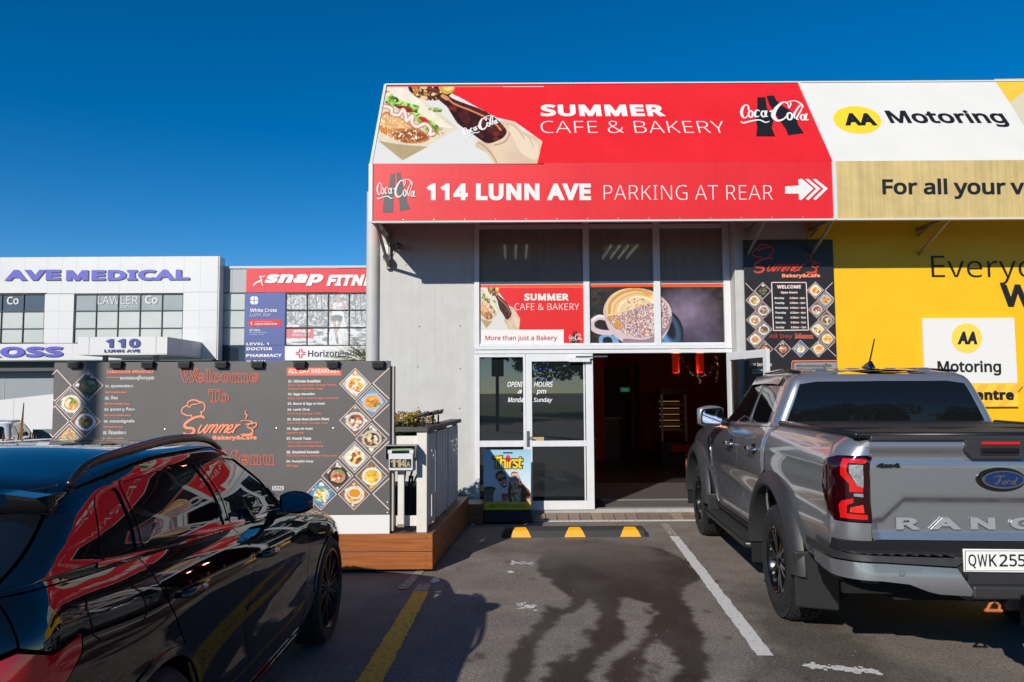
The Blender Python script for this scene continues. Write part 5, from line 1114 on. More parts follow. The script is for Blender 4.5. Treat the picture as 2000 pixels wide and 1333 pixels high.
# ================================================================== WHEEL STOP
ws = thing('wheel_stop', (.70, 8.6, 0), 'black rubber wheel stop with three yellow trapezoids before the cafe entry', 'wheel stop')
wa, wb_ = -.135, 1.535; M_rub = mat('rubber_block', '#2b2b2c', rough=.7, noise=.15, nscale=25, bump=.2, bscale=80)
prof = [(8.53, 0), (8.555, .07), (8.60, .10), (8.68, .10), (8.725, .07), (8.75, 0)]
n_ = len(prof); v_ = []
for xx, k in ((wa, .0), (wa + .05, 1), (wb_ - .05, 1), (wb_, .0)): v_ += [(xx, y_, z_ * (1 if k else .25)) for y_, z_ in prof]
mbw = MB(); mbw.add(v_, [(i * n_ + j, (i + 1) * n_ + j, (i + 1) * n_ + j + 1, i * n_ + j + 1) for i in range(3) for j in range(n_ - 1)] + [tuple(range(n_)), tuple(range(4 * n_ - 1, 3 * n_ - 1, -1)), (0, n_, 2 * n_, 3 * n_, 4 * n_ - 1, 3 * n_ - 1, 2 * n_ - 1, n_ - 1)]); mbw.build('rubber_body', M_rub, ws)
M_wy = mat('reflective_yellow', '#e0a010', rough=.5, noise=.06, nscale=30)
for xc in (.085, .70, 1.33):
    mw = MB(); e = .003
    for (ya, za), (yb2, zb2), wa1, wb1 in ((prof[0], prof[1], .12, .085), (prof[1], prof[2], .085, .06)): mw.add([(xc - wa1, ya - e, za + e), (xc + wa1, ya - e, za + e), (xc + wb1, yb2 - e, zb2 + e), (xc - wb1, yb2 - e, zb2 + e)], [(0, 1, 2, 3)])
    mw.build('yellow_patch', M_wy, ws)

# ================================================================== INSIDE THE CAFE
fz = DZI = .10
cab = thing('food_cabinet', (2.3, 16.3, .09), 'tall glass-sided pie warmer with lit trays inside the dark cafe', 'cabinet')
ca, cb2 = at(1290, 830, 16).x, at(1341, 830, 16).x; M_steel = mat('brushed_steel', '#8b9490', rough=.35, metal=.6)
M_trim = mat('cabinet_dark', '#1a1614', rough=.4)
bx('top', (ca, 15.95, at(1315, 771, 16).z), (cb2, 16.5, at(1315, 760, 16).z), M_trim, cab); bx('base', (ca, 15.95, .09), (cb2, 16.5, at(1315, 862, 16).z), M_trim, cab)
for x_ in (ca, cb2 - .05): bx('post', (x_, 15.94, at(1315, 862, 16).z), (x_ + .05, 15.99, at(1315, 771, 16).z), M_steel, cab)
bx('red_panel', (ca + .2, 15.93, at(1315, 882, 16).z), (cb2 + .06, 15.949, at(1315, 868, 16).z), mat('cafe_red_wall'), cab)
for k, py in enumerate((792, 806, 818, 830, 842)):
    z_ = at(1315, py, 16).z; sh_ = bx('shelf', (ca + .05, 16.0, z_), (cb2 - .05, 16.45, z_ + .01), M_steel, cab)
    pm_ = MB(); rr = random.Random(k)
    for j in range(6): pm_.lathe([(0, .012), (.035, .014), (.04, .03), (.03, .05), (0, .055)], (ca + .1 + j * .065, 16.08 + rr.random() * .1, z_), 'Z', 10)
    o = pm_.build('pastry', mat('pastry_golden', '#c98a3c', rough=.6, noise=.2, nscale=30)); o['kind'] = 'stuff'; tag(o, None)
    o.parent = cab; o.matrix_parent_inverse = wmat(cab).inverted(); WM[o.name] = Matrix.Identity(4)
    bx('tray_light', (ca + .06, 16.40, z_ + .075), (cb2 - .06, 16.42, z_ + .083), mat('warm_strip', (1, .8, .5), emit=(1, .62, .25), estr=.4), cab)
M_lampred = mat('red_glass_shade', '#c4101a', rough=.35, trans=.0, emit=(1, .03, .01), estr=.12)
for px0_, px1_, pyb, lab in ((1313, 1327, 729, 'red cylindrical pendant lamp, left one, glowing inside the doorway'), (1360, 1375, 728, 'red cylindrical pendant lamp, right one nearer the open door')):
    Y_ = 12.2; a_, b_ = at(px0_, pyb, Y_), at(px1_, pyb, Y_); cx = (a_.x + b_.x) / 2; r_ = (b_.x - a_.x) / 2; t = thing('pendant_lamp', (cx, Y_, a_.z), lab, 'lamp', 'red pendant lamps')
    MB().lathe([(r_ * .97, 0), (r_, .02), (r_, .42), (r_ * .3, .45)], (cx, Y_, a_.z), 'Z', 20).build('lamp_shade', M_lampred, t, smooth=True); pl_ = bpy.data.lights.new('pendant_bulb', 'POINT'); pl_.energy = 9; pl_.color = (1, .42, .25); pl_.shadow_soft_size = .05; lo_ = bpy.data.objects.new('pendant_bulb_light', pl_); COL.objects.link(lo_); lo_.parent = t; lo_.location = (0, 0, -.06); MB().tube([(cx, Y_, a_.z + .44), (cx, Y_, 4.11)], .006, 6).build('cord', M_black, t)
    MB().lathe([(0, .03), (.03, .05), (.03, .1), (0, .13)], (cx, Y_, a_.z), 'Z', 10).build('bulb', mat('bulb_warm', (1, .5, .3), emit=(1, .45, .2), estr=3), t)
gar = MB(); rr = random.Random(8)
for pts in ([(1328,697),(1338,712),(1348,728),(1360,734),(1372,735),(1384,730),(1392,718),(1400,708)], [(1398,696),(1402,712),(1401,728),(1400,742)], [(1360,700),(1362,716),(1365,732),(1366,750)]):
    sp = cat_spline([tuple(at(px, py, 12.0)) for px, py in pts], 5)
    for p in sp:
        for _ in range(3):
            c = Vector(p) + Vector((rr.gauss(0, .012), rr.gauss(0, .02), rr.gauss(0, .014))); s_ = rr.uniform(.008, .016); d = Vector((rr.gauss(0, 1), rr.gauss(0, 1), rr.gauss(0, 1))).normalized(); t = d.orthogonal().normalized() * s_; u = d.cross(t)
            gar.add([c - t, c + u * .6, c + t, c - u * .6], [(0, 1, 2, 3)])
o = gar.build('flower_garland', leaf_mat('garland_leaf', '#4a5a2a', '#8f9a5a', '#d9cfc0')); tag(o, 'string of white flowers and green leaves hung inside above the open door', 'garland')
ex = thing('exit_sign', tuple(at(1221, 766, 18.8)), 'dim green EXIT sign above the dark rear doorway', 'sign')
ea, eb = at(1212, 766, 18.8), at(1230, 757, 18.8); bx('panel', (ea.x, 18.8, ea.z), (eb.x, 18.84, eb.z), mat('exit_green', '#0f5a40', rough=.5, emit=(.02, .3, .2), estr=.18), ex)
lettering(facade(18.799), 'EXIT', (1215, 759.5, 1227, 764.5), mat('exit_white', '#cfe8dc', rough=.5, emit=(.5, .9, .7), estr=.12), ex, bold=.02)
# ceiling battens of the upper room, seen dimly through the window film
for (xa_, ya_, xb3, yb3), nb in (((975, 482, 1040, 505), 3), ((1185, 482, 1252, 504), 4)):
    a_, b_ = at(xa_, yb3, 11.6), at(xb3, ya_, 11.6); tf = thing('ceiling_light', ((a_.x + b_.x) / 2, 12.0, b_.z), 'ceiling light with bright tubes glimpsed through the grey film of the %s upper window' % ('left' if xa_ < 1000 else 'middle'), 'ceiling light')
    bx('housing', (a_.x - .05, 11.5, b_.z + .02), (b_.x + .05, 12.7, b_.z + .06), M_alu, tf)
    for k in range(nb): x_ = a_.x + (b_.x - a_.x) * (k + .5) / nb; MB().tube([(x_, 11.55, b_.z), (x_, 12.65, b_.z)], .016, 8).build('tube', mat('tube_glow', (.9, 1, .85), emit=(.85, 1, .8), estr=2.5), tf)
# counter, tables, chairs
ctr = thing('counter', (1.9, 17, .09), 'dark cafe counter in the shade beside the pie warmer', 'counter')
bx('front', (1.42, 16.72, .091), (2.4, 17.3, 1.02), mat('counter_dark', '#1b1512', rough=.5), ctr); bx('counter_top', (1.38, 16.68, 1.021), (2.44, 17.34, 1.06), mat('counter_grey', '#4c4a48', rough=.3), ctr)
M_wood = mat('chair_wood', '#7a3f1c', rough=.4, noise=.15, nscale=8)
def chair(x, y, rz, lab):
    t = thing('chair', (x, y, .09), lab, 'chair', None, rz)
    for sx in (-.19, .19):
        MB().tube([(sx, .2, 0), (sx, .21, .45), (sx * .97, .25, .78), (sx * .9, .31, 1.0)], [.018, .02, .018, .014], 8).build('leg', M_wood, t, smooth=True, local=True); MB().tube([(sx, -.19, 0), (sx, -.19, .44)], .017, 8).build('leg', M_wood, t, smooth=True, local=True)
    MB().box((-.21, -.21, .44), (.21, .21, .475)).build('seat', M_wood, t, bevel=.01, local=True)
    for z_ in (.6, .74, .88): MB().box((-.18, .235 + (z_ - .6) * .2, z_), (.18, .25 + (z_ - .6) * .2, z_ + .05)).build('back_slat', M_wood, t, local=True)
    return t
c_ = at(1342, 935, 11.9); chair(c_.x + .42, 12.6, -1.35, 'brown wooden chair half hidden behind the silver pick-up inside the doorway'); 
tb = thing('cafe_table', (1.35, 14.2, .09), 'pale-edged cafe table in the dark left of the doorway', 'table')
bx('tabletop', (.75, 13.8, .74), (1.55, 14.5, .77), mat('table_pale', '#8d8a86', rough=.4), tb)
for x_, y_ in ((.8, 13.85), (1.5, 13.85), (.8, 14.42), (1.5, 14.42)): bx('leg', (x_ - .02, y_ - .02, .091), (x_ + .02, y_ + .02, .739), mat('table_pale'), tb)
chair(.95, 13.45, 2.9, 'dark wooden chair pushed up to the table in the cafe shade')

# seams in the awning skins and loose grit on the ground
for px_ in (947, 1171, 1395):
    x_ = at(px_, 380, YA).x; bx('skin_seam', (x_ - .006, YA - .0008, az0 + .01), (x_ + .006, YA + .0, az1 - .004), M_rvinyl, aw)
for px_ in (900, 1190, 1450):
    a_ = SLO.uv(px_, 240)[0]; P_ = [SLO.p(a_ - .006, .02, .0012), SLO.p(a_ + .006, .02, .0012), SLO.p(a_ + .006, 1.70, .0012), SLO.p(a_ - .006, 1.70, .0012)]; MB().prism(P_, SLO.N * -.0011).build('skin_seam', M_rvinyl, aw)
for k in range(16):
    x_ = ax0 + .02 + k * (ax1 - ax0 - .04) / 15; MB().lathe([(0, -.003), (.008, -.002), (.009, 0)], (x_, YA - .001, az0 + .018), 'Y', 8).build('fixing', M_fix, aw)
rr = random.Random(77); gr = MB()
def stone(x, y, s_):
    h = s_ * rr.uniform(.4, .8); n = 5; ph = rr.random() * 6; b0 = [(x + s_ * rr.uniform(.7, 1.2) * math.cos(ph + k * 6.283 / n), y + s_ * rr.uniform(.7, 1.2) * math.sin(ph + k * 6.283 / n), .0) for k in range(n)]
    gr.add(b0 + [(p[0] * .5 + x * .5, p[1] * .5 + y * .5, h) for p in b0], [(k, (k + 1) % n, n + (k + 1) % n, n + k) for k in range(n)] + [tuple(range(n, 2 * n))])
for _ in range(520):
    t = rr.random()
    if t < .35: stone(rr.uniform(-.4, 2.6), 9.5 - abs(rr.gauss(0, .12)), rr.uniform(.002, .006))
    elif t < .6: yy_ = rr.uniform(6.9, 9.4); stone(dright(yy_) + abs(rr.gauss(0, .06)) + .01, yy_, rr.uniform(.002, .006))
    else: stone(rr.uniform(-1, 2.4), rr.uniform(3.8, 9.2), rr.uniform(.0015, .0045))
o = gr.build('loose_grit', mat('grit', '#9a9288', rough=.9, noise=.3, nscale=40)); o['kind'] = 'stuff'; tag(o, 'small loose stones and grit scattered over the asphalt by the kerb and deck', 'grit')
M_dleaf = mat('dry_leaf', '#8a4a22', rough=.7)
lfm = MB().add([(-.02, 0, .002), (0, -.009, .008), (.022, 0, .004), (0, .010, .010)], [(0, 1, 2), (0, 2, 3)]).mesh('fallen_leaf', M_dleaf, fix=False)
for k, (px_, py_, lb_) in enumerate(((1147, 1050, 'small dry brown leaf in front of the wheel stop'), (1221, 1158, 'small yellowish fallen leaf in the middle of the damp stain'), (1293, 999, 'curled brown leaf lying on the entry pavers by the door'))):
    g_ = gp(px_, py_, .0 if k < 2 else .03); o = link('fallen_leaf', lfm, None, (g_.x, g_.y, .001 if k < 2 else .045), (0, 0, k * 1.3)); tag(o, lb_, 'leaf', 'fallen leaves on the ground')
# ================================================================== MEDICAL CENTRE, far left
za = zmap(0, 480, 3.3333)
YM = 30.0
MF = facade(YM)
M_clad = mat('white_cladding', '#cdccca', rough=.4, noise=.03, nscale=.6)
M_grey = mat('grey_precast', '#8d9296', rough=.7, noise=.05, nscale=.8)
M_joint = mat('joint_grey', '#b9bcbe', rough=.8)
M_refl = mat('sky_haze_glass', '#c4c3ba', rough=.25, metal=.3, noise=.03, nscale=.5)  # pale beige base carries the hazy sky reflection of the panes
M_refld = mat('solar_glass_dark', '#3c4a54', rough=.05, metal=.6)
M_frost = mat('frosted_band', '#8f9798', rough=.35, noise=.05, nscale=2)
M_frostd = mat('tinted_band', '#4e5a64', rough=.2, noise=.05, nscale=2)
M_purple = mat('sign_letter_violet', '#5c59b4', rough=.35); M_purp2 = mat('sign_letter_side', '#20242e', rough=.5)
med = thing('medical_centre', tuple(at(200, 860, YM + 1).xy) + (-.62,), 'white panelled two-storey medical centre with violet raised lettering at far left', 'building')
def mrect(name, x0, y0, x1, y1, m, d0=0.0, d1=.12, par=None, zf=za, Y=YM, lab=None, gap=0.0):
    xm, ym = (max(x0, -60) + min(x1, 1700)) / 2, (y0 + min(y1, 1300)) / 2; a = Vector((at(*zf(x0, ym), Y).x, 0, at(*zf(xm, y1), Y).z)); b = Vector((at(*zf(x1, ym), Y).x, 0, at(*zf(xm, y0), Y).z))
    if par is None or name in ('cladding_panel',): a.x, b.x = at(*zf(x0, 400), Y).x, at(*zf(x1, 400), Y).x; a.z, b.z = at(*zf(700, y1), Y).z, at(*zf(700, y0), Y).z
    o = MB().box((a.x + gap, Y + d0, a.z + gap), (b.x - gap, Y + d1, b.z - gap)).build(name, m, par or med)
    if lab: o['label'] = lab
    return o
mrect('backing_wall', -700, 74, 1420, 744, M_joint, .13, .6)
bx('side_return', (at(*za(1421, 100), YM).x + .002, YM - .0, at(*za(1421, 745), YM).z), (at(*za(1426, 100), YM).x + .03, YM + .45, at(*za(1421, 72), YM).z), M_clad, med)
g = .0022
ed = [-640, -480, -320, -160, -10, 150, 302, 395, 490, 632, 775, 917, 1060, 1192, 1300, 1419]
for a, b in zip(ed[:-1], ed[1:]): mrect('cladding_panel', a, 73, b, 306 if b <= 302 or a >= 1192 else 311, M_clad, gap=g)
for a, b in ((290, 386), (386, 480)):
    for y0, y1 in ((307 if 0 else 314, 425), (425, 540), (540, 634)): mrect('cladding_panel', a, y0, b, y1, M_clad, gap=g)
for a, b in ((1192, 1300), (1300, 1419)):
    for y0, y1 in ((307, 425), (425, 540), (540, 742)): mrect('cladding_panel', a, y0, b, y1, M_clad, gap=g)
for a, b in ((-640, -480), (-480, -320), (-320, -160), (-160, -10), (-10, 150), (150, 310), (310, 480)): mrect('cladding_panel', a, 636, b, 744, M_clad, gap=g)
for a, b in ((480, 632), (632, 775), (775, 917), (917, 1060), (1060, 1192)): mrect('cladding_panel', a, 636, b, 744, M_clad, gap=g)
def grid(xs_, ys_, mats, par, zf, Y, fw=1.9, nm='window_pane'):
    for j in range(len(ys_) - 1):
        for i in range(len(xs_) - 1): mrect(nm, xs_[i] + fw, ys_[j] + fw, xs_[i + 1] - fw, ys_[j + 1] - fw, mats(i, j), .05, .08, par, zf, Y)
    for x in xs_: mrect('window_frame', x - fw, ys_[0], x + fw, ys_[-1], M_fr, .0, .1, par, zf, Y)
    for y in ys_: mrect('window_frame', xs_[0] - fw, y - fw, xs_[-1] + fw, y + fw, M_fr, -.012, .1, par, zf, Y)
M_fr = mat('window_frame_dark', '#3e4346', rough=.4)
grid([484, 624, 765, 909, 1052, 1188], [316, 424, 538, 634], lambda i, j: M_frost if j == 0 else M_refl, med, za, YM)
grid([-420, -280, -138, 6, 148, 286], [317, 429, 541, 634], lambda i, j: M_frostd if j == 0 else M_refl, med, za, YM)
GF = facade(YM + .045); M_fl = mat('frosted_letter', '#c9cbcb', rough=.5)
def LM(t, x0, y0, x1, y1, m, F=None, bold=0.0, depth=0, par=None, zf=za, shear=0, spacing=1.0): return lettering(F or GF, t, (*zf(x0, y0), *zf(x1, y1)), m, par or med, bold=bold, lift=.02, skew=False, depth=depth, shear=shear, spacing=spacing)
LM('LAWLER', 638, 328, 900, 383, M_fl); LM('LAWYERS', 770, 389, 898, 411, M_fl); LM('Co', 946, 325, 1028, 380, M_fl, bold=.02); LM('Co', 47, 333, 124, 384, M_fl, bold=.02)
LM('AVE', 32, 158, 395, 227, M_purple, MF, .045, .0); LM('MEDICAL', 432, 158, 1235, 227, M_purple, MF, .045, 0)
LM('ROSS', -128, 658, 412, 726, M_purple, MF, .05, 0)
for t, r_, b in (('AVE', (38, 163, 401, 232), .045), ('MEDICAL', (438, 163, 1241, 232), .045), ('ROSS', (-122, 663, 418, 731), .05)): lettering(facade(YM - .005), t, (*za(r_[0], r_[1]), *za(r_[2], r_[3])), M_purp2, med, bold=b, lift=.004, skew=False, name='letter_return')
# canopy 110
can = thing('entrance_canopy', tuple(at(240, 705, 28)), 'white box canopy numbered 110 Lunn Ave over the medical centre entrance', 'canopy')
ca_, cb_ = at(*za(505, 708), 27), at(*za(1090, 593), 27)
def cpan(a, b, n, m=M_clad): return bx(n, a, b, m, can)
bx('core', (ca_.x + .03, 27.05, ca_.z + .02), (cb_.x - .03, 29.99, cb_.z - .02), M_joint, can)
xs_ = [505, 580, 1016, 1090]
for a, b in zip(xs_[:-1], xs_[1:]): mrect('front_panel', a, 593, b, 708, M_clad, 0, .045, can, za, 27, gap=.008)
for k in range(3): bx('side_panel', (cb_.x - .03, 27.05 + k * .98 + .01, ca_.z + .01), (cb_.x, 27.05 + k * .98 + .97, cb_.z - .01), M_clad, can)
bx('soffit', (ca_.x, 27.0, ca_.z - .03), (cb_.x, 29.99, ca_.z), M_clad, can)
CF = facade(26.99); M_navy = mat('navy_lettering', '#2c3c7c', rough=.5)
LM('110', 688, 607, 915, 666, M_navy, CF, .05, 0, can); LM('LUNN AVE', 680, 676, 913, 696, M_navy, CF, .04, 0, can)
for x in (690, 1022): q = at(*za(x, 712), 27.6); bx('column', (q.x - .07, 27.5, -.6), (q.x + .07, 27.65, ca_.z - .031), mat('column_grey', '#6c7276', rough=.5), can)
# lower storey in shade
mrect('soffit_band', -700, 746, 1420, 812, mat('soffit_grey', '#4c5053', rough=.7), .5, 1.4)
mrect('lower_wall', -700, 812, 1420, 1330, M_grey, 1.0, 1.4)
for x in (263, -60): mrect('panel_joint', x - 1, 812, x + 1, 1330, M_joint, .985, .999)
# low white wall in front
lwl = thing('boundary_wall', (at(40, 862, 27.5).x, 27.5, -.62), 'low white rendered wall with sloping top in front of the medical centre', 'wall')
w1, w2, w3 = at(*za(-400, 1050), 27.5), at(*za(335, 968), 27.5), at(*za(335, 1330), 27.5)
MB().prism([(w1.x, 27.5, -.62), (w2.x + 6, 27.5, -.62), (w2.x + 6, 27.5, w2.z + .45), (w2.x, 27.5, w2.z), (w1.x, 27.5, w1.z)], (0, .3, 0)).build('wall', M_clad, lwl)
q = at(*za(90, 1000), 27.5); bx('joint', (q.x - .01, 27.495, -.6), (q.x + .01, 27.4995, q.z), M_joint, lwl)
q = at(*za(300, 1200), 24); bx('utility_box', (q.x - .4, 24, -.62), (q.x + .4, 24.5, q.z), mat('utility_grey', '#6c7072', rough=.6), None)
tag(based(bpy.data.objects['utility_box'], (q.x, 24.2, -.62)), 'small grey utility box beyond the parked white car, by the board edge', 'utility box')

# ================================================================== GYM BLOCK with big wall graphics
YG = 30.5
zg = zmap(400, 500, 4.4425)
gym = thing('gym_building', tuple(at(560, 760, YG).xy) + (0,), 'grey block between the medical centre and the cafe with red gym sign and window graphics', 'building')
mrect('wall', 60, 92, 2600, 1500, M_grey, .13, 1.0, gym, zg, YG)
mrect('parapet_cap', 100, 88, 2600, 108, mat('light_grey_cap', '#b9bcbd', rough=.5), -.05, .5, gym, zg, YG)
mrect('grey_panel', 118, 109, 236, 318, mat('precast_light', '#a4a8a9', rough=.6, noise=.04, nscale=1), 0, .12, gym, zg, YG); mrect('grey_panel', 238, 109, 360, 318, mat('precast_light'), 0, .12, gym, zg, YG)
grid([105, 345], [322, 470, 622, 777, 915], lambda i, j: M_refld if j == 3 else M_refl, gym, zg, YG, 2)
M_snap = mat('gym_red', '#d3303a', rough=.5); M_bsign = mat('clinic_blue', '#4c5a94', rough=.5, noise=.12, nscale=.8)
for a, b in ((363, 530), (531, 700), (701, 1160), (1161, 1700)): mrect('red_sign_panel', a, 110, b, 318, M_snap, -.04, .1, gym, zg, YG)
mrect('blue_sign', 350, 321, 698, 776, M_bsign, -.04, .1, gym, zg, YG); mrect('blue_sign', 350, 778, 698, 903, M_bsign, -.04, .1, gym, zg, YG); mrect('blue_sign', 350, 905, 698, 990, M_bsign, -.04, .1, gym, zg, YG)
mrect('white_sign', 698, 783, 1600, 906, M_white, -.04, .1, gym, zg, YG)
GS = facade(YG - .045)
def LG(t, x0, y0, x1, y1, m=M_white, bold=0.0, shear=0.0): return LM(t, x0, y0, x1, y1, m, GS, bold, 0, gym, zg, shear)
LG('snap', 520, 160, 1030, 262, M_white, .055, .25); LG('FITNESS', 1055, 163, 1640, 262, M_white, .05, .25)
ribbons(GS, [[(418,262,5),(440,238,12),(470,222,14),(498,215,6)], [(498,215,8),(482,190,10),(478,170,4)], [(478,178,5),(500,182,7),(530,168,3)], [(490,215,6),(495,240,8),(508,262,3)]], M_white, gym, lambda x, y: GS.uv(*zg(x, y)), .0049, .004, 'runner_emblem')
LG('White Cross', 395, 456, 628, 490, M_white, .02); LG('Lunn Ave', 395, 494, 573, 528, mat('pale_print', '#b9c0d4', rough=.5))
for a, b, c_, d in ((396, 352, 426, 384), (432, 352, 462, 384), (396, 390, 426, 422), (432, 390, 462, 422)):
    ax_, bx__ = (a, c_); shape(GS, P(zg, [(a, b if a > 400 and False else b + 0), (c_, b), (c_, d), (a, d)]), M_white, gym, .002, 'cross_emblem')
for a, b, c_, d in ((394, 350, 405, 361), (453, 350, 464, 361), (394, 413, 405, 424), (453, 413, 464, 424)): shape(GS, P(zg, [(a, b), (c_, b), (c_, d), (a, d)]), M_bsign, gym, .004, 'cross_emblem')
shape(GS, P(zg, [(370, 585), (400, 555), (662, 553), (662, 612), (400, 616)]), mat('clinic_red', '#c9242e', rough=.5), gym, .002, 'arrow_sign')
LG('Urgent Care Clinic', 434, 583, 630, 604, M_white, .025); LG('7 Days 8.00am-8.00pm', 436, 568, 584, 579); LG('GP Clinic', 389, 636, 484, 656, M_white, .02); LG('Non-PH for appointments', 388, 661, 536, 672); LG('Book today and save', 388, 677, 515, 689)
ribbons(GS, [[(412,572,5),(398,586,5),(412,600,5)]], M_white, gym, lambda x, y: GS.uv(*zg(x, y)), .0049, .004, 'arrow', 1)
LG('LEVEL 1', 363, 754, 557, 776, M_white, .03); LG('DOCTOR', 363, 795, 590, 821, M_white, .04); LG('PHARMACY', 360, 852, 672, 879, M_white, .04); LG('X-RAY', 362, 908, 530, 935, M_white, .04)
LG('Horizon', 897, 818, 1165, 876, mat('navy_print', '#26284c', rough=.5), .005); LG('Radiology', 1172, 818, 1520, 884, mat('grey_violet_print', '#7c7a94', rough=.5))
ribbons(GS, [[(790,838,9),(818,836,11),(825,806,9)], [(841,806,9),(846,834,11),(874,838,9)], [(790,856,9),(818,858,11),(825,890,9)], [(841,890,9),(846,858,11),(874,856,9)]], mat('crimson_print', '#c2244c', rough=.5), gym, lambda x, y: GS.uv(*zg(x, y)), .0049, .003, 'star_emblem')
# window graphic: runner on a park path, monochrome
def runner(c):
    X, Y = c.X, c.Y; full = np.ones(X.shape, bool)
    v = fbm(X * .05, Y * .022, 5, 3); c.c[:] = (np.clip(.16 + 1.1 * (v - .3), .08, .85) ** 1.2)[..., None] * np.array([1, 1, 1.02])
    tr = full & (Y < 600); c.speck(tr, ['#d9d9d8', '#4a4b4c'], .09, .58, 2)
    for x in (745, 905, 965, 1010, 1300, 1350): c.line([(x, 330), (x + 10, 560)], 10, '#3c3d3e')
    gr = full & (Y > 600); u = fbm(X * .02, Y * .08, 4, 9); c.put((gr & (u > .5)).astype(float), '#dcdcda'); c.put((gr & (u <= .42)).astype(float), '#555657')
    c.poly([(1050, 780), (1130, 470), (1200, 470), (1260, 780)], '#e4e3e0'); c.speck(c.inpoly([(1050, 780), (1130, 470), (1200, 470), (1260, 780)]), ['#c3c2c0'], .06, .6, 5)
    sk = '#b08d7c'
    c.poly([(1128,360),(1140,338),(1165,340),(1176,365),(1195,362),(1212,380),(1180,384),(1170,372)], '#7d6a5c', True); c.ell(1152, 368, 19, 30, sk); c.line([(1150,395),(1152,412)], 20, sk)
    c.line([(1112,415),(1095,450),(1092,490)], 22, sk); c.line([(1192,415),(1212,450),(1200,480)], 22, sk)
    c.poly([(1118,412),(1140,405),(1152,425),(1165,405),(1190,412),(1192,470),(1188,522),(1108,522),(1112,470)], '#e9e9e8', True); c.speck(c.inpoly([(1118,420),(1190,420),(1188,460),(1118,460)]), [sk], .06, .56, 4)
    c.poly([(1105,520),(1190,520),(1186,575),(1168,600),(1150,560),(1125,590),(1108,575)], '#2c2d30', True); c.line([(1122,575),(1132,620),(1140,690),(1150,725)], 24, sk); c.line([(1172,580),(1160,620),(1140,660)], 22, sk); c.line([(1148,720),(1152,760)], 18, '#3c3d44')
    c.c = c.c * .62 + .22
rows = [325, 470, 622, 777]; cols = [701, 886, 1069, 1251, 1433, 1615]
for j in range(3):
    for i in range(5):
        a, b, c_, d = cols[i] + 4, rows[j] + 4, cols[i + 1] - 4, rows[j + 1] - 4
        cv = Canvas([(a, b), (c_, d)], 44, 36, '#888888'); runner(cv)
        if j == 2: cv.poly([(704,628),(945,632),(945,716),(704,716)], '#c97a7c')
        o = cv.build(facade(YG + .03), lambda x, y: facade(YG + .03).uv(*zg(x, y)), gym, 'window_graphic', .002, M_ink_matt)
for x in cols: mrect('window_frame', x - 3, rows[0], x + 3, rows[-1], M_fr, -.02, .05, gym, zg, YG)
for y in rows: mrect('window_frame', cols[0] - 3, y - 3, cols[-1], y + 3, M_fr, -.03, .05, gym, zg, YG)
lettering(facade(YG + .02), 'snap', (*zg(765, 642), *zg(918, 674)), M_white, gym, bold=.05, shear=.25, skew=False); lettering(facade(YG + .02), 'FITNESS 24-7', (*zg(758, 678), *zg(912, 698)), M_white, gym, bold=.02, shear=.25, skew=False)

# ================================================================== plants beyond the board
M_palm = leaf_mat('palm_leaf', '#4a5c20', '#8f9a44', '#a8a058')
def fronds(name, base, tips, m, par, wd=.02, seed=1):
    rr = random.Random(seed)
    for tp in tips:
        B, T = Vector(base), Vector(tp); mid = (B + T) / 2 + Vector((0, 0, (T - B).length * .22)); mb = MB(); pts = [B.lerp(mid, t).lerp(mid.lerp(T, t), t) for t in [k / 22 for k in range(23)]]
        mb.tube(pts, [.008 * (1 - k / 24) + .002 for k in range(23)], 5)
        for k in range(4, 23):
            d = (pts[min(22, k + 1)] - pts[k - 1]).normalized(); s_ = d.cross(Vector((0, 0, 1))).normalized(); L_ = wd * 14 * math.sin(math.pi * min(.95, k / 23)) + .03
            for sg in (-1, 1):
                e = pts[k] + (s_ * sg * .8 + d * .7 + Vector((0, 0, rr.uniform(-.25, .15)))).normalized() * L_; n = d.cross(s_) * .0 + d * wd * .28
                mb.add([pts[k] - n, pts[k] + n, e], [(0, 1, 2)])
        mb.build(name, m, par, fix=False)
pb = at(720, 712, 11.3)
pal = thing('palm', (pb.x, 11.3, 0), 'small green palm whose fronds show above the right end of the menu board', 'palm')
def pp(px, py): return tuple(at(px, py, 11.3))
base = pp(722, 722); fronds('frond', base, [pp(662, 696), pp(674, 689), pp(688, 686), pp(700, 685), pp(712, 688), pp(666, 706), pp(735, 700)], M_palm, pal, .045)
MB().tube([(base[0], 11.3, 0), (base[0] - .03, 11.3, 1.0), base], [.06, .05, .04], 10).build('trunk', mat('brown_stem'), pal)
flx = thing('flax_plant', tuple(gp(45, 1010)[:2]) + (0,), 'dry brown-tipped flax leaves sticking up at the left behind the black car', 'plant')
fx_ = at(30, 880, 9.0); flx.location = (fx_.x, 9.0, 0); WM[flx.name] = Matrix.Translation(flx.location)
M_flax = leaf_mat('dry_flax', '#4a3526', '#7a5c3c', '#94744c')
for px, py, o_ in ((47, 787, 0), (20, 828, -.1), (66, 838, .1), (72, 846, .25), (86, 850, .35), (38, 845, -.2), (8, 836, -.3), (60, 842, .2)):
    T = at(px, py, 9.0 + o_ * .5); B = Vector((fx_.x + o_ * .3, 9.0, 0)); mid = (B + T) / 2 + Vector((o_ * .2, 0, .12)); mb = MB(); pts = [B.lerp(mid, t).lerp(mid.lerp(T, t), t) for t in [k / 8 for k in range(9)]]; vs = []
    for k, p in enumerate(pts):
        w__ = .05 * (1 - (k / 8) ** 1.6) + .003; vs += [p + Vector((-w__, 0, 0)), p + Vector((0, -.012, 0)), p + Vector((w__, 0, 0))]
    mb.add(vs, [(3 * k + a, 3 * k + a + 1, 3 * k + a + 4, 3 * k + a + 3) for k in range(8) for a in (0, 1)]); mb.build('leaf', M_flax, flx, fix=False)

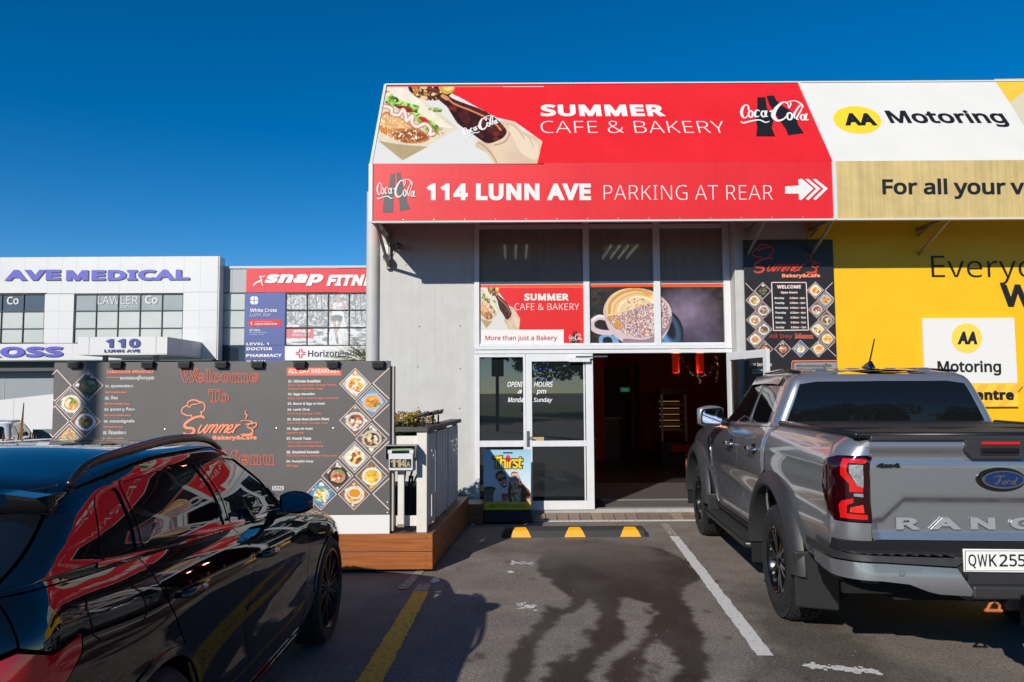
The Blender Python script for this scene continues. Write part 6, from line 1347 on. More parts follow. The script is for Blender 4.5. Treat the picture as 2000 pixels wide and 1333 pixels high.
# ================================================================== street side behind the viewer (seen only as reflections and shadows)
struct(bx('grass_verge', (-80, -60, -.02), (80, -22, .03), mat('verge_grass', '#5a6a34', rough=.9, noise=.3, nscale=1.2)))
M_tree = leaf_mat('tree_leaf', '#26331a', '#4a5a2c', '#5c6a34'); M_bark = mat('bark', '#4a3c30', rough=.9, noise=.3, nscale=9)
def tree(x, y, h, r_, seed, lab):
    t = thing('tree', (x, y, 0), lab, 'tree'); rr = random.Random(seed)
    tr = MB(); tr.tube([(x, y, 0), (x + .1, y, h * .25), (x - .1, y + .1, h * .55), (x, y, h * .8)], [.32, .26, .17, .06], 10)
    bl2 = []
    for k in range(9):
        a = rr.random() * 6.28; d = rr.uniform(.15, .65) * r_; z_ = h * rr.uniform(.42, .86); e = (x + math.cos(a) * d, y + math.sin(a) * d, z_); tr.tube([(x, y, h * .35), ((x + e[0]) / 2, (y + e[1]) / 2, (h * .35 + z_) / 2 + .2), e], [.12, .07, .03], 6); s_ = rr.uniform(.35, .55) * r_; bl2.append((*e, s_, s_, s_ * .75))
    tr.build('trunk', M_bark, t); leaf_cloud('crown', M_tree, t, bl2, 3800, .26, seed)
for k, (x, y, h, r_, wh) in enumerate(((-26, -34, 9, 5, 'farthest left of the row across the street'), (-17, -37, 10, 5.5, 'second from the left across the street'), (-8, -33, 8.5, 5, 'third from the left, beyond the traffic signal'), (1, -38, 10, 6, 'tallest and widest, in the middle of the row'), (9, -33, 8, 5, 'lowest of the row, right of the middle one'), (17, -36, 9.5, 5.5, 'second from the right across the street'), (27, -34, 9, 5.5, 'farthest right of the row across the street'))): tree(x, y, h, r_, 40 + k, 'dark evergreen tree, ' + wh)
# street poles (their soft shadows fall on the menu board and the cafe wall)
def lamp_post(name, x, y, h, r0, lab, arm):
    t = thing(name, (x, y, 0), lab, 'street lamp'); MB().tube([(x, y, 0), (x, y, h * .5), (x, y, h)], [r0, r0, r0 * .9], 16).build('pole', mat('galvanised'), t, smooth=True)
    MB().tube([(x, y, h - .1), (x + arm * .5, y, h + .5), (x + arm, y, h + .6)], .06, 8).build('arm', mat('galvanised'), t); MB().box((x + arm - .1, y - .15, h + .5), (x + arm + .7 * (1 if arm > 0 else -1), y + .15, h + .68)).build('lamp_head', mat('galvanised'), t)
sd = Vector((math.sin(R(SUN_AZ)), math.cos(R(SUN_AZ))))
q = Vector((at(176, 800, YB).x, YB)) + sd * 9.0; lamp_post('street_lamp', q.x, q.y, 8.5, .085, 'tall grey street lamp post whose shadow crosses the left of the menu board', -1.6)
sg = thing('traffic_signal', (-.62, -11, 0), 'traffic signal on a dark pole behind the viewer, mirrored in the cafe side window', 'traffic light')
MB().tube([(-.62, -11, 0), (-.62, -11, 2.6)], .07, 12).build('pole', M_black, sg); bx('case', (-.85, -10.98, 2.25), (-.35, -10.75, 3.35), M_black, sg, bevel=.02)
for z_, c_ in ((3.1, 'lens_red'), (2.8, 'lens_amber'), (2.5, 'lens_green')): MB().lathe([(0, -.0), (.09, .0), (.1, .03), (.11, .15)], (-.6, -10.745, z_), 'Y', 16).build('lens', mat(c_, {'lens_red': '#3a0a08', 'lens_amber': '#3a2408', 'lens_green': '#08301c'}[c_], rough=.2), sg)
# ================================================================== BODYWORK TOOLS
def hermite(pts):
    xs = [p[0] for p in pts]; ys = [p[1] for p in pts]; n = len(xs); ms = []
    for i in range(n):
        if i == 0: ms.append((ys[1] - ys[0]) / (xs[1] - xs[0]))
        elif i == n - 1: ms.append((ys[-1] - ys[-2]) / (xs[-1] - xs[-2]))
        else:
            a = (ys[i] - ys[i - 1]) / (xs[i] - xs[i - 1]); b = (ys[i + 1] - ys[i]) / (xs[i + 1] - xs[i]); ms.append(0 if a * b <= 0 else 2 * a * b / (a + b))
    def f(x):
        if x <= xs[0]: return ys[0] + ms[0] * (x - xs[0])
        if x >= xs[-1]: return ys[-1] + ms[-1] * (x - xs[-1])
        i = 0
        while x > xs[i + 1]: i += 1
        h = xs[i + 1] - xs[i]; t = (x - xs[i]) / h; t2 = t * t; t3 = t2 * t
        return (2 * t3 - 3 * t2 + 1) * ys[i] + (t3 - 2 * t2 + t) * h * ms[i] + (-2 * t3 + 3 * t2) * ys[i + 1] + (t3 - t2) * h * ms[i + 1]
    return f
class Wrap:
    """a body shell that runs round the car: u -2..-1 tail, -1..0 rear corner, 0..1 flank, 1..2 front corner, 2..3 nose; v upwards; above vcap it closes over the top"""
    def __init__(s, rear, front, rcr, rcf, width, zf, bow_r=0, bow_f=0, vcap=99, crown=0.0, H=1.0, flen=3.0):
        s.rear, s.front, s.rcr, s.rcf, s.width, s.zf, s.br, s.bf, s.vcap, s.crown, s.H, s.flen = rear, front, rcr, rcf, width, zf, bow_r, bow_f, vcap, crown, H, flen
    def ends(s, v):
        v = min(v, s.vcap); a, b = s.rcr(v), s.rcf(v); xr, xf = s.rear(v), s.front(v); Wr = s.width(xr + a, v); Wf = s.width(xf - b, v)
        br = s.br * ((Wr - a) / Wr) ** 2; bf = s.bf * ((Wf - b) / Wf) ** 2
        return a, b, xr, xf, Wr, Wf, br, bf
    def S(s, u, v):
        vv = min(v, s.vcap); a, b, xr, xf, Wr, Wf, br, bf = s.ends(vv)
        if u <= -1: y = (u + 2) * (Wr - a); x = xr + s.br * (y / Wr) ** 2
        elif u < 0: th = (u + 1) * math.pi / 2; x = xr + br + a * (1 - math.cos(th)); y = Wr - a + a * math.sin(th)
        elif u <= 1: x = (xr + a + br) * (1 - u) + (xf - b - bf) * u; y = s.width(x, vv)
        elif u < 2: th = (u - 1) * math.pi / 2; x = xf - bf - b * (1 - math.sin(th)); y = Wf - b + b * math.cos(th)
        else: y = (3 - u) * (Wf - b); x = xf - s.bf * (y / Wf) ** 2
        z = s.zf(x, vv)
        if v > s.vcap:
            k = max(0, 1 - (v - s.vcap)); y *= k; z += s.crown * (1 - k * k)
        return (x, y, z)
    def u_of_x(s, x, v):
        a, b, xr, xf, Wr, Wf, br, bf = s.ends(v); x0, x1 = xr + a + br, xf - b - bf
        if x < x0: return -1 + math.acos(max(-1, min(1, 1 - (x - xr - br) / a))) / (math.pi / 2) if x > xr + br else -1.0
        if x > x1: return 1 + math.asin(max(-1, min(1, 1 - (xf - bf - x) / b))) / (math.pi / 2)
        return (x - x0) / (x1 - x0)
    def u_of_y(s, y, v):
        a, b, xr, xf, Wr, Wf, br, bf = s.ends(v)
        if y <= Wr - a: return -2 + y / (Wr - a)
        return -1 + math.asin(min(1, (y - Wr + a) / a)) / (math.pi / 2)
    def side(s, x, z, lo=0.0, hi=1.0):
        for _ in range(26):
            m = (lo + hi) / 2; u = s.u_of_x(x, m)
            if s.S(u, m)[2] < z: lo = m
            else: hi = m
        m = (lo + hi) / 2; return (s.u_of_x(x, m), m)
    def tail(s, y, z, lo=0.0, hi=1.0):
        for _ in range(26):
            m = (lo + hi) / 2; u = s.u_of_y(y, m)
            if s.S(u, m)[2] < z: lo = m
            else: hi = m
        m = (lo + hi) / 2; return (s.u_of_y(y, m), m)
    def L(s, u):
        if u <= -1: return -.3 + (u + 1) * .75
        if u < 0: return u * .3
        if u <= 1: return u * s.flen
        if u < 2: return s.flen + (u - 1) * .3
        return s.flen + .3 + (u - 2) * .75
    def invL(s, l):
        if l <= -.3: return -1 + (l + .3) / .75
        if l < 0: return l / .3
        if l <= s.flen: return l / s.flen
        if l < s.flen + .3: return 1 + (l - s.flen) / .3
        return 2 + (l - s.flen - .3) / .75
def resample(pts, step):
    out = []; n = len(pts)
    for i in range(n):
        a, b = pts[i], pts[(i + 1) % n]; d = math.hypot(b[0] - a[0], b[1] - a[1]); k = max(1, int(math.ceil(d / step)))
        out += [(a[0] + (b[0] - a[0]) * j / k, a[1] + (b[1] - a[1]) * j / k) for j in range(k)]
    return out
def inset_poly(pts, d):
    n = len(pts); ar = sum(pts[i][0] * pts[(i + 1) % n][1] - pts[(i + 1) % n][0] * pts[i][1] for i in range(n)); sg = 1 if ar > 0 else -1; out = []
    for i in range(n):
        p0, p1, p2 = pts[i - 1], pts[i], pts[(i + 1) % n]; a = Vector((p1[0] - p0[0], p1[1] - p0[1])); b = Vector((p2[0] - p1[0], p2[1] - p1[1]))
        if a.length < 1e-9 or b.length < 1e-9: out.append(p1); continue
        a.normalize(); b.normalize(); n1 = Vector((-a.y, a.x)) * sg; n2 = Vector((-b.y, b.x)) * sg; m = n1 + n2
        if m.length < 1e-6: m = n1
        m.normalize(); k = d / max(.5, m.dot(n1)); out.append((p1[0] + m.x * k, p1[1] + m.y * k))
    return out
def np_in(P, poly):
    ins = np.zeros(len(P), bool); n = len(poly)
    for i in range(n):
        x1, y1 = poly[i]; x2, y2 = poly[(i + 1) % n]
        if y1 != y2: ins ^= ((y1 > P[:, 1]) != (y2 > P[:, 1])) & (P[:, 0] < (x2 - x1) * (P[:, 1] - y1) / (y2 - y1) + x1)
    return ins
def panel(surf, poly, name, m, par, side=1, holes=(), step=.05, gap=.0016, thick=.014, off=0.0, closed_v=None, label=None, edge=None):
    """cut one panel out of a shell; poly and holes are (u, v) loops; side +1 left, -1 right, 0 both halves in one piece"""
    H = surf.H; D = lambda q: (surf.L(q[0]), q[1] * H)
    outer = resample([D(q) for q in poly], step * .6)
    if gap: outer = inset_poly(outer, gap)
    inner = [inset_poly(resample([D(q) for q in h], step * .6), -gap if gap else 0) for h in holes]
    xs = [p[0] for p in outer]; ys = [p[1] for p in outer]
    gx = np.arange(min(xs), max(xs), step); gy = np.arange(min(ys), max(ys), step); GX, GY = np.meshgrid(gx, gy); GX = GX + (np.arange(len(gy)) % 2 * step / 2)[:, None]; G = np.stack([GX.ravel(), GY.ravel()], 1)
    ok = np_in(G, outer)
    for h in inner: ok &= ~np_in(G, h)
    G = G[ok]; B = np.array(outer + [p for h in inner for p in h])
    if len(G): d = np.min(np.hypot(G[:, None, 0] - B[None, :, 0], G[:, None, 1] - B[None, :, 1]), 1); G = G[d > step * .45]
    co = [Vector(p) for p in outer]; ed = [(i, (i + 1) % len(outer)) for i in range(len(outer))]
    for h in inner: b0 = len(co); co += [Vector(p) for p in h]; ed += [(b0 + i, b0 + (i + 1) % len(h)) for i in range(len(h))]
    nb = len(co); co += [Vector(p) for p in G]
    V, Ed, F, _, _, _ = delaunay_2d_cdt(co, ed, [], 0, 1e-7)
    V = [(v.x, v.y) for v in V]; C = np.array([[sum(V[i][0] for i in f) / len(f), sum(V[i][1] for i in f) / len(f)] for f in F]); k = np_in(C, outer)
    for h in inner: k &= ~np_in(C, h)
    F = [tuple(f) for f, q in zip(F, k) if q]
    def ev(p):
        u, v = surf.invL(p[0]), p[1] / H; P0 = Vector(surf.S(u, v)); e = .004; ue = e / surf.flen if 0 <= u <= 1 else e / .3
        du = Vector(surf.S(u + ue, v)) - Vector(surf.S(u - ue, v)); dv = Vector(surf.S(u, v + e)) - Vector(surf.S(u, v - e)); n = dv.cross(du)
        if n.length < 1e-12: n = Vector((0, 0, 1))
        return P0, n.normalized()
    PN = [ev(p) for p in V]
    # outward normal: away from the middle of the car
    cx = sum(p.x for p, _ in PN) / len(PN)
    vs, ns, fs = [], [], []
    def half(sd):
        b0 = len(vs)
        for p, n in PN:
            n_ = n if (n.y > 0 or abs(n.y) < 1e-3) else n
            q = p + n_ * off; vs.append((q.x, q.y * sd, q.z)); ns.append((n_.x, n_.y * sd, n_.z))
        for f in F: fs.append(tuple(b0 + i for i in (f if sd < 0 else f[::-1])))
        if thick:
            cnt = {}
            for f in F:
                for i in range(len(f)): cnt[(f[i], f[(i + 1) % len(f)])] = 1
            for a, b in list(cnt):
                if (b, a) in cnt: continue
                if closed_v is not None and abs(PN[a][0].y) < 1e-4 and abs(PN[b][0].y) < 1e-4: continue
                j = len(vs); pa, pb_ = PN[a], PN[b]
                for (p, n), t in ((pa, 0), (pb_, 0), (pb_, thick), (pa, thick)):
                    q = p + n * (off - t); vs.append((q.x, q.y * sd, q.z))
                en = (pb_[0] - pa[0]).cross(pa[1]).normalized(); en = Vector((en.x, en.y * sd, en.z)); ns.extend([tuple(-en if sd < 0 else -en)] * 4); fs.append((j, j + 1, j + 2, j + 3) if sd > 0 else (j + 3, j + 2, j + 1, j))
    if side == 0: half(1); half(-1)
    else: half(side)
    me = bpy.data.meshes.new(name); me.from_pydata(vs, [], fs); me.polygons.foreach_set('use_smooth', [True] * len(me.polygons)); me.materials.append(m); me.update()
    me.normals_split_custom_set_from_vertices(ns)
    o = bpy.data.objects.new(name, me); COL.objects.link(o); o.parent = par; WM[o.name] = wmat(par).copy()
    if label: o['label'] = label
    return o
def arc_pts(cx, cz, r_, a0, a1, n=14): return [(cx + r_ * math.cos(R(a0 + (a1 - a0) * i / n)), cz + r_ * math.sin(R(a0 + (a1 - a0) * i / n))) for i in range(n + 1)]
def round_poly(pts, r_=.03, n=4):
    out = []; N = len(pts)
    for i in range(N):
        p0, p1, p2 = Vector(pts[i - 1]), Vector(pts[i]), Vector(pts[(i + 1) % N]); a = (p0 - p1); b = (p2 - p1); ra = min(r_, a.length * .45); rb = min(r_, b.length * .45); A = p1 + a.normalized() * ra; B = p1 + b.normalized() * rb
        for k in range(n + 1): t = k / n; q = A * (1 - t) ** 2 + p1 * 2 * t * (1 - t) + B * t * t; out.append((q.x, q.y))
    return out
def paint(name, col, metal, rough, coat=1.0, flake=0.0):
    m = mat(name, col, rough=rough, metal=metal, coat=coat)
    if flake:
        n = m.node_tree; b = n.nodes['Principled BSDF']; v = n.nodes.new('ShaderNodeTexVoronoi'); v.inputs['Scale'].default_value = 900; tc = n.nodes.new('ShaderNodeTexCoord'); n.links.new(tc.outputs['Object'], v.inputs['Vector'])
        mx = n.nodes.new('ShaderNodeMix'); mx.data_type = 'RGBA'; mx.blend_type = 'MULTIPLY'; mx.inputs[0].default_value = flake; c = hx(col) if isinstance(col, str) else col; mx.inputs[6].default_value = (*c, 1); n.links.new(v.outputs['Color'], mx.inputs[7]); n.links.new(mx.outputs[2], b.inputs['Base Color'])
    return m
M_tyre = mat('tyre_rubber', '#1d1d1e', rough=.75, noise=.2, nscale=20, bump=.15, bscale=60)
def wheel(par, x, y, r_, rr_, wd, sgn, spokes, m_rim, lugs=0, sp_w=.035, split_=True, name='wheel'):
    """wheel as a part (tyre) with rim, spokes as sub-parts; sgn is the outward direction along y"""
    t = MB(); s_ = wd / 2; sw = r_ - rr_
    prof = [(rr_ - .012, s_ * .86), (rr_ + .01, s_ * .95), (rr_ + sw * .35, s_ * 1.02), (rr_ + sw * .7, s_ * .97), (r_ - .012, s_ * .80), (r_, s_ * .66), (r_ + .001, 0), (r_, -s_ * .66), (r_ - .012, -s_ * .80), (rr_ + sw * .5, -s_), (rr_ - .01, -s_ * .86)]
    t.lathe([(a, b * sgn) for a, b in prof], (x, y, r_), 'Y', 56)
    if lugs:
        for k in range(lugs):
            a = 2 * math.pi * k / lugs; da = 2 * math.pi / lugs * .36
            for (w0, w1, sh, ro) in ((.62, .98, .0, .010), (.26, .56, .5, .011), (-.15, .2, .0, .011), (-.56, -.24, .5, .011), (-.98, -.6, .0, .010)):
                aa = a + sh * 2 * math.pi / lugs; P_ = []
                for r2 in (r_ - .012, r_ + ro):
                    for (q, w_) in ((aa - da, w0), (aa + da, w0 + .03), (aa + da * .8, w1), (aa - da * 1.1, w1 - .02)):
                        rr2 = r2 - (.016 if abs(w_) > .9 else 0); P_.append((x + rr2 * math.cos(q), y + s_ * w_ * .82 * sgn, r_ + rr2 * math.sin(q)))
                t.hexa(P_)
                if abs(w1) > .9 or abs(w0) > .9:
                    P_ = []
                    for (rA, wA) in ((r_ - .06 - (k % 2) * .02, .99), (r_ - .004, .86)): pass
            for sg2 in (1,):
                P_ = []
                for dw in (0, .008):
                    for q, r2 in ((aa - da, r_ - .075 + (k % 2) * .018), (aa + da * .6, r_ - .075 + (k % 2) * .018), (aa + da * .8, r_ - .01), (aa - da, r_ - .01)):
                        w_ = (s_ * (.96 if r2 < r_ - .03 else .83) + dw) * sgn; P_.append((x + r2 * math.cos(q), y + w_, r_ + r2 * math.sin(q)))
                t.hexa(P_)
    w = t.build(name, M_tyre, par, local=True, auto=35)
    f = MB(); fp = [(rr_ - .004, s_ * .93), (rr_ - .02, s_ * .95), (rr_ - .035, s_ * .78), (rr_ - .045, s_ * .2), (rr_ - .05, -s_ * .8), (rr_ - .01, -s_ * .8)]
    f.lathe([(a, b * sgn) for a, b in fp], (x, y, r_), 'Y', 56); f.lathe([(rr_ - .05, -s_ * .45 * sgn), (.06, -s_ * .45 * sgn)], (x, y, r_), 'Y', 40)
    f.build('rim', m_rim, w, local=True, auto=35)
    for k in range(spokes):
        a = 2 * math.pi * (k + .25) / spokes; m_ = MB(); offs = (-.5, .5) if split_ else (0,)
        for o_ in offs:
            a1 = a + o_ * (.62 * 2 * math.pi / spokes) * .5; a0 = a + o_ * .12; ra, rb = .05, rr_ - .022; P_ = []
            for dep in (s_ * .55, s_ * .80):
                for ang_, rad, ww, ex in ((a0, ra, sp_w * .8, 0), (a0, ra, -sp_w * .8, 0), (a1, rb, -sp_w * .5, s_ * .06), (a1, rb, sp_w * .5, s_ * .06)):
                    P_.append((x + rad * math.cos(ang_) - ww / 2 * math.sin(ang_) * (1 if split_ else 1.6), y + (dep + ex) * sgn, r_ + rad * math.sin(ang_) + ww / 2 * math.cos(ang_) * (1 if split_ else 1.6)))
            m_.hexa(P_)
        m_.build('spoke', m_rim, w, local=True, bevel=.003)
    h = MB(); h.lathe([(0, s_ * .84 * sgn), (.035, s_ * .84 * sgn), (.06, s_ * .74 * sgn), (.075, s_ * .5 * sgn)], (x, y, r_), 'Y', 24); h.build('hub_cap', m_rim, w, local=True, auto=30)
    for k in range(6 if not split_ else 5):
        a = 2 * math.pi * k / (6 if not split_ else 5); mm = MB(); mm.lathe([(0, s_ * .80 * sgn), (.009, s_ * .79 * sgn), (.010, s_ * .6 * sgn)], (x + .048 * math.cos(a), y, r_ + .048 * math.sin(a)), 'Y', 8); mm.build('wheel_nut', mat('steel_grey'), w, local=True)
    d = MB(); d.lathe([(.02, -s_ * .05 * sgn), (rr_ * .72, -s_ * .05 * sgn), (rr_ * .72, -s_ * .15 * sgn)], (x, y, r_), 'Y', 36); d.build('brake_disc', mat('brake_steel', '#77777a', rough=.35, metal=.9), w, local=True)
    return w

# ================================================================== BLACK CAR, front left
M_bpaint = mat('black_car_paint', (.003, .0035, .005), rough=.015, ior=1.75)
M_cglass = mat('tinted_car_glass', (.006, .007, .008), rough=.01, spec=.75)
M_gloss = mat('gloss_black_trim', (.006, .006, .007), rough=.08, coat=.6)
M_satin = mat('satin_black_trim', '#151516', rough=.4)
M_under = mat('underbody_black', '#08080a', rough=.9)
suv = thing('parked_car', (-2.13, 1.72, 0), 'glossy black hatchback with roof rails parked at front left beside the yellow line', 'car', None, R(90))
z1f = hermite([(-.2, 1.13), (.3, 1.125), (.67, 1.10), (1.2, 1.072), (1.75, 1.035), (2.4, .99), (2.75, .955), (3.2, .885), (3.7, .79), (4.05, .70), (4.2, .64)])
zrf = hermite([(.3, 1.29), (.6, 1.335), (.85, 1.365), (1.4, 1.405), (1.9, 1.398), (2.25, 1.35), (2.6, 1.26), (3.0, 1.1)])
wlow = hermite([(0, .86), (.08, .885), (.2, .90), (.4, .905), (.6, .912), (.76, .925), (.86, .918), (.95, .885), (1.0, .845)])
wgr = hermite([(1, .845), (1.08, .825), (1.4, .782), (1.75, .722), (1.93, .682), (2.0, .64)])
def wsuv(x, v):
    b = wlow(v) if v <= 1 else wgr(v); b -= .012 * (x - 2.0) ** 2 * (1 if v <= 1 else .8)
    if v <= 1:
        z = .22 + v * (z1f(x) - .22)
        b += .017 * math.exp(-((x - .93) ** 2 + (z - .62) ** 2) / .09) + .018 * math.exp(-((x - 3.36) ** 2 + (z - .6) ** 2) / .09)
        b -= .020 * math.exp(-((z - .60 - .06 * (x - 1.9)) / .11) ** 2) * math.exp(-((x - 2.0) / .75) ** 4)
        b += .009 * math.exp(-((z - .40) / .05) ** 2) * math.exp(-((x - 2.05) / .85) ** 6)
        b -= .005 * math.exp(-((z - .80) / .05) ** 2) * math.exp(-((x - 2.0) / 1.3) ** 6)
    return b
SV = Wrap(hermite([(0, .16), (.2, .05), (.45, .0), (.62, .03), (.8, .07), (1, .12), (1.3, .28), (1.7, .48), (2, .62)]), hermite([(0, 4.05), (.3, 4.16), (.6, 4.14), (1.0, 3.98)]), lambda v: .30 - .06 * v if v <= 1 else .24 - .10 * (v - 1), lambda v: .5, wsuv, lambda x, v: (.22 + v * (z1f(x) - .22)) if v <= 1 else (z1f(x) + (v - 1) * (zrf(x) - z1f(x))), .10, .35, vcap=1.0, crown=.07, H=.85, flen=2.8)
SG = Wrap(SV.rear, hermite([(1, 3.05), (1.5, 2.68), (2, 2.22)]), SV.rcr, lambda v: .22, wsuv, SV.zf, .10, .12, vcap=2.0, crown=.045, H=.42, flen=1.9)
def sd(pts, S_=SV, lo=0.0, hi=1.0): return [S_.side(x, z, lo, hi) for x, z in pts]
BZ = lambda x: z1f(x) - .001
def top(S_, xa, xb, n=8, v=1.0): return [(S_.u_of_x(xa + (xb - xa) * i / n, v), v) for i in range(n + 1)]
rdoor = top(SV, .90, 1.73) + sd([(1.79, .94), (1.80, .60), (1.79, .30), (1.36, .29), (1.33, .38), (1.24, .52), (1.10, .74), (.97, .90), (.91, 1.0)])
fdoor = top(SV, 1.735, 2.72) + sd([(2.79, .80), (2.80, .55), (2.76, .40), (2.70, .29), (1.792, .30), (1.802, .60), (1.792, .94)])
for sdn in (-1, 1):
    panel(SV, rdoor, 'rear_door', M_bpaint, suv, sdn, step=.045); panel(SV, fdoor, 'front_door', M_bpaint, suv, sdn, step=.045)
    fa = arc_pts(3.36, .345, .375, 172, -8, 18)
    nosev = [(1.5, v) for v in (0.12, .4, .7, 1.0)]
    fend = top(SV, 2.725, 3.3, 6) + [(u, 1.0) for u in (1.0, 1.25, 1.5)][1:] + [(1.5, v) for v in (.75, .5, .25)] + sd([(3.80, .31)]) + sd(fa[::-1])[1:-1] + sd([(2.95, .30), (2.73, .29), (2.762, .38), (2.803, .55), (2.793, .80)])
    panel(SV, fend, 'front_wing', M_bpaint, suv, sdn, step=.05)
    ra = arc_pts(.93, .345, .385, -8, 188, 20)
    quarter = top(SV, .42, .895, 5) + sd([(.905, 1.0), (.965, .90), (1.095, .74), (1.235, .52), (1.322, .38), (1.355, .29)]) + sd(ra)[0:-1] + sd([(.50, .42)]) + [(-.25, .30), (-.25, .52), (-.25, .65)] + [(-.08, .64)] + sd([(.46, .92), (.46, .98)]) + [(-.10, .82), (-.35, .86), (-.40, 1.0)] + [(-.2, 1.0)]
    panel(SV, quarter, 'rear_wing', M_bpaint, suv, sdn, step=.045)
    lamp = [(-.255, .66), (-.08, .645)] + sd([(.45, .925), (.45, .975)]) + [(-.11, .815), (-.36, .85), (-1.0, .80), (-1.5, .78), (-1.5, .70), (-1.0, .69)]
    panel(SV, lamp, 'tail_lamp', mat('tail_lamp_red', (.55, .008, .012), rough=.06, coat=.6), suv, sdn, step=.04, off=.004)
    panel(SV, [(-1.3, .72), (-.5, .70), (-.2, .69), (-.16, .74), (-.5, .74), (-1.3, .735)], 'lamp_strip', mat('lamp_bright_red', (.75, .02, .015), rough=.08), suv, sdn, step=.04, off=.008, gap=0, thick=.002)
    # wheel arch trims
    panel(SV, sd(arc_pts(3.36, .345, .40, 168, -4, 18)) + sd(arc_pts(3.36, .345, .372, -4, 168, 18)), 'arch_trim', M_gloss, suv, sdn, off=.006, step=.04, gap=0)
    panel(SV, sd(arc_pts(.93, .345, .412, -4, 186, 18)) + sd(arc_pts(.93, .345, .382, 186, -4, 18)), 'arch_trim', M_gloss, suv, sdn, off=.006, step=.04, gap=0)
    panel(SV, sd([(1.36, .285), (2.72, .285), (2.72, .235), (1.36, .235)]), 'sill', M_bpaint, suv, sdn, off=.012, step=.06)
    # cabin side with its three window openings
    W1 = round_poly([(.845, 1.300), (.985, 1.325), (.925, 1.105), (.715, 1.125)], .035); W2 = round_poly([(1.02, 1.334), (1.62, 1.345), (1.69, 1.062), (.975, 1.103)], .03); W3 = round_poly([(1.675, 1.345), (2.10, 1.322), (2.36, 1.18), (2.53, 1.008), (1.76, 1.058)], .03)
    G_ = lambda pts: sd(pts, SG, 1.0, 1.999)
    cab_side = [(-.42, 1.0), (-.2, 1.0)] + top(SG, .5, 2.9, 14, 1.0) + [(1.05, 1.0), (1.05, 1.3), (1.05, 1.6), (1.05, 2.0)] + [(u, 2.0) for u in (.9, .7, .5, .3, .1, 0, -.2, -.42)] + [(-.42, 1.7), (-.42, 1.3)]
    panel(SG, cab_side, 'window_surround', M_bpaint, suv, sdn, holes=[G_(W1), G_(W2), G_(W3)], step=.045, gap=.001)
    for W_, nm in ((W1, 'quarter_window'), (W2, 'rear_window'), (W3, 'front_window')): panel(SG, G_(W_), nm, M_cglass, suv, sdn, step=.05, off=-.004, gap=.001, thick=.006)
    for W_ in (W1, W2, W3): panel(SG, G_(inset_poly(W_, -.011)), 'window_seal', M_gloss, suv, sdn, holes=[G_(W_)], step=.04, off=.003, gap=0, thick=.008)
    # seal strip under the windows
    panel(SG, G_([(.68, 1.122), (1.2, 1.094), (1.75, 1.058), (2.3, 1.018), (2.62, .996)]) + G_([(2.60, .985), (2.3, 1.004), (1.75, 1.044), (1.2, 1.08), (.66, 1.108)]), 'window_trim', M_gloss, suv, sdn, off=.005, step=.05, gap=0, thick=.006)
    # handles, mirror, rails
    for hx_, hz_ in ((1.13, .925), (1.99, .88)):
        rec = MB(); yv = wsuv(hx_, SV.side(hx_, hz_)[1]) * sdn
        hb_ = MB(); pr = []
        for i in range(9):
            t = i / 8; xx = hx_ - .10 + .2 * t; yy = (abs(yv) + .005 + .03 * math.sin(math.pi * t) ** .6) * sdn; pr.append((xx, yy, hz_ - .004 * t * 2))
        hb_.tube(pr, [.010, .014, .016, .017, .017, .017, .016, .014, .010], 10); hb_.build('door_handle', M_bpaint, suv, smooth=True, local=True)
    mx = 2.27; mr_ = bm = MB(); prof = [(-.095, .0), (-.10, .045), (-.07, .085), (.02, .085), (.10, .05), (.12, 0)]
    # mirror: shaped shell
    ring = []; 
    for i in range(9):
        t = i / 8; yy = (.89 + .18 * t) * sdn; k = (math.sin(math.pi * (.12 + .8 * t))) ** .5
        for j in range(14):
            a = 2 * math.pi * j / 14; dx = .062 * k * math.cos(a) * (1.0 if math.cos(a) > 0 else .55); dz = .062 * k * math.sin(a); ring.append((mx + dx + .02 - .03 * t, yy, 1.075 + dz))
    mm = MB(); mm.add(ring, [(i * 14 + j, i * 14 + (j + 1) % 14, (i + 1) * 14 + (j + 1) % 14, (i + 1) * 14 + j) for i in range(8) for j in range(14)] + [tuple(range(14)), tuple(range(8 * 14, 9 * 14))]); mo = mm.build('door_mirror', M_bpaint, suv, smooth=True, local=True)
    mg = MB(); mg.prism([(mx - .045 + .02 - .03 * t_, (.89 + .18 * t_) * sdn, 1.075 + .046 * s_) for t_, s_ in ((.12, -.8), (.12, .8), (.5, 1), (.88, .7), (.9, -.6), (.5, -1))], (.008, 0, 0)); mg.build('mirror_glass', mat('mirror_glass', (.7, .72, .75), rough=.01, metal=1.0), mo, local=True)
    am = MB(); am.tube([(mx + .03, .80 * sdn, .99), (mx + .02, .93 * sdn, 1.03)], [.03, .022], 8); am.build('mirror_arm', M_gloss, mo, smooth=True, local=True)
    rp = [(.77, .655, 1.355), (.88, .66, 1.415), (1.15, .655, 1.440), (1.5, .635, 1.455), (1.8, .63, 1.447), (2.0, .62, 1.42), (2.15, .615, 1.368)]
    sp = cat_spline(rp, 6); rmb = MB(); rmb.tube([(a, b * sdn, c) for a, b, c in sp], [.012 + .008 * math.sin(math.pi * i / (len(sp) - 1)) for i in range(len(sp))], 10); rmb.build('roof_rail', mat('rail_anodised', '#4a4444', rough=.25, metal=.85), suv, smooth=True, local=True)
    wheel(suv, 3.36, .80 * sdn, .345, .265, .22, sdn, 10, mat('dark_bronze_alloy', '#2a2624', rough=.3, metal=.8), sp_w=.022); wheel(suv, .93, .80 * sdn, .345, .265, .22, sdn, 10, mat('dark_bronze_alloy'), sp_w=.022)
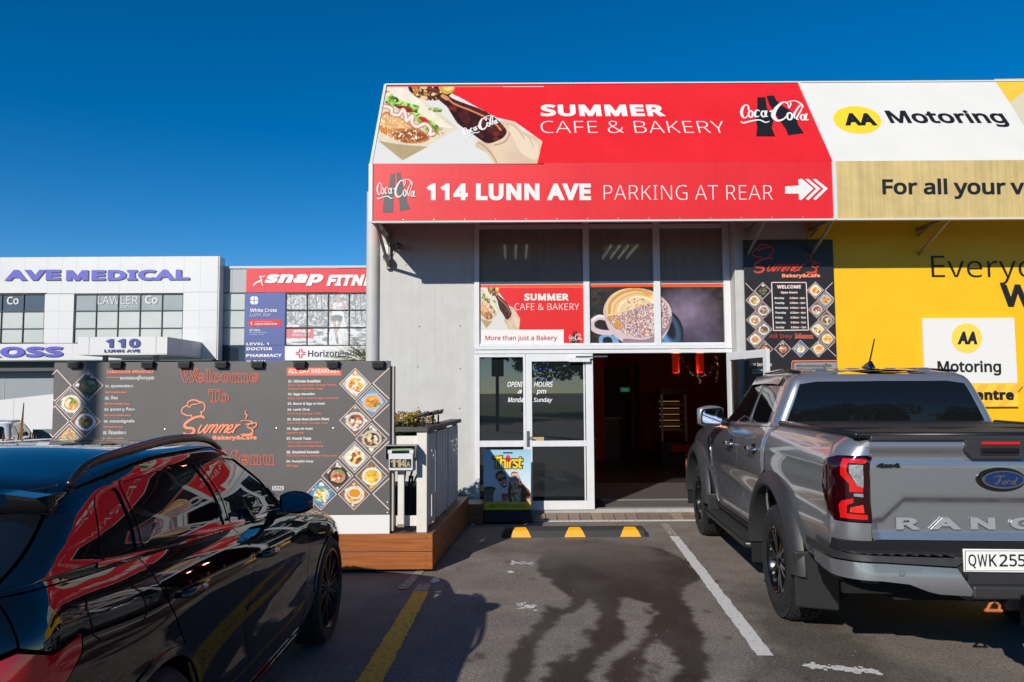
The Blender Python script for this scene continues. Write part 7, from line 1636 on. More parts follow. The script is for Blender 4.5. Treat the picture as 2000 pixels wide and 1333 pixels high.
# roof, bonnet, glass front and back, tailgate
roof = [(u, 2.0) for u in (-1.85, -1.3, -.8, -.4, 0, .1, .3, .5, .7, .9, 1.0)] + [(1.0, v) for v in (2.3, 2.6, 2.985)] + [(u, 2.985) for u in (.8, .5, .2, 0, -.5, -1.2, -1.85)] + [(-1.85, 2.6), (-1.85, 2.3)]
panel(SG, roof, 'roof', M_bpaint, suv, 0, step=.06, gap=0, thick=0)
spo = MB(); n = 14; vs_ = []
for i in range(n + 1):
    yy = -.655 + 1.31 * i / n; e = abs(yy) / .655; cz = 1.345 + .045 * (1 - e * e); xx = .47 + .16 * e * e
    vs_ += [(.86, yy, cz + .002 - .012), (.60, yy * 1.0, cz - .008), (xx, yy * 1.04, cz - .045), (xx + .01, yy * 1.04, cz - .065), (.62, yy, cz - .06)]
spo.add(vs_, [(5 * i + a, 5 * i + (a + 1) % 5, 5 * (i + 1) + (a + 1) % 5, 5 * (i + 1) + a) for i in range(n) for a in range(5)] + [(0, 1, 2, 3, 4), tuple(5 * n + k for k in (4, 3, 2, 1, 0))]); spo.build('roof_spoiler', M_bpaint, suv, local=True, auto=30)
tg = [(-2, 1.0), (-1.3, 1.0), (-.41, 1.0), (-.36, .865), (-1.0, .81), (-1.5, .79), (-2, .79)]
panel(SV, tg, 'tailgate', M_bpaint, suv, 0, step=.06, closed_v=1, gap=.001); panel(SV, [(-2, .69), (-1.5, .69), (-1.0, .68), (-.26, .65), (-.26, .52), (-1, .45), (-2, .45)], 'tailgate_lower', M_bpaint, suv, 0, step=.06, closed_v=1, gap=.001)
panel(SV, [(-2, .785), (-1.505, .785), (-1.505, .695), (-2, .695)], 'light_bar', mat('tail_lamp_red'), suv, 0, step=.06, closed_v=1, gap=0, off=.003)
panel(SV, [(-2, .44), (-1, .44), (-.255, .51), (-.255, .30)] + sd([(.50, .41)]) + sd([(.545, .28)]) + [(-.2, .02), (-1, .02), (-2, .02)], 'rear_bumper', M_bpaint, suv, 0, step=.06, closed_v=1, gap=.001)
panel(SG, [(-2, 1.02), (-1, 1.02), (-.46, 1.02), (-.46, 1.5), (-.46, 1.86), (-1, 1.86), (-2, 1.86)], 'rear_glass', M_cglass, suv, 0, step=.06, closed_v=1, gap=.001, off=-.002)
panel(SG, [(-2, 1.865), (-1, 1.865), (-.45, 1.865), (-.43, 2.0), (-1, 2.0), (-2, 2.0)], 'tailgate_top', M_bpaint, suv, 0, step=.06, closed_v=1, gap=.001)
panel(SG, [(3, 1.0), (2, 1.0), (1.06, 1.0), (1.06, 1.5), (1.06, 1.97), (2, 1.97), (3, 1.97)], 'windscreen', M_cglass, suv, 0, step=.06, closed_v=1, gap=.001)
panel(SV, top(SV, 3.0, 3.3, 4) + [(1.0, 1.0), (1.25, 1.0), (1.5, 1.0), (2, 1.0), (3, 1.0), (3, 1.5), (2.5, 1.9), (1.5, 1.97), (.98, 1.97), (SV.u_of_x(2.85, 1.0), 1.97), (SV.u_of_x(2.85, 1.0), 1.5)], 'bonnet', M_bpaint, suv, 0, step=.07, gap=0, thick=0)
panel(SV, [(1.5, 1.0), (2, 1.0), (3, 1.0), (3, .03), (2, .03), (1.5, .03), (1.3, .1)] + [(1.5, .25), (1.5, .5), (1.5, .75)], 'front_bumper', M_bpaint, suv, 0, step=.07, closed_v=1, gap=.001)
# inner shell so nothing shows through gaps and arches
ib = MB(); ib.box((.4, -.58, .22), (3.5, .58, .70)); ib.box((.42, -.70, .76), (2.9, .70, .90)); ib.box((1.36, -.80, .22), (2.8, .80, .8)); ib.box((.6, -.58, .95), (2.2, .58, 1.28)); ib.build('inner_shell', M_under, suv, local=True)
# fuel flap outline
FL = sd([(.50, 1.03), (.52, 1.055), (.76, 1.03), (.80, 1.0), (.81, .93), (.77, .90), (.56, .915), (.51, .95)])
fin = [SV.L(u) for u, v in FL]
cxm = sum(p[0] for p in FL) / 8; cym = sum(p[1] for p in FL) / 8
FL2 = [(cxm + (a - cxm) * .965, cym + (b - cym) * .955) for a, b in FL]
panel(SV, FL, 'fuel_flap', M_under, suv, -1, holes=[FL2], off=.0012, gap=0, thick=0, step=.03)
# ================================================================== SILVER PICK-UP, front right
M_spaint = paint('silver_truck_paint', '#a5a7ab', .72, .24, 1.0, .08)
M_plas = mat('dark_grey_plastic', '#2b2b2c', rough=.5, noise=.06, nscale=20, bump=.06, bscale=200)
M_vinyl = mat('tonneau_vinyl', '#1f1f20', rough=.55, noise=.08, nscale=12, bump=.06, bscale=90)
M_chrome = mat('chrome', '#c9cacc', rough=.06, metal=1.0)
TRZ = R(86.0)
tr = thing('pickup_truck', (2.77, 4.15, 0), 'silver-grey double cab pick-up with black tonneau cover, tailgate to the viewer, at right', 'pickup truck', None, TRZ)
TW = wmat(tr)
# bed sides: x .05..1.56
tz0, tz1 = .60, 1.388
wb = hermite([(0, .905), (.12, .925), (.4, .945), (.62, .942), (.8, .925), (.9, .90), (.96, .865), (1.0, .80)])
def wbed(x, v):
    b = wb(v); z = tz0 + v * (tz1 - tz0)
    b += .012 * math.exp(-((z - 1.22) / .05) ** 2) - .012 * math.exp(-((z - .93) / .08) ** 2)
    return b
BEDW = Wrap(hermite([(0, .07), (.3, .05), (.8, .05), (1, .075)]), lambda v: 1.585, lambda v: .16, lambda v: .03, wbed, lambda x, v: tz0 + v * (tz1 - tz0), .02, .0, H=.79, flen=1.35)
cz1 = hermite([(1.5, 1.375), (2.2, 1.345), (3.0, 1.315), (3.55, 1.29), (4.2, 1.26), (5.0, 1.18), (5.2, 1.12)])
wc = hermite([(0, .87), (.08, .885), (.25, .90), (.42, .915), (.62, .945), (.8, .945), (.9, .925), (.97, .885), (1.0, .855)])
wg2 = hermite([(1, .85), (1.1, .835), (1.5, .765), (1.85, .70), (1.95, .67), (2.0, .62)])
zr2 = hermite([(1.5, 1.73), (1.7, 1.775), (2.1, 1.80), (2.6, 1.80), (2.9, 1.765), (3.3, 1.68)])
def wcab(x, v):
    b = wc(v) if v <= 1 else wg2(v); b -= .014 * max(0, x - 3.4) ** 2
    if v <= 1:
        z = .42 + v * (cz1(x) - .42)
        b -= .03 * math.exp(-((z - .80 - .05 * (x - 2.4)) / .13) ** 2) * math.exp(-((x - 2.6) / 1.0) ** 6)
        b += .02 * math.exp(-((z - .58) / .07) ** 2) * math.exp(-((x - 2.6) / 1.0) ** 6)
    return b
CZF = lambda x, v: (.42 + v * (cz1(x) - .42)) if v <= 1 else (cz1(x) + (v - 1) * (zr2(x) - cz1(x)))
CAB = Wrap(hermite([(0, 1.60), (1, 1.60)]), hermite([(0, 5.1), (.5, 5.24), (.9, 5.16), (1, 5.05)]), lambda v: .05, lambda v: .35, wcab, CZF, .0, .2, vcap=1.0, crown=.06, H=.9, flen=3.3)
GH = Wrap(hermite([(1, 1.60), (1.5, 1.615), (1.93, 1.66), (2, 1.70)]), hermite([(1, 3.75), (1.5, 3.25), (2, 2.78)]), lambda v: .10 - .02 * (v - 1), lambda v: .16, wcab, CZF, .035, .1, vcap=2.0, crown=.035, H=.46, flen=1.7)
def ts_(pts, S_, lo=0.0, hi=1.0): return [S_.side(x, z, lo, hi) for x, z in pts]
arcR, arcF = (1.35, .42), (4.47, .42)
for sdn in (1, -1):
    # bed side with arch and lamp opening
    bed = ts_([(1.572, .64)], BEDW) + ts_([(1.572, .8), (1.572, 1.1), (1.572, 1.3)], BEDW) + [(.985, .998), (.6, .998), (.2, .998), (-.3, .998), (-.7, .998), (-1.04, .998), (-1.04, .86), (-.36, .855), (.01, .82), (.035, .62), (-.06, .45), (-.28, .385), (-1.04, .38), (-1.04, .2), (-1.04, .008), (-.3, .008)]
    ar = [p for p in arc_pts(*arcR, .585, 178, 2, 24) if p[1] > .612]
    ar = sorted([p for p in ar if p[0] < 1.56], key=lambda p: p[0])
    bed += ts_([(ar[0][0] - .02, .608)] + ar, BEDW)
    panel(BEDW, bed, 'bed_side', M_spaint, tr, sdn, step=.045)
    panel(BEDW, [(-1.040, .855), (-0.363, .85), (0.001, .815), (0.027, .62), (-0.067, .455), (-0.278, .39), (-1.040, .385)], 'tail_lamp', mat('tail_lamp_dark', (.018, .001, .002), rough=.05, coat=.5), tr, sdn, step=.03, off=.006)
    Mlr = mat('tail_lamp_bright', (.60, .008, .008), rough=.10, coat=.8)
    # C-shaped light bars and clear block, photo measured on the left lamp
    panel(BEDW, [(-1.006, .835), (-0.532, .835), (-0.515, .72), (-0.701, .655), (-0.701, .60), (-0.972, .60), (-0.972, .64), (-0.837, .65), (-0.651, .745), (-0.668, .805), (-1.006, .805)], 'light_bar', Mlr, tr, sdn, step=.02, off=.010, gap=0, thick=.004)
    panel(BEDW, [(-1.006, .405), (-0.464, .41), (-0.448, .50), (-0.532, .535), (-0.769, .555), (-0.769, .525), (-0.634, .505), (-0.600, .445), (-1.006, .44)], 'light_bar', Mlr, tr, sdn, step=.02, off=.010, gap=0, thick=.004)
    panel(BEDW, [(-0.981, .795), (-0.701, .795), (-0.701, .735), (-0.854, .645), (-0.981, .63)], 'clear_lens', mat('clear_lamp_lens', '#b9bcc0', rough=.1, metal=.6, noise=.35, nscale=60), tr, sdn, step=.02, off=.010, gap=0, thick=.004)
    panel(BEDW, [(-0.972, .59), (-0.786, .59), (-0.786, .57), (-0.972, .565)], 'clear_lens', mat('clear_lamp_lens'), tr, sdn, step=.02, off=.010, gap=0, thick=.004)
    panel(BEDW, [(-0.955, .51), (-0.701, .49), (-0.668, .455), (-0.955, .452)], 'red_lens', mat('lamp_facets', (.9, .03, .02), rough=.25, noise=.5, nscale=50), tr, sdn, step=.02, off=.010, gap=0, thick=.004)
    # chrome-like rim of the lamp
    # lower cab: doors and wing
    CT = lambda xa, xb, n=6: [(CAB.u_of_x(xa + (xb - xa) * i / n, 1.0), 1.0) for i in range(n + 1)]
    panel(CAB, CT(1.605, 2.43) + ts_([(2.47, 1.15), (2.49, .9), (2.50, .70), (2.50, .50)], CAB) + ts_([(2.0, .49), (1.98, .60), (1.93, .74), (1.84, .86), (1.72, .97), (1.62, 1.03)], CAB), 'rear_door', M_spaint, tr, sdn, step=.045, gap=.003)
    panel(CAB, CT(2.436, 3.50) + ts_([(3.58, 1.15), (3.62, .9), (3.63, .7), (3.58, .58), (3.50, .49), (2.506, .50), (2.506, .70), (2.496, .9), (2.476, 1.15)], CAB), 'front_door', M_spaint, tr, sdn, step=.045, gap=.003)
    wing = CT(3.506, 4.85, 8) + [(1.5, 1.0), (1.5, .7), (1.5, .4)] + ts_([(4.98, .62)], CAB) + ts_(arc_pts(*arcF, .54, 22, 158, 16), CAB) + ts_([(3.86, .50), (3.60, .50), (3.65, .62), (3.638, .7), (3.627, .9), (3.59, 1.15)], CAB)
    panel(CAB, wing, 'front_wing', M_spaint, tr, sdn, step=.05, gap=.003)
    panel(CAB, ts_([(1.60, .48), (3.86, .48), (3.86, .425), (1.60, .425)], CAB), 'sill', M_plas, tr, sdn, step=.06, off=-.01)
    panel(CAB, ts_([(3.66, 1.03), (3.70, 1.16), (3.80, 1.17), (3.78, 1.02), (3.70, .86)], CAB), 'wing_vent', M_chrome, tr, sdn, step=.03, off=.008, gap=0); panel(CAB, ts_([(3.675, 1.03), (3.71, 1.13), (3.76, 1.14), (3.75, 1.02), (3.70, .93)], CAB), 'vent_insert', M_satin, tr, sdn, step=.03, off=.012, gap=0, thick=.004)
    # cab side frame with openings
    w1 = round_poly([(1.86, 1.705), (2.36, 1.715), (2.40, 1.375), (1.80, 1.39)], .04); w2 = round_poly([(2.47, 1.715), (2.80, 1.70), (3.10, 1.54), (3.40, 1.335), (2.50, 1.37)], .04)
    G2 = lambda pts: ts_(pts, GH, 1.0, 1.999)
    fr_ = [(-.5, 1.0), (-.2, 1.0)] + [(GH.u_of_x(x, 1.0), 1.0) for x in (1.8, 2.2, 2.6, 3.0, 3.4)] + [(1.1, 1.0), (1.1, 1.5), (1.1, 2.0)] + [(u, 2.0) for u in (.9, .7, .5, .3, .1, -.2, -.5)] + [(-.5, 1.7), (-.5, 1.3)]
    panel(GH, fr_, 'cab_side', M_spaint, tr, sdn, holes=[G2(w1), G2(w2)], step=.045, gap=.001)
    panel(GH, G2(w1), 'rear_window', M_cglass, tr, sdn, step=.05, off=-.004, gap=.001, thick=.006); panel(GH, G2(w2), 'front_window', M_cglass, tr, sdn, step=.05, off=-.004, gap=.001, thick=.006)
    panel(GH, G2([(1.84, 1.755), (2.36, 1.765), (2.45, 1.765), (2.82, 1.74), (3.06, 1.61), (3.02, 1.55), (2.79, 1.68), (2.45, 1.70), (1.86, 1.69)]), 'window_visor', mat('smoked_visor', '#3a2f2e', rough=.06, coat=1.0), tr, sdn, step=.045, off=.018, gap=0, thick=.004)
    panel(GH, G2([(2.385, 1.71), (2.445, 1.71), (2.475, 1.37), (2.425, 1.375)]), 'door_pillar', M_gloss, tr, sdn, step=.04, off=.004, gap=0, thick=.004)
    # wheel arch flares
    for (cx, cz), ww in ((arcR, .945), (arcF, .93)):
        fm = MB(); A = 26; rings = []
        for i in range(A + 1):
            a = R(196 - (212) * i / A); row = []
            for r_, yy in ((.525, .87), (.525, .985), (.545, 1.0), (.59, .99), (.632, .955), (.645, .92)): row.append((cx + r_ * math.cos(a), yy * sdn, max(.44, cz + r_ * math.sin(a))))
            rings += row
        n = 6; fm.add(rings, [(i * n + j, i * n + j + 1, (i + 1) * n + j + 1, (i + 1) * n + j) for i in range(A) for j in range(n - 1)]); fm.build('wheel_arch_flare', M_plas, tr, local=True, auto=40)
        lm_ = MB(); rings = []
        for i in range(A + 1):
            a = R(196 - (212) * i / A); rings += [(cx + .53 * math.cos(a), .62 * sdn, cz + .53 * math.sin(a)), (cx + .53 * math.cos(a), .98 * sdn, cz + .53 * math.sin(a))]
        lm_.add(rings, [(2 * i, 2 * i + 1, 2 * i + 3, 2 * i + 2) for i in range(A)]); lm_.build('arch_liner', M_under, tr, local=True)
    M_wblk = mat('black_alloy', '#0f0f11', rough=.22, metal=.5, coat=.5)
    wheel(tr, 1.35, .81 * sdn, .40, .255, .27, sdn, 6, M_wblk, 44, sp_w=.04); wheel(tr, 4.47, .81 * sdn, .40, .255, .27, sdn, 6, M_wblk, 44, sp_w=.04)
    # side step with ribbed tread
    st = MB(); st.hexa([(1.98, .80 * sdn, .33), (3.78, .80 * sdn, .33), (3.72, 1.0 * sdn, .35), (2.04, 1.0 * sdn, .35), (1.98, .80 * sdn, .40), (3.78, .80 * sdn, .40), (3.72, 1.0 * sdn, .395), (2.04, 1.0 * sdn, .395)]); so_ = st.build('side_step', M_satin, tr, local=True, bevel=.015)
    rib = MB().box((-.012, -.075, 0), (.012, .075, .008)).mesh('step_rib', M_plas)
    for k in range(30): link('step_rib', rib, so_, (2.12 + k * .052, .905 * sdn, .3965), (0, 0, .3 * sdn))
    # mud flaps
    fl = MB(); fl.hexa([(.80, .68 * sdn, .20), (.80, .96 * sdn, .22), (.83, .96 * sdn, .22), (.83, .68 * sdn, .20), (.72, .70 * sdn, .60), (.72, .985 * sdn, .60), (.75, .985 * sdn, .60), (.75, .70 * sdn, .60)]); fl.build('mud_flap', M_plas, tr, local=True, bevel=.012)
    fl = MB(); fl.hexa([(3.84, .74 * sdn, .28), (3.84, .95 * sdn, .28), (3.87, .95 * sdn, .28), (3.87, .74 * sdn, .28), (3.80, .74 * sdn, .55), (3.80, .96 * sdn, .55), (3.83, .96 * sdn, .55), (3.83, .74 * sdn, .55)]); fl.build('mud_flap', M_plas, tr, local=True, bevel=.01)
    # handles
    for hx_, hz_ in ((1.86, 1.18), (2.68, 1.165)):
        yv = wcab(hx_, CAB.side(hx_, hz_)[1]); hb_ = MB(); hb_.tube([(hx_ - .10, (yv + .008) * sdn, hz_), (hx_ - .08, (yv + .04) * sdn, hz_), (hx_ + .08, (yv + .045) * sdn, hz_ - .002), (hx_ + .11, (yv + .008) * sdn, hz_ - .002)], [.014, .017, .017, .013], 10); hb_.build('door_handle', M_chrome, tr, smooth=True, local=True)
        cu_ = MB(); cu_.lathe([(0, .003 * sdn), (.045, .004 * sdn), (.05, .0)], (hx_, yv * sdn, hz_), 'Y', 20); cu_.build('handle_cup', M_gloss, tr, local=True)
    # mirrors
    ring = []; mx = 3.22
    for i in range(9):
        t = i / 8; yy = (.90 + .25 * t) * sdn; k = (math.sin(math.pi * (.16 + .72 * t))) ** .35
        for j in range(16):
            a = 2 * math.pi * j / 16; ca, sa = math.cos(a), math.sin(a); dx = .085 * k * (abs(ca) ** .7) * (1 if ca > 0 else -.45); dz = .105 * k * (abs(sa) ** .6) * (1 if sa > 0 else -1); ring.append((mx + dx, yy, 1.395 + dz))
    mm = MB(); mm.add(ring, [(i * 16 + j, i * 16 + (j + 1) % 16, (i + 1) * 16 + (j + 1) % 16, (i + 1) * 16 + j) for i in range(8) for j in range(16)] + [tuple(range(16)), tuple(range(128, 144))]); mo = mm.build('door_mirror', M_spaint, tr, smooth=True, local=True)
    P_ = round_poly([(.91, 1.31), (.91, 1.48), (1.12, 1.47), (1.13, 1.315)], .035); mg = MB(); mg.prism([(mx - .052, y_ * sdn, z_) for y_, z_ in P_], (.01, 0, 0)); mg.build('mirror_frame', M_gloss, mo, local=True)
    P_ = round_poly([(.925, 1.325), (.925, 1.465), (1.105, 1.457), (1.115, 1.33)], .03); mg = MB(); mg.prism([(mx - .056, y_ * sdn, z_) for y_, z_ in P_], (.003, 0, 0)); mg.build('mirror_glass', mat('mirror_glass'), mo, local=True)
    am = MB(); am.tube([(mx + .02, .84 * sdn, 1.33), (mx, .93 * sdn, 1.35)], [.04, .03], 8); am.build('mirror_arm', M_satin, mo, smooth=True, local=True)
    # bumper corner: silver blade, black cap
BMP = Wrap(hermite([(0, -.07), (.4, -.11), (1, -.09)]), lambda v: .60, lambda v: .20, lambda v: .05, lambda x, v: .955 + .015 * v, lambda x, v: .50 + v * .25, .05, 0, H=.25, flen=.45)
def bt_(pts): return [BMP.tail(y, z) for y, z in pts]
for sdn in (1, -1):
    panel(BMP, bt_([(.37, .690), (.74, .705)]) + [(-.45, .82), (-.1, .80), (.25, .80), (.55, .74), (.55, .52), (.2, .47), (-.3, .45)] + bt_([(.76, .612), (.62, .60), (.52, .565), (.46, .552), (.30, .545), (.285, .56), (.335, .63)]), 'bumper_blade', M_spaint, tr, sdn, step=.03, off=.01)
    panel(BMP, bt_([(.37, .695), (.74, .71)]) + [(-.45, .84), (-.1, .82), (.25, .82), (.7, .78), (.95, .78), (.95, .97), (.4, .99), (0, .99), (-.4, .99)] + bt_([(.74, .745), (.36, .742), (.33, .72)]), 'bumper_cap', M_plas, tr, sdn, step=.03)
    q = MB(); q.lathe([(0, -.004), (.013, -.003), (.016, 0)], (0, 0, 0), 'X', 14)
    for yy, zz_, mm_ in ((.655, .655, M_spaint), (.335, .655, M_satin)):
        u, v = BMP.tail(yy, zz_); p = BMP.S(u, v); q = MB(); q.lathe([(0, -.006), (.014, -.004), (.018, .004)], (p[0] - .010, p[1] * sdn, p[2]), 'X', 14); q.build('parking_sensor', mm_, tr, local=True)
    for k in range(9):
        y0 = .37 + k * .062; u, v = BMP.tail(min(y0, .93), .745); p = BMP.S(u, v); q = MB(); q.hexa([(p[0] + .004, (y0) * sdn, .748), (p[0] + .004, (y0 + .02) * sdn, .748), (p[0] + .10, (y0 + .055) * sdn, .748), (p[0] + .10, (y0 + .035) * sdn, .748), (p[0] + .004, (y0) * sdn, .756), (p[0] + .004, (y0 + .02) * sdn, .756), (p[0] + .10, (y0 + .055) * sdn, .756), (p[0] + .10, (y0 + .035) * sdn, .756)]); q.build('step_rib', M_plas, tr, local=True)
bc = MB(); bc.box((-.06, -.36, .56), (.10, .36, .742)); bc.box((-.115, -.30, .53), (.1, .30, .60)); bc.build('bumper_centre', M_plas, tr, local=True, bevel=.012)
bc = MB(); bc.box((.06, -.93, .60), (.30, .93, .80)); bc.build('bumper_backing', M_under, tr, local=True)
bc = MB(); bc.box((-.10, -.97, .748), (.08, .97, .752)); bc = MB(); bc.box((-.02, -.88, .745), (.07, .88, .75)); bc.build('bumper_top', M_plas, tr, local=True)
pt = MB(); pt.box((.10, -.90, .50), (.14, .90, .60)); pt.build('bumper_bar', M_under, tr, local=True)
# under-lamp plastic strip
for sdn in (1, -1): panel(BEDW, [(-1.04, -.002), (-.5, -.002), (0, -.002), (.25, -.002), (.25, -.055), (0, -.055), (-.5, -.055), (-1.04, -.055)], 'lower_trim', M_plas, tr, sdn, step=.05, gap=0)
# tailgate as a modelled relief
ny_, nz_ = 150, 64; tv = []
def tgx(y, z):
    a = abs(y); zl = 1.03 if a < .56 else (1.03 - (a - .56) / .12 * .115 if a < .68 else .915)
    d = z - zl; k = 1 / (1 + math.exp(-max(-40, min(40, d / .006)))); base = .052 + (.035 * (1 - k) if a < .70 else .035 * (1 - k) * max(0, (.745 - a) / .045))
    base -= .022 * math.exp(-((z - 1.335) / .035) ** 2); base += .010 * math.exp(-((z - 1.27) / .03) ** 2)
    base -= .018 * max(0, (.85 - z) / .045) if z < .85 else 0
    return base + .02 * (a / .9) ** 2
for j in range(nz_ + 1):
    for i in range(ny_ + 1):
        y = -.742 + 1.484 * i / ny_; z = .805 + (1.358 - .805) * j / nz_; tv.append((tgx(y, z), y, z))
tgm = MB(); W_ = ny_ + 1; tgm.add(tv, [(j * W_ + i, j * W_ + i + 1, (j + 1) * W_ + i + 1, (j + 1) * W_ + i) for j in range(nz_) for i in range(ny_)])
per = [j for j in range(W_)] ; 
tgm.box((.10, -.74, .807), (.14, .74, 1.356)); tg_o = tgm.build('tailgate', M_spaint, tr, local=True); tg_o.data.polygons.foreach_set('use_smooth', [True] * len(tg_o.data.polygons)); tg_o.data.set_sharp_from_angle(angle=R(50))
MB().box((.045, -.742, 1.360), (.13, .742, 1.392)).build('tailgate_cap', M_plas, tg_o, local=True, bevel=.01)
dark = MB().box((.13, -.80, .62), (.16, .80, 1.385)).build('inner_shell', M_under, tr, local=True)
# rear-facing frame of the tailgate for badges and letters
TU = (TW.to_3x3() @ Vector((0, -1, 0))); TN = TW.to_3x3() @ Vector((-1, 0, 0))
def TFr(x): return Fr(TW @ Vector((x, 0, 0)), TU, (0, 0, 1))
TG1, TG2, TGH = TFr(.054), TFr(.083), TFr(.030)
z8 = zmap(1600, 850, 2.8362); z2 = zmap(1330, 650, 1.9896)
M_emb_hilite = paint('letter_highlight_silver', '#c2c4c8', .55, .25)  # paler than the body silver: highlights on the raised letters put into their colour
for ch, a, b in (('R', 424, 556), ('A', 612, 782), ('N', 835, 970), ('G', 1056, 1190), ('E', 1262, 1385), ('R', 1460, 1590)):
    o = lettering(TG2, ch, (*z8(a, 456), *z8(b, 522)), M_emb_hilite, tr, bold=.035, lift=.001, name='embossed_letter', depth=.0, skew=False)
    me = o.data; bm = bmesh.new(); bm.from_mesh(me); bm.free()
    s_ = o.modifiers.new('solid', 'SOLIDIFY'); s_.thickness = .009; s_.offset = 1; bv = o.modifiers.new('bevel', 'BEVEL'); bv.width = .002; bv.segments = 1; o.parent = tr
lettering(TG1, '4x4', (*z8(316, 156), *z8(449, 182)), M_gloss, tr, bold=.06, lift=.003, name='badge_lettering', skew=False)
def oval(fr, cx, cy, rx, ry, m, l0, l1, name, par):
    c = fr.uv(*z8(cx, cy)); e = fr.uv(*z8(cx + rx, cy)); t = fr.uv(*z8(cx, cy - ry)); a_, b_ = abs(e[0] - c[0]), abs(t[1] - c[1]); mb = MB(); n = 48
    P0 = [fr.p(c[0] + a_ * math.cos(2 * math.pi * k / n), c[1] + b_ * math.sin(2 * math.pi * k / n), l0) for k in range(n)]; P1 = [fr.p(c[0] + a_ * .97 * math.cos(2 * math.pi * k / n), c[1] + b_ * .96 * math.sin(2 * math.pi * k / n), l1) for k in range(n)]
    mb.add(P0 + P1, [(k, (k + 1) % n, n + (k + 1) % n, n + k) for k in range(n)] + [tuple(range(n, 2 * n))]); return mb.build(name, m, par, auto=30)
ob = oval(TG1, 1003, 246, 142, 69, M_gloss, -.02, .008, 'badge_surround', tr); oval(TG1, 1012, 246, 122, 52, M_chrome, .010, .018, 'badge_ring', ob); oval(TG1, 1013, 245, 108, 42, mat('badge_blue', (.004, .022, .10), rough=.1, coat=1.0), .017, .020, 'badge_face', ob)
FORD = [[(950,238,2),(965,228,4),(985,226,5),(1012,225,4),(1020,231,2)], [(993,228,5),(985,250,8),(975,266,6),(962,268,3),(960,260,2)], [(978,246,3),(992,244,3)], [(1010,252,4),(1002,262,5),(1010,269,4),(1020,260,5),(1014,251,4),(1008,254,3)], [(1030,250,4),(1026,268,6)], [(1028,258,3),(1038,250,4),(1044,253,3)],
        [(1068,252,3),(1056,254,4),(1050,264,6),(1060,269,4),(1068,260,4)], [(1084,232,3),(1074,250,7),(1066,266,5),(1078,269,3)], [(1084,232,3),(1078,238,3)]]
ribbons(TG1, FORD, M_chrome, ob, lambda x, y: TG1.uv(*z8(x, y)), .0017, .022, 'badge_script', 6)
# handle panel on top of the tailgate
hp_ = [z8(*p) for p in ((803, 27), (805, 92), (848, 132), (1150, 134), (1190, 92), (1192, 27))]; hpv = [TGH.uv(*p) for p in hp_]
mb = MB(); mb.prism([TGH.p(u, v, .008) for u, v in hpv], TGH.N * -.03); ho = mb.build('handle_panel', M_plas, tr, bevel=.004)
def trect(name, x0, y0, x1, y1, m, l0, l1, par):
    a, b = TGH.uv(*z8(x0, y1)), TGH.uv(*z8(x1, y0)); return MB().prism([TGH.p(a[0], a[1], l1), TGH.p(b[0], a[1], l1), TGH.p(b[0], b[1], l1), TGH.p(a[0], b[1], l1)], TGH.N * (l0 - l1)).build(name, m, par, bevel=.002)
trect('brake_light', 892, 37, 1102, 53, Mlr, .0, .018, ho); trect('handle_recess', 888, 68, 1098, 112, M_black, .0, .0135, ho); trect('handle_grip', 892, 74, 1094, 92, M_gloss, .014, .03, ho)
# number plate
PL = TFr(-.075)
a, b = PL.uv(*z8(800, 758)), PL.uv(*z8(1170, 634)); npl = MB().prism([PL.p(a[0], a[1], .004), PL.p(b[0], a[1], .004), PL.p(b[0], b[1], .004), PL.p(a[0], b[1], .004)], PL.N * -.008).build('number_plate', mat('plate_white', '#e4e4e0', rough=.35), tr, bevel=.003)
for sx0, sy0, sx1, sy1 in ((806, 640, 1164, 643), (806, 750, 1164, 753), (805, 640, 809, 753), (1161, 640, 1165, 753)): shape(PL, P(z8, [(sx0, sy0), (sx1, sy0), (sx1, sy1), (sx0, sy1)]), M_blk, npl, .0045, 'plate_border')
for ch, a, b in (('Q', 824, 868), ('W', 874, 930), ('K', 938, 983), ('2', 994, 1042), ('5', 1050, 1092), ('5', 1098, 1140)): lettering(PL, ch, (*z8(a, 660), *z8(b, 728 if ch != 'Q' else 738)), M_blk, npl, bold=.012, lift=.005, name='plate_character', skew=False)
# tonneau cover, rear glass, roof, bonnet, windscreen
tn = MB(); n = 12
for i in range(n):
    pass
tp = []
for i in range(21):
    y = -.80 + 1.6 * i / 20; e = 1 - (y / .8) ** 8; z = 1.392 + .016 * e
    tp += [(.085, y, z), (.60, y, z + .004 * math.sin(i)), (1.12, y, z + .004), (1.60, y, z + .004)]
tn.add(tp, [(4 * i + k, 4 * i + k + 1, 4 * i + k + 5, 4 * i + k + 4) for i in range(20) for k in range(3)]); tn.build('tonneau_cover', M_vinyl, tr, local=True, smooth=True)
for sdn in (1, -1): MB().tube([(.08, .80 * sdn, 1.395), (1.60, .80 * sdn, 1.40)], .018, 8).build('tonneau_rail', M_satin, tr, smooth=True, local=True)
MB().tube([(.075, -.80, 1.395), (.075, .80, 1.395)], .017, 8).build('tonneau_rail', M_satin, tr, smooth=True, local=True)
for xx in (.60, 1.12): MB().tube([(xx, -.79, 1.408), (xx, .79, 1.408)], .006, 6).build('tonneau_seam', M_satin, tr, local=True)
panel(GH, [(-2, 1.0), (-1.2, 1.0), (-.51, 1.0), (-.51, 1.4), (-.51, 2.0), (-1.2, 2.0), (-2, 2.0), (-2, 1.88), (-1.2, 1.87), (-1.0, 1.82), (-.97, 1.10), (-1.2, 1.08), (-2, 1.08)], 'cab_rear', M_spaint, tr, 0, step=.05, gap=.0, closed_v=1)
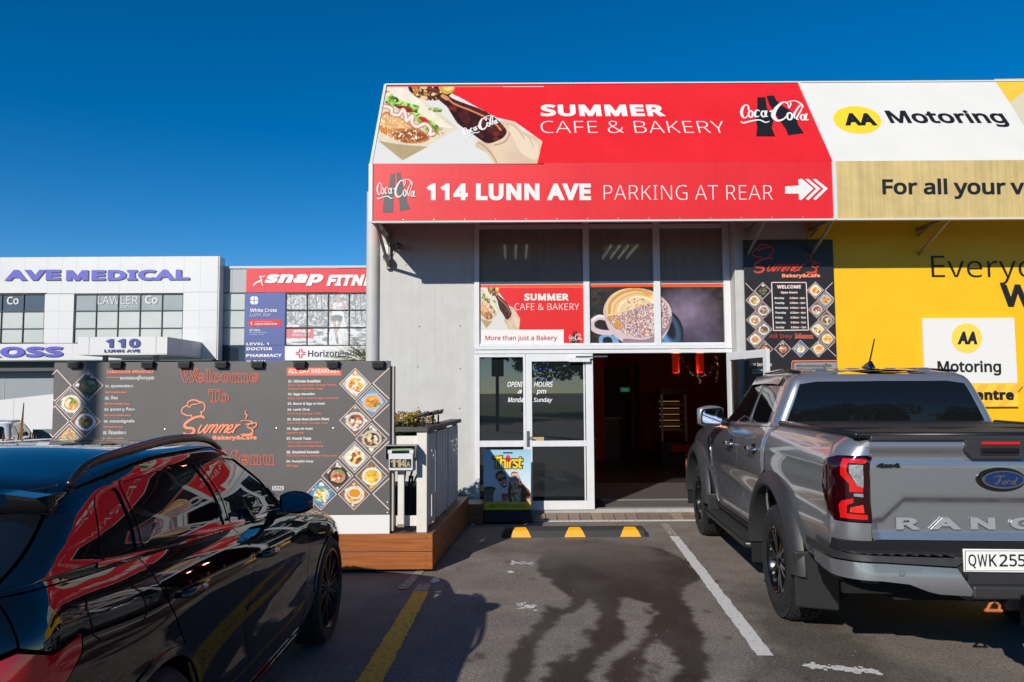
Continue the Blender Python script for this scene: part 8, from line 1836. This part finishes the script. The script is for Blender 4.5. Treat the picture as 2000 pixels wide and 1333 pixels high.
# the hole above is bridged by the rear glass which spans the centre
panel(GH, [(-2, 1.07), (-1.2, 1.07), (-.97, 1.09), (-.97, 1.83), (-1.2, 1.88), (-2, 1.89)], 'rear_glass', mat('rear_tinted_glass', (.006, .007, .008), rough=.015, spec=.3), tr, 0, step=.06, gap=.0, closed_v=1, off=-.003, thick=.004)
panel(GH, [(u, 2.0) for u in (-1.3, -.6, -.2, .1, .3, .5, .7, .9, 1.05, 1.5, 2.2)] + [(2.2, 2.97), (1.0, 2.97), (.5, 2.97), (0, 2.97), (-1.3, 2.97)], 'roof', M_spaint, tr, 0, step=.06, gap=0, thick=0)
for sdn in (1, -1): MB().tube([(1.74, .60 * sdn, 1.796), (2.2, .60 * sdn, 1.822), (2.75, .60 * sdn, 1.808)], .012, 6).build('roof_seam', M_gloss, tr, smooth=True, local=True)
for yy in (-.40, -.14, .14, .40): 
    mb = MB(); mb.hexa([(1.80, yy - .06, 1.80), (1.80, yy + .06, 1.80), (2.5, yy + .06, 1.81), (2.5, yy - .06, 1.81), (1.84, yy - .045, 1.826), (1.84, yy + .045, 1.826), (2.46, yy + .045, 1.842), (2.46, yy - .045, 1.842)]); mb.build('roof_rib', M_spaint, tr, local=True, bevel=.01)
panel(GH, [(3, 1.0), (2, 1.0), (1.11, 1.0), (1.11, 1.5), (1.11, 1.97), (2, 1.97), (3, 1.97)], 'windscreen', M_cglass, tr, 0, step=.07, closed_v=1, gap=.001)
panel(CAB, [(CAB.u_of_x(3.52, 1), 1.0)] + [(CAB.u_of_x(x, 1), 1.0) for x in (3.9, 4.3)] + [(1.0, 1.0), (1.5, 1.0), (2, 1.0), (2.97, 1.0), (2.97, 1.96), (1.0, 1.97), (CAB.u_of_x(3.52, 1), 1.97)], 'bonnet', M_spaint, tr, 0, step=.08, gap=0, thick=0)
panel(CAB, [(1.5, 1.0), (2, 1.0), (3, 1.0), (3, .05), (2, .05), (1.5, .05), (1.5, .4), (1.5, .7)], 'front_bumper', M_spaint, tr, 0, step=.08, closed_v=1, gap=.001)
ib = MB(); ib.box((.16, -.60, .45), (5.0, .60, .98)); ib.box((1.62, -.84, .46), (3.8, .84, 1.0)); ib.box((.2, -.80, .98), (1.55, .80, 1.37)); ib.box((1.66, -.62, .98), (2.9, .62, 1.32)); ib.box((1.85, -.83, .98), (3.5, .83, 1.25)); ib.build('chassis', M_under, tr, local=True)
sb = MB(); sb.tube([(1.35, -.7, .42), (1.35, .7, .42)], .07, 10); sb.tube([(4.47, -.7, .42), (4.47, .7, .42)], .06, 10); sb.build('axle', M_under, tr, local=True)
# seats glimpsed through the glass are left dark; aerial
an = MB(); an.hexa([(1.83, -.03, 1.825), (1.83, .03, 1.825), (2.02, .02, 1.835), (2.02, -.02, 1.835), (1.86, -.012, 1.885), (1.86, .012, 1.885), (1.93, .008, 1.865), (1.93, -.008, 1.865)]); ao = an.build('aerial_fin', M_gloss, tr, local=True, bevel=.006); an = MB(); an.tube([(1.88, 0, 1.875), (1.84, -.03, 2.06)], [.007, .005], 8); an.build('aerial', M_satin, ao, local=True)
# tow bar, plug, shackle
q = MB(); q.box((-.10, .04, .47), (.1, .12, .56)); q.box((-.16, -.06, .40), (-.10, .06, .56)); q.box((-.20, -.05, .38), (-.16, .05, .42)); q.lathe([(0, .0), (.02, .0), (.02, .05), (.026, .06), (.026, .09), (0, .105)], (-.22, 0, .40), 'Z', 14); q.box((-.24, -.035, .375), (-.16, .035, .40)); q.build('tow_bar', mat('tow_black', '#141519', rough=.3, metal=.4), tr, local=True, bevel=.004)
def tl(px, py, x): # world point on the plane local-x = x
    f_ = TFr(x); u, v = f_.uv(px, py); return TW.inverted() @ f_.p(u, v)
c = tl(*z2(1132, 1016), -.04); q = MB(); q.box((c.x - .02, c.y - .045, c.z - .03), (c.x + .12, c.y + .045, c.z + .03)); q.build('trailer_socket', M_gloss, tr, local=True, bevel=.012)
c = tl(*z2(1212, 1045), -.05); c1 = tl(*z2(1212, 1083), -.05); hgt = c.z - c1.z
q = MB(); q.tube([Vector((c.x, c.y - .03, c1.z)), Vector((c.x, c.y - .034, c.z - .02)), Vector((c.x, c.y - .01, c.z + .004)), Vector((c.x, c.y + .014, c.z - .01)), Vector((c.x, c.y + .03, c1.z + .01))], .008, 8); q.tube([Vector((c.x, c.y - .045, c1.z + .004)), Vector((c.x, c.y + .045, c1.z + .004))], .009, 8); q.build('tow_shackle', mat('rusty_orange', '#b5683a', rough=.6, noise=.25, nscale=40), tr, local=True)
q = MB(); q.tube([Vector((c.x + .05, c.y, c.z)), Vector((c.x + .09, c.y + .01, .53))], .012, 8); q.build('shackle_mount', M_satin, tr, local=True)

# ================================================================== small white car far left, half hidden
dc = thing('parked_car', (0, 0, 0), 'white hatchback with red tail lamp parked far off at the left edge', 'car')
q = at(*za(110, 1190), 21.5); dc.location = (-15.95, 23.1, -.62); dc.rotation_euler = (0, 0, R(113)); WM[dc.name] = Matrix.Translation(dc.location) @ Matrix.Rotation(R(113), 4, 'Z')
M_wcar = paint('white_car_paint', '#c9cbcc', 0, .3)
DZ1 = hermite([(-2.2, .98), (-1.2, .96), (0, .93), (.9, .90), (1.6, .84), (2.1, .72)])
DZR = hermite([(-2.0, 1.36), (-1.2, 1.44), (-.2, 1.46), (.6, 1.38), (1.4, 1.2)])
DW = lambda x, v: (hermite([(0, .84), (.5, .88), (.85, .87), (1, .82)])(v) if v <= 1 else hermite([(1, .80), (1.5, .74), (2, .62)])(v)) - .01 * x * x
DS = Wrap(hermite([(0, -2.1), (.5, -2.15), (1, -2.08), (1.5, -1.95), (2, -1.7)]), hermite([(0, 2.2), (.6, 2.22), (1, 2.1)]), lambda v: .2, lambda v: .3, DW, lambda x, v: (.25 + v * (DZ1(x) - .25)) if v <= 1 else (DZ1(x) + (v - 1) * (DZR(x) - DZ1(x))), .08, .2, vcap=1.0, crown=.05, H=.7, flen=3.6)
DG = Wrap(DS.rear, hermite([(1, 1.35), (1.5, .95), (2, .45)]), lambda v: .16, lambda v: .15, DW, DS.zf, .06, .1, vcap=2.0, crown=.04, H=.5, flen=2.6)
for sdn in (1, -1):
    panel(DS, [(-.9, 1.0), (0, 1.0), (.3, 1.0), (.6, 1.0), (.9, 1.0), (1.5, 1.0), (1.5, .05)] + [DS.side(x, z) for x, z in arc_pts(1.35, .32, .36, 0, 180, 10)] + [DS.side(x, z) for x, z in arc_pts(-1.3, .32, .36, 0, 180, 10)] + [(-.9, .05)], 'body_side', M_wcar, dc, sdn, step=.1, gap=0)
    Dg = lambda pts: [DG.side(x, z, 1.0, 1.999) for x, z in pts]
    wa_, wb2, wc2 = Dg([(-1.72, 1.06), (-1.45, 1.32), (-1.12, 1.34), (-1.0, 1.0)]), Dg([(-.93, 1.0), (-1.02, 1.35), (-.32, 1.37), (-.22, .98)]), Dg([(-.15, .98), (-.25, 1.37), (.35, 1.30), (.95, .95)])
    panel(DG, [(-.9, 1.0), (0, 1.0), (.3, 1.0), (.6, 1.0), (.95, 1.0), (1.1, 1.0), (1.1, 2.0), (.8, 2.0), (.4, 2.0), (0, 2.0), (-.9, 2.0)], 'cabin_side', M_wcar, dc, sdn, holes=[wa_, wb2, wc2], step=.09, gap=0)
    for w_ in (wa_, wb2, wc2): panel(DG, w_, 'side_window', M_cglass, dc, sdn, step=.1, gap=0, off=-.01)
    panel(DS, [(-.95, .72), (-.2, .70), (.03, .74), (.02, .96), (-.95, .96)], 'tail_lamp', mat('tail_lamp_red'), dc, sdn, step=.08, off=.01)
    m_ = MB(); m_.box((.72, .84 * sdn, .98), (.86, 1.02 * sdn, 1.12)); m_.build('door_mirror', M_satin, dc, local=True, bevel=.03)
    wheel(dc, 1.35, .72 * sdn, .32, .2, .2, sdn, 7, mat('steel_grey'), split_=False); wheel(dc, -1.3, .72 * sdn, .32, .2, .2, sdn, 7, mat('steel_grey'), split_=False)
panel(DS, [(-2, 1.0), (-.905, 1.0), (-.905, .05), (-2, .05)], 'tailgate', M_wcar, dc, 0, step=.1, gap=0, closed_v=1); panel(DS, [(1.5, 1.0), (3, 1.0), (3, .05), (1.5, .05)], 'front_bumper', M_wcar, dc, 0, step=.1, gap=0, closed_v=1)
panel(DG, [(-2, 1.05), (-.92, 1.05), (-.92, 1.85), (-2, 1.85)], 'rear_glass', M_cglass, dc, 0, step=.1, gap=0, closed_v=1); panel(DG, [(-2, 1.86), (-.905, 1.86), (-.905, 2.0), (-2, 2.0)], 'tailgate_top', M_wcar, dc, 0, step=.1, gap=0, closed_v=1)
panel(DG, [(3, 1.0), (1.11, 1.0), (1.11, 1.97), (3, 1.97)], 'windscreen', M_cglass, dc, 0, step=.1, gap=0, closed_v=1)
panel(DG, [(u, 2.0) for u in (-1.2, -.5, 0, .3, .6, .9, 1.2, 2)] + [(2, 2.97), (.9, 2.97), (.3, 2.97), (-1.2, 2.97)], 'roof', M_wcar, dc, 0, step=.1, gap=0, thick=0)
panel(DS, [(DS.u_of_x(x, 1), 1.0) for x in (1.3, 1.5, 1.7)] + [(1.0, 1.0), (1.5, 1.0), (2, 1.0), (2.97, 1.0), (2.97, 1.96), (1, 1.97), (DS.u_of_x(1.3, 1), 1.97)], 'bonnet', M_wcar, dc, 0, step=.1, gap=0, thick=0)
ib = MB(); ib.box((-1.9, -.6, .2), (1.9, .6, .8)); ib.box((-1.8, -.6, .8), (.9, .6, 1.2)); ib.build('inner_shell', M_under, dc, local=True)
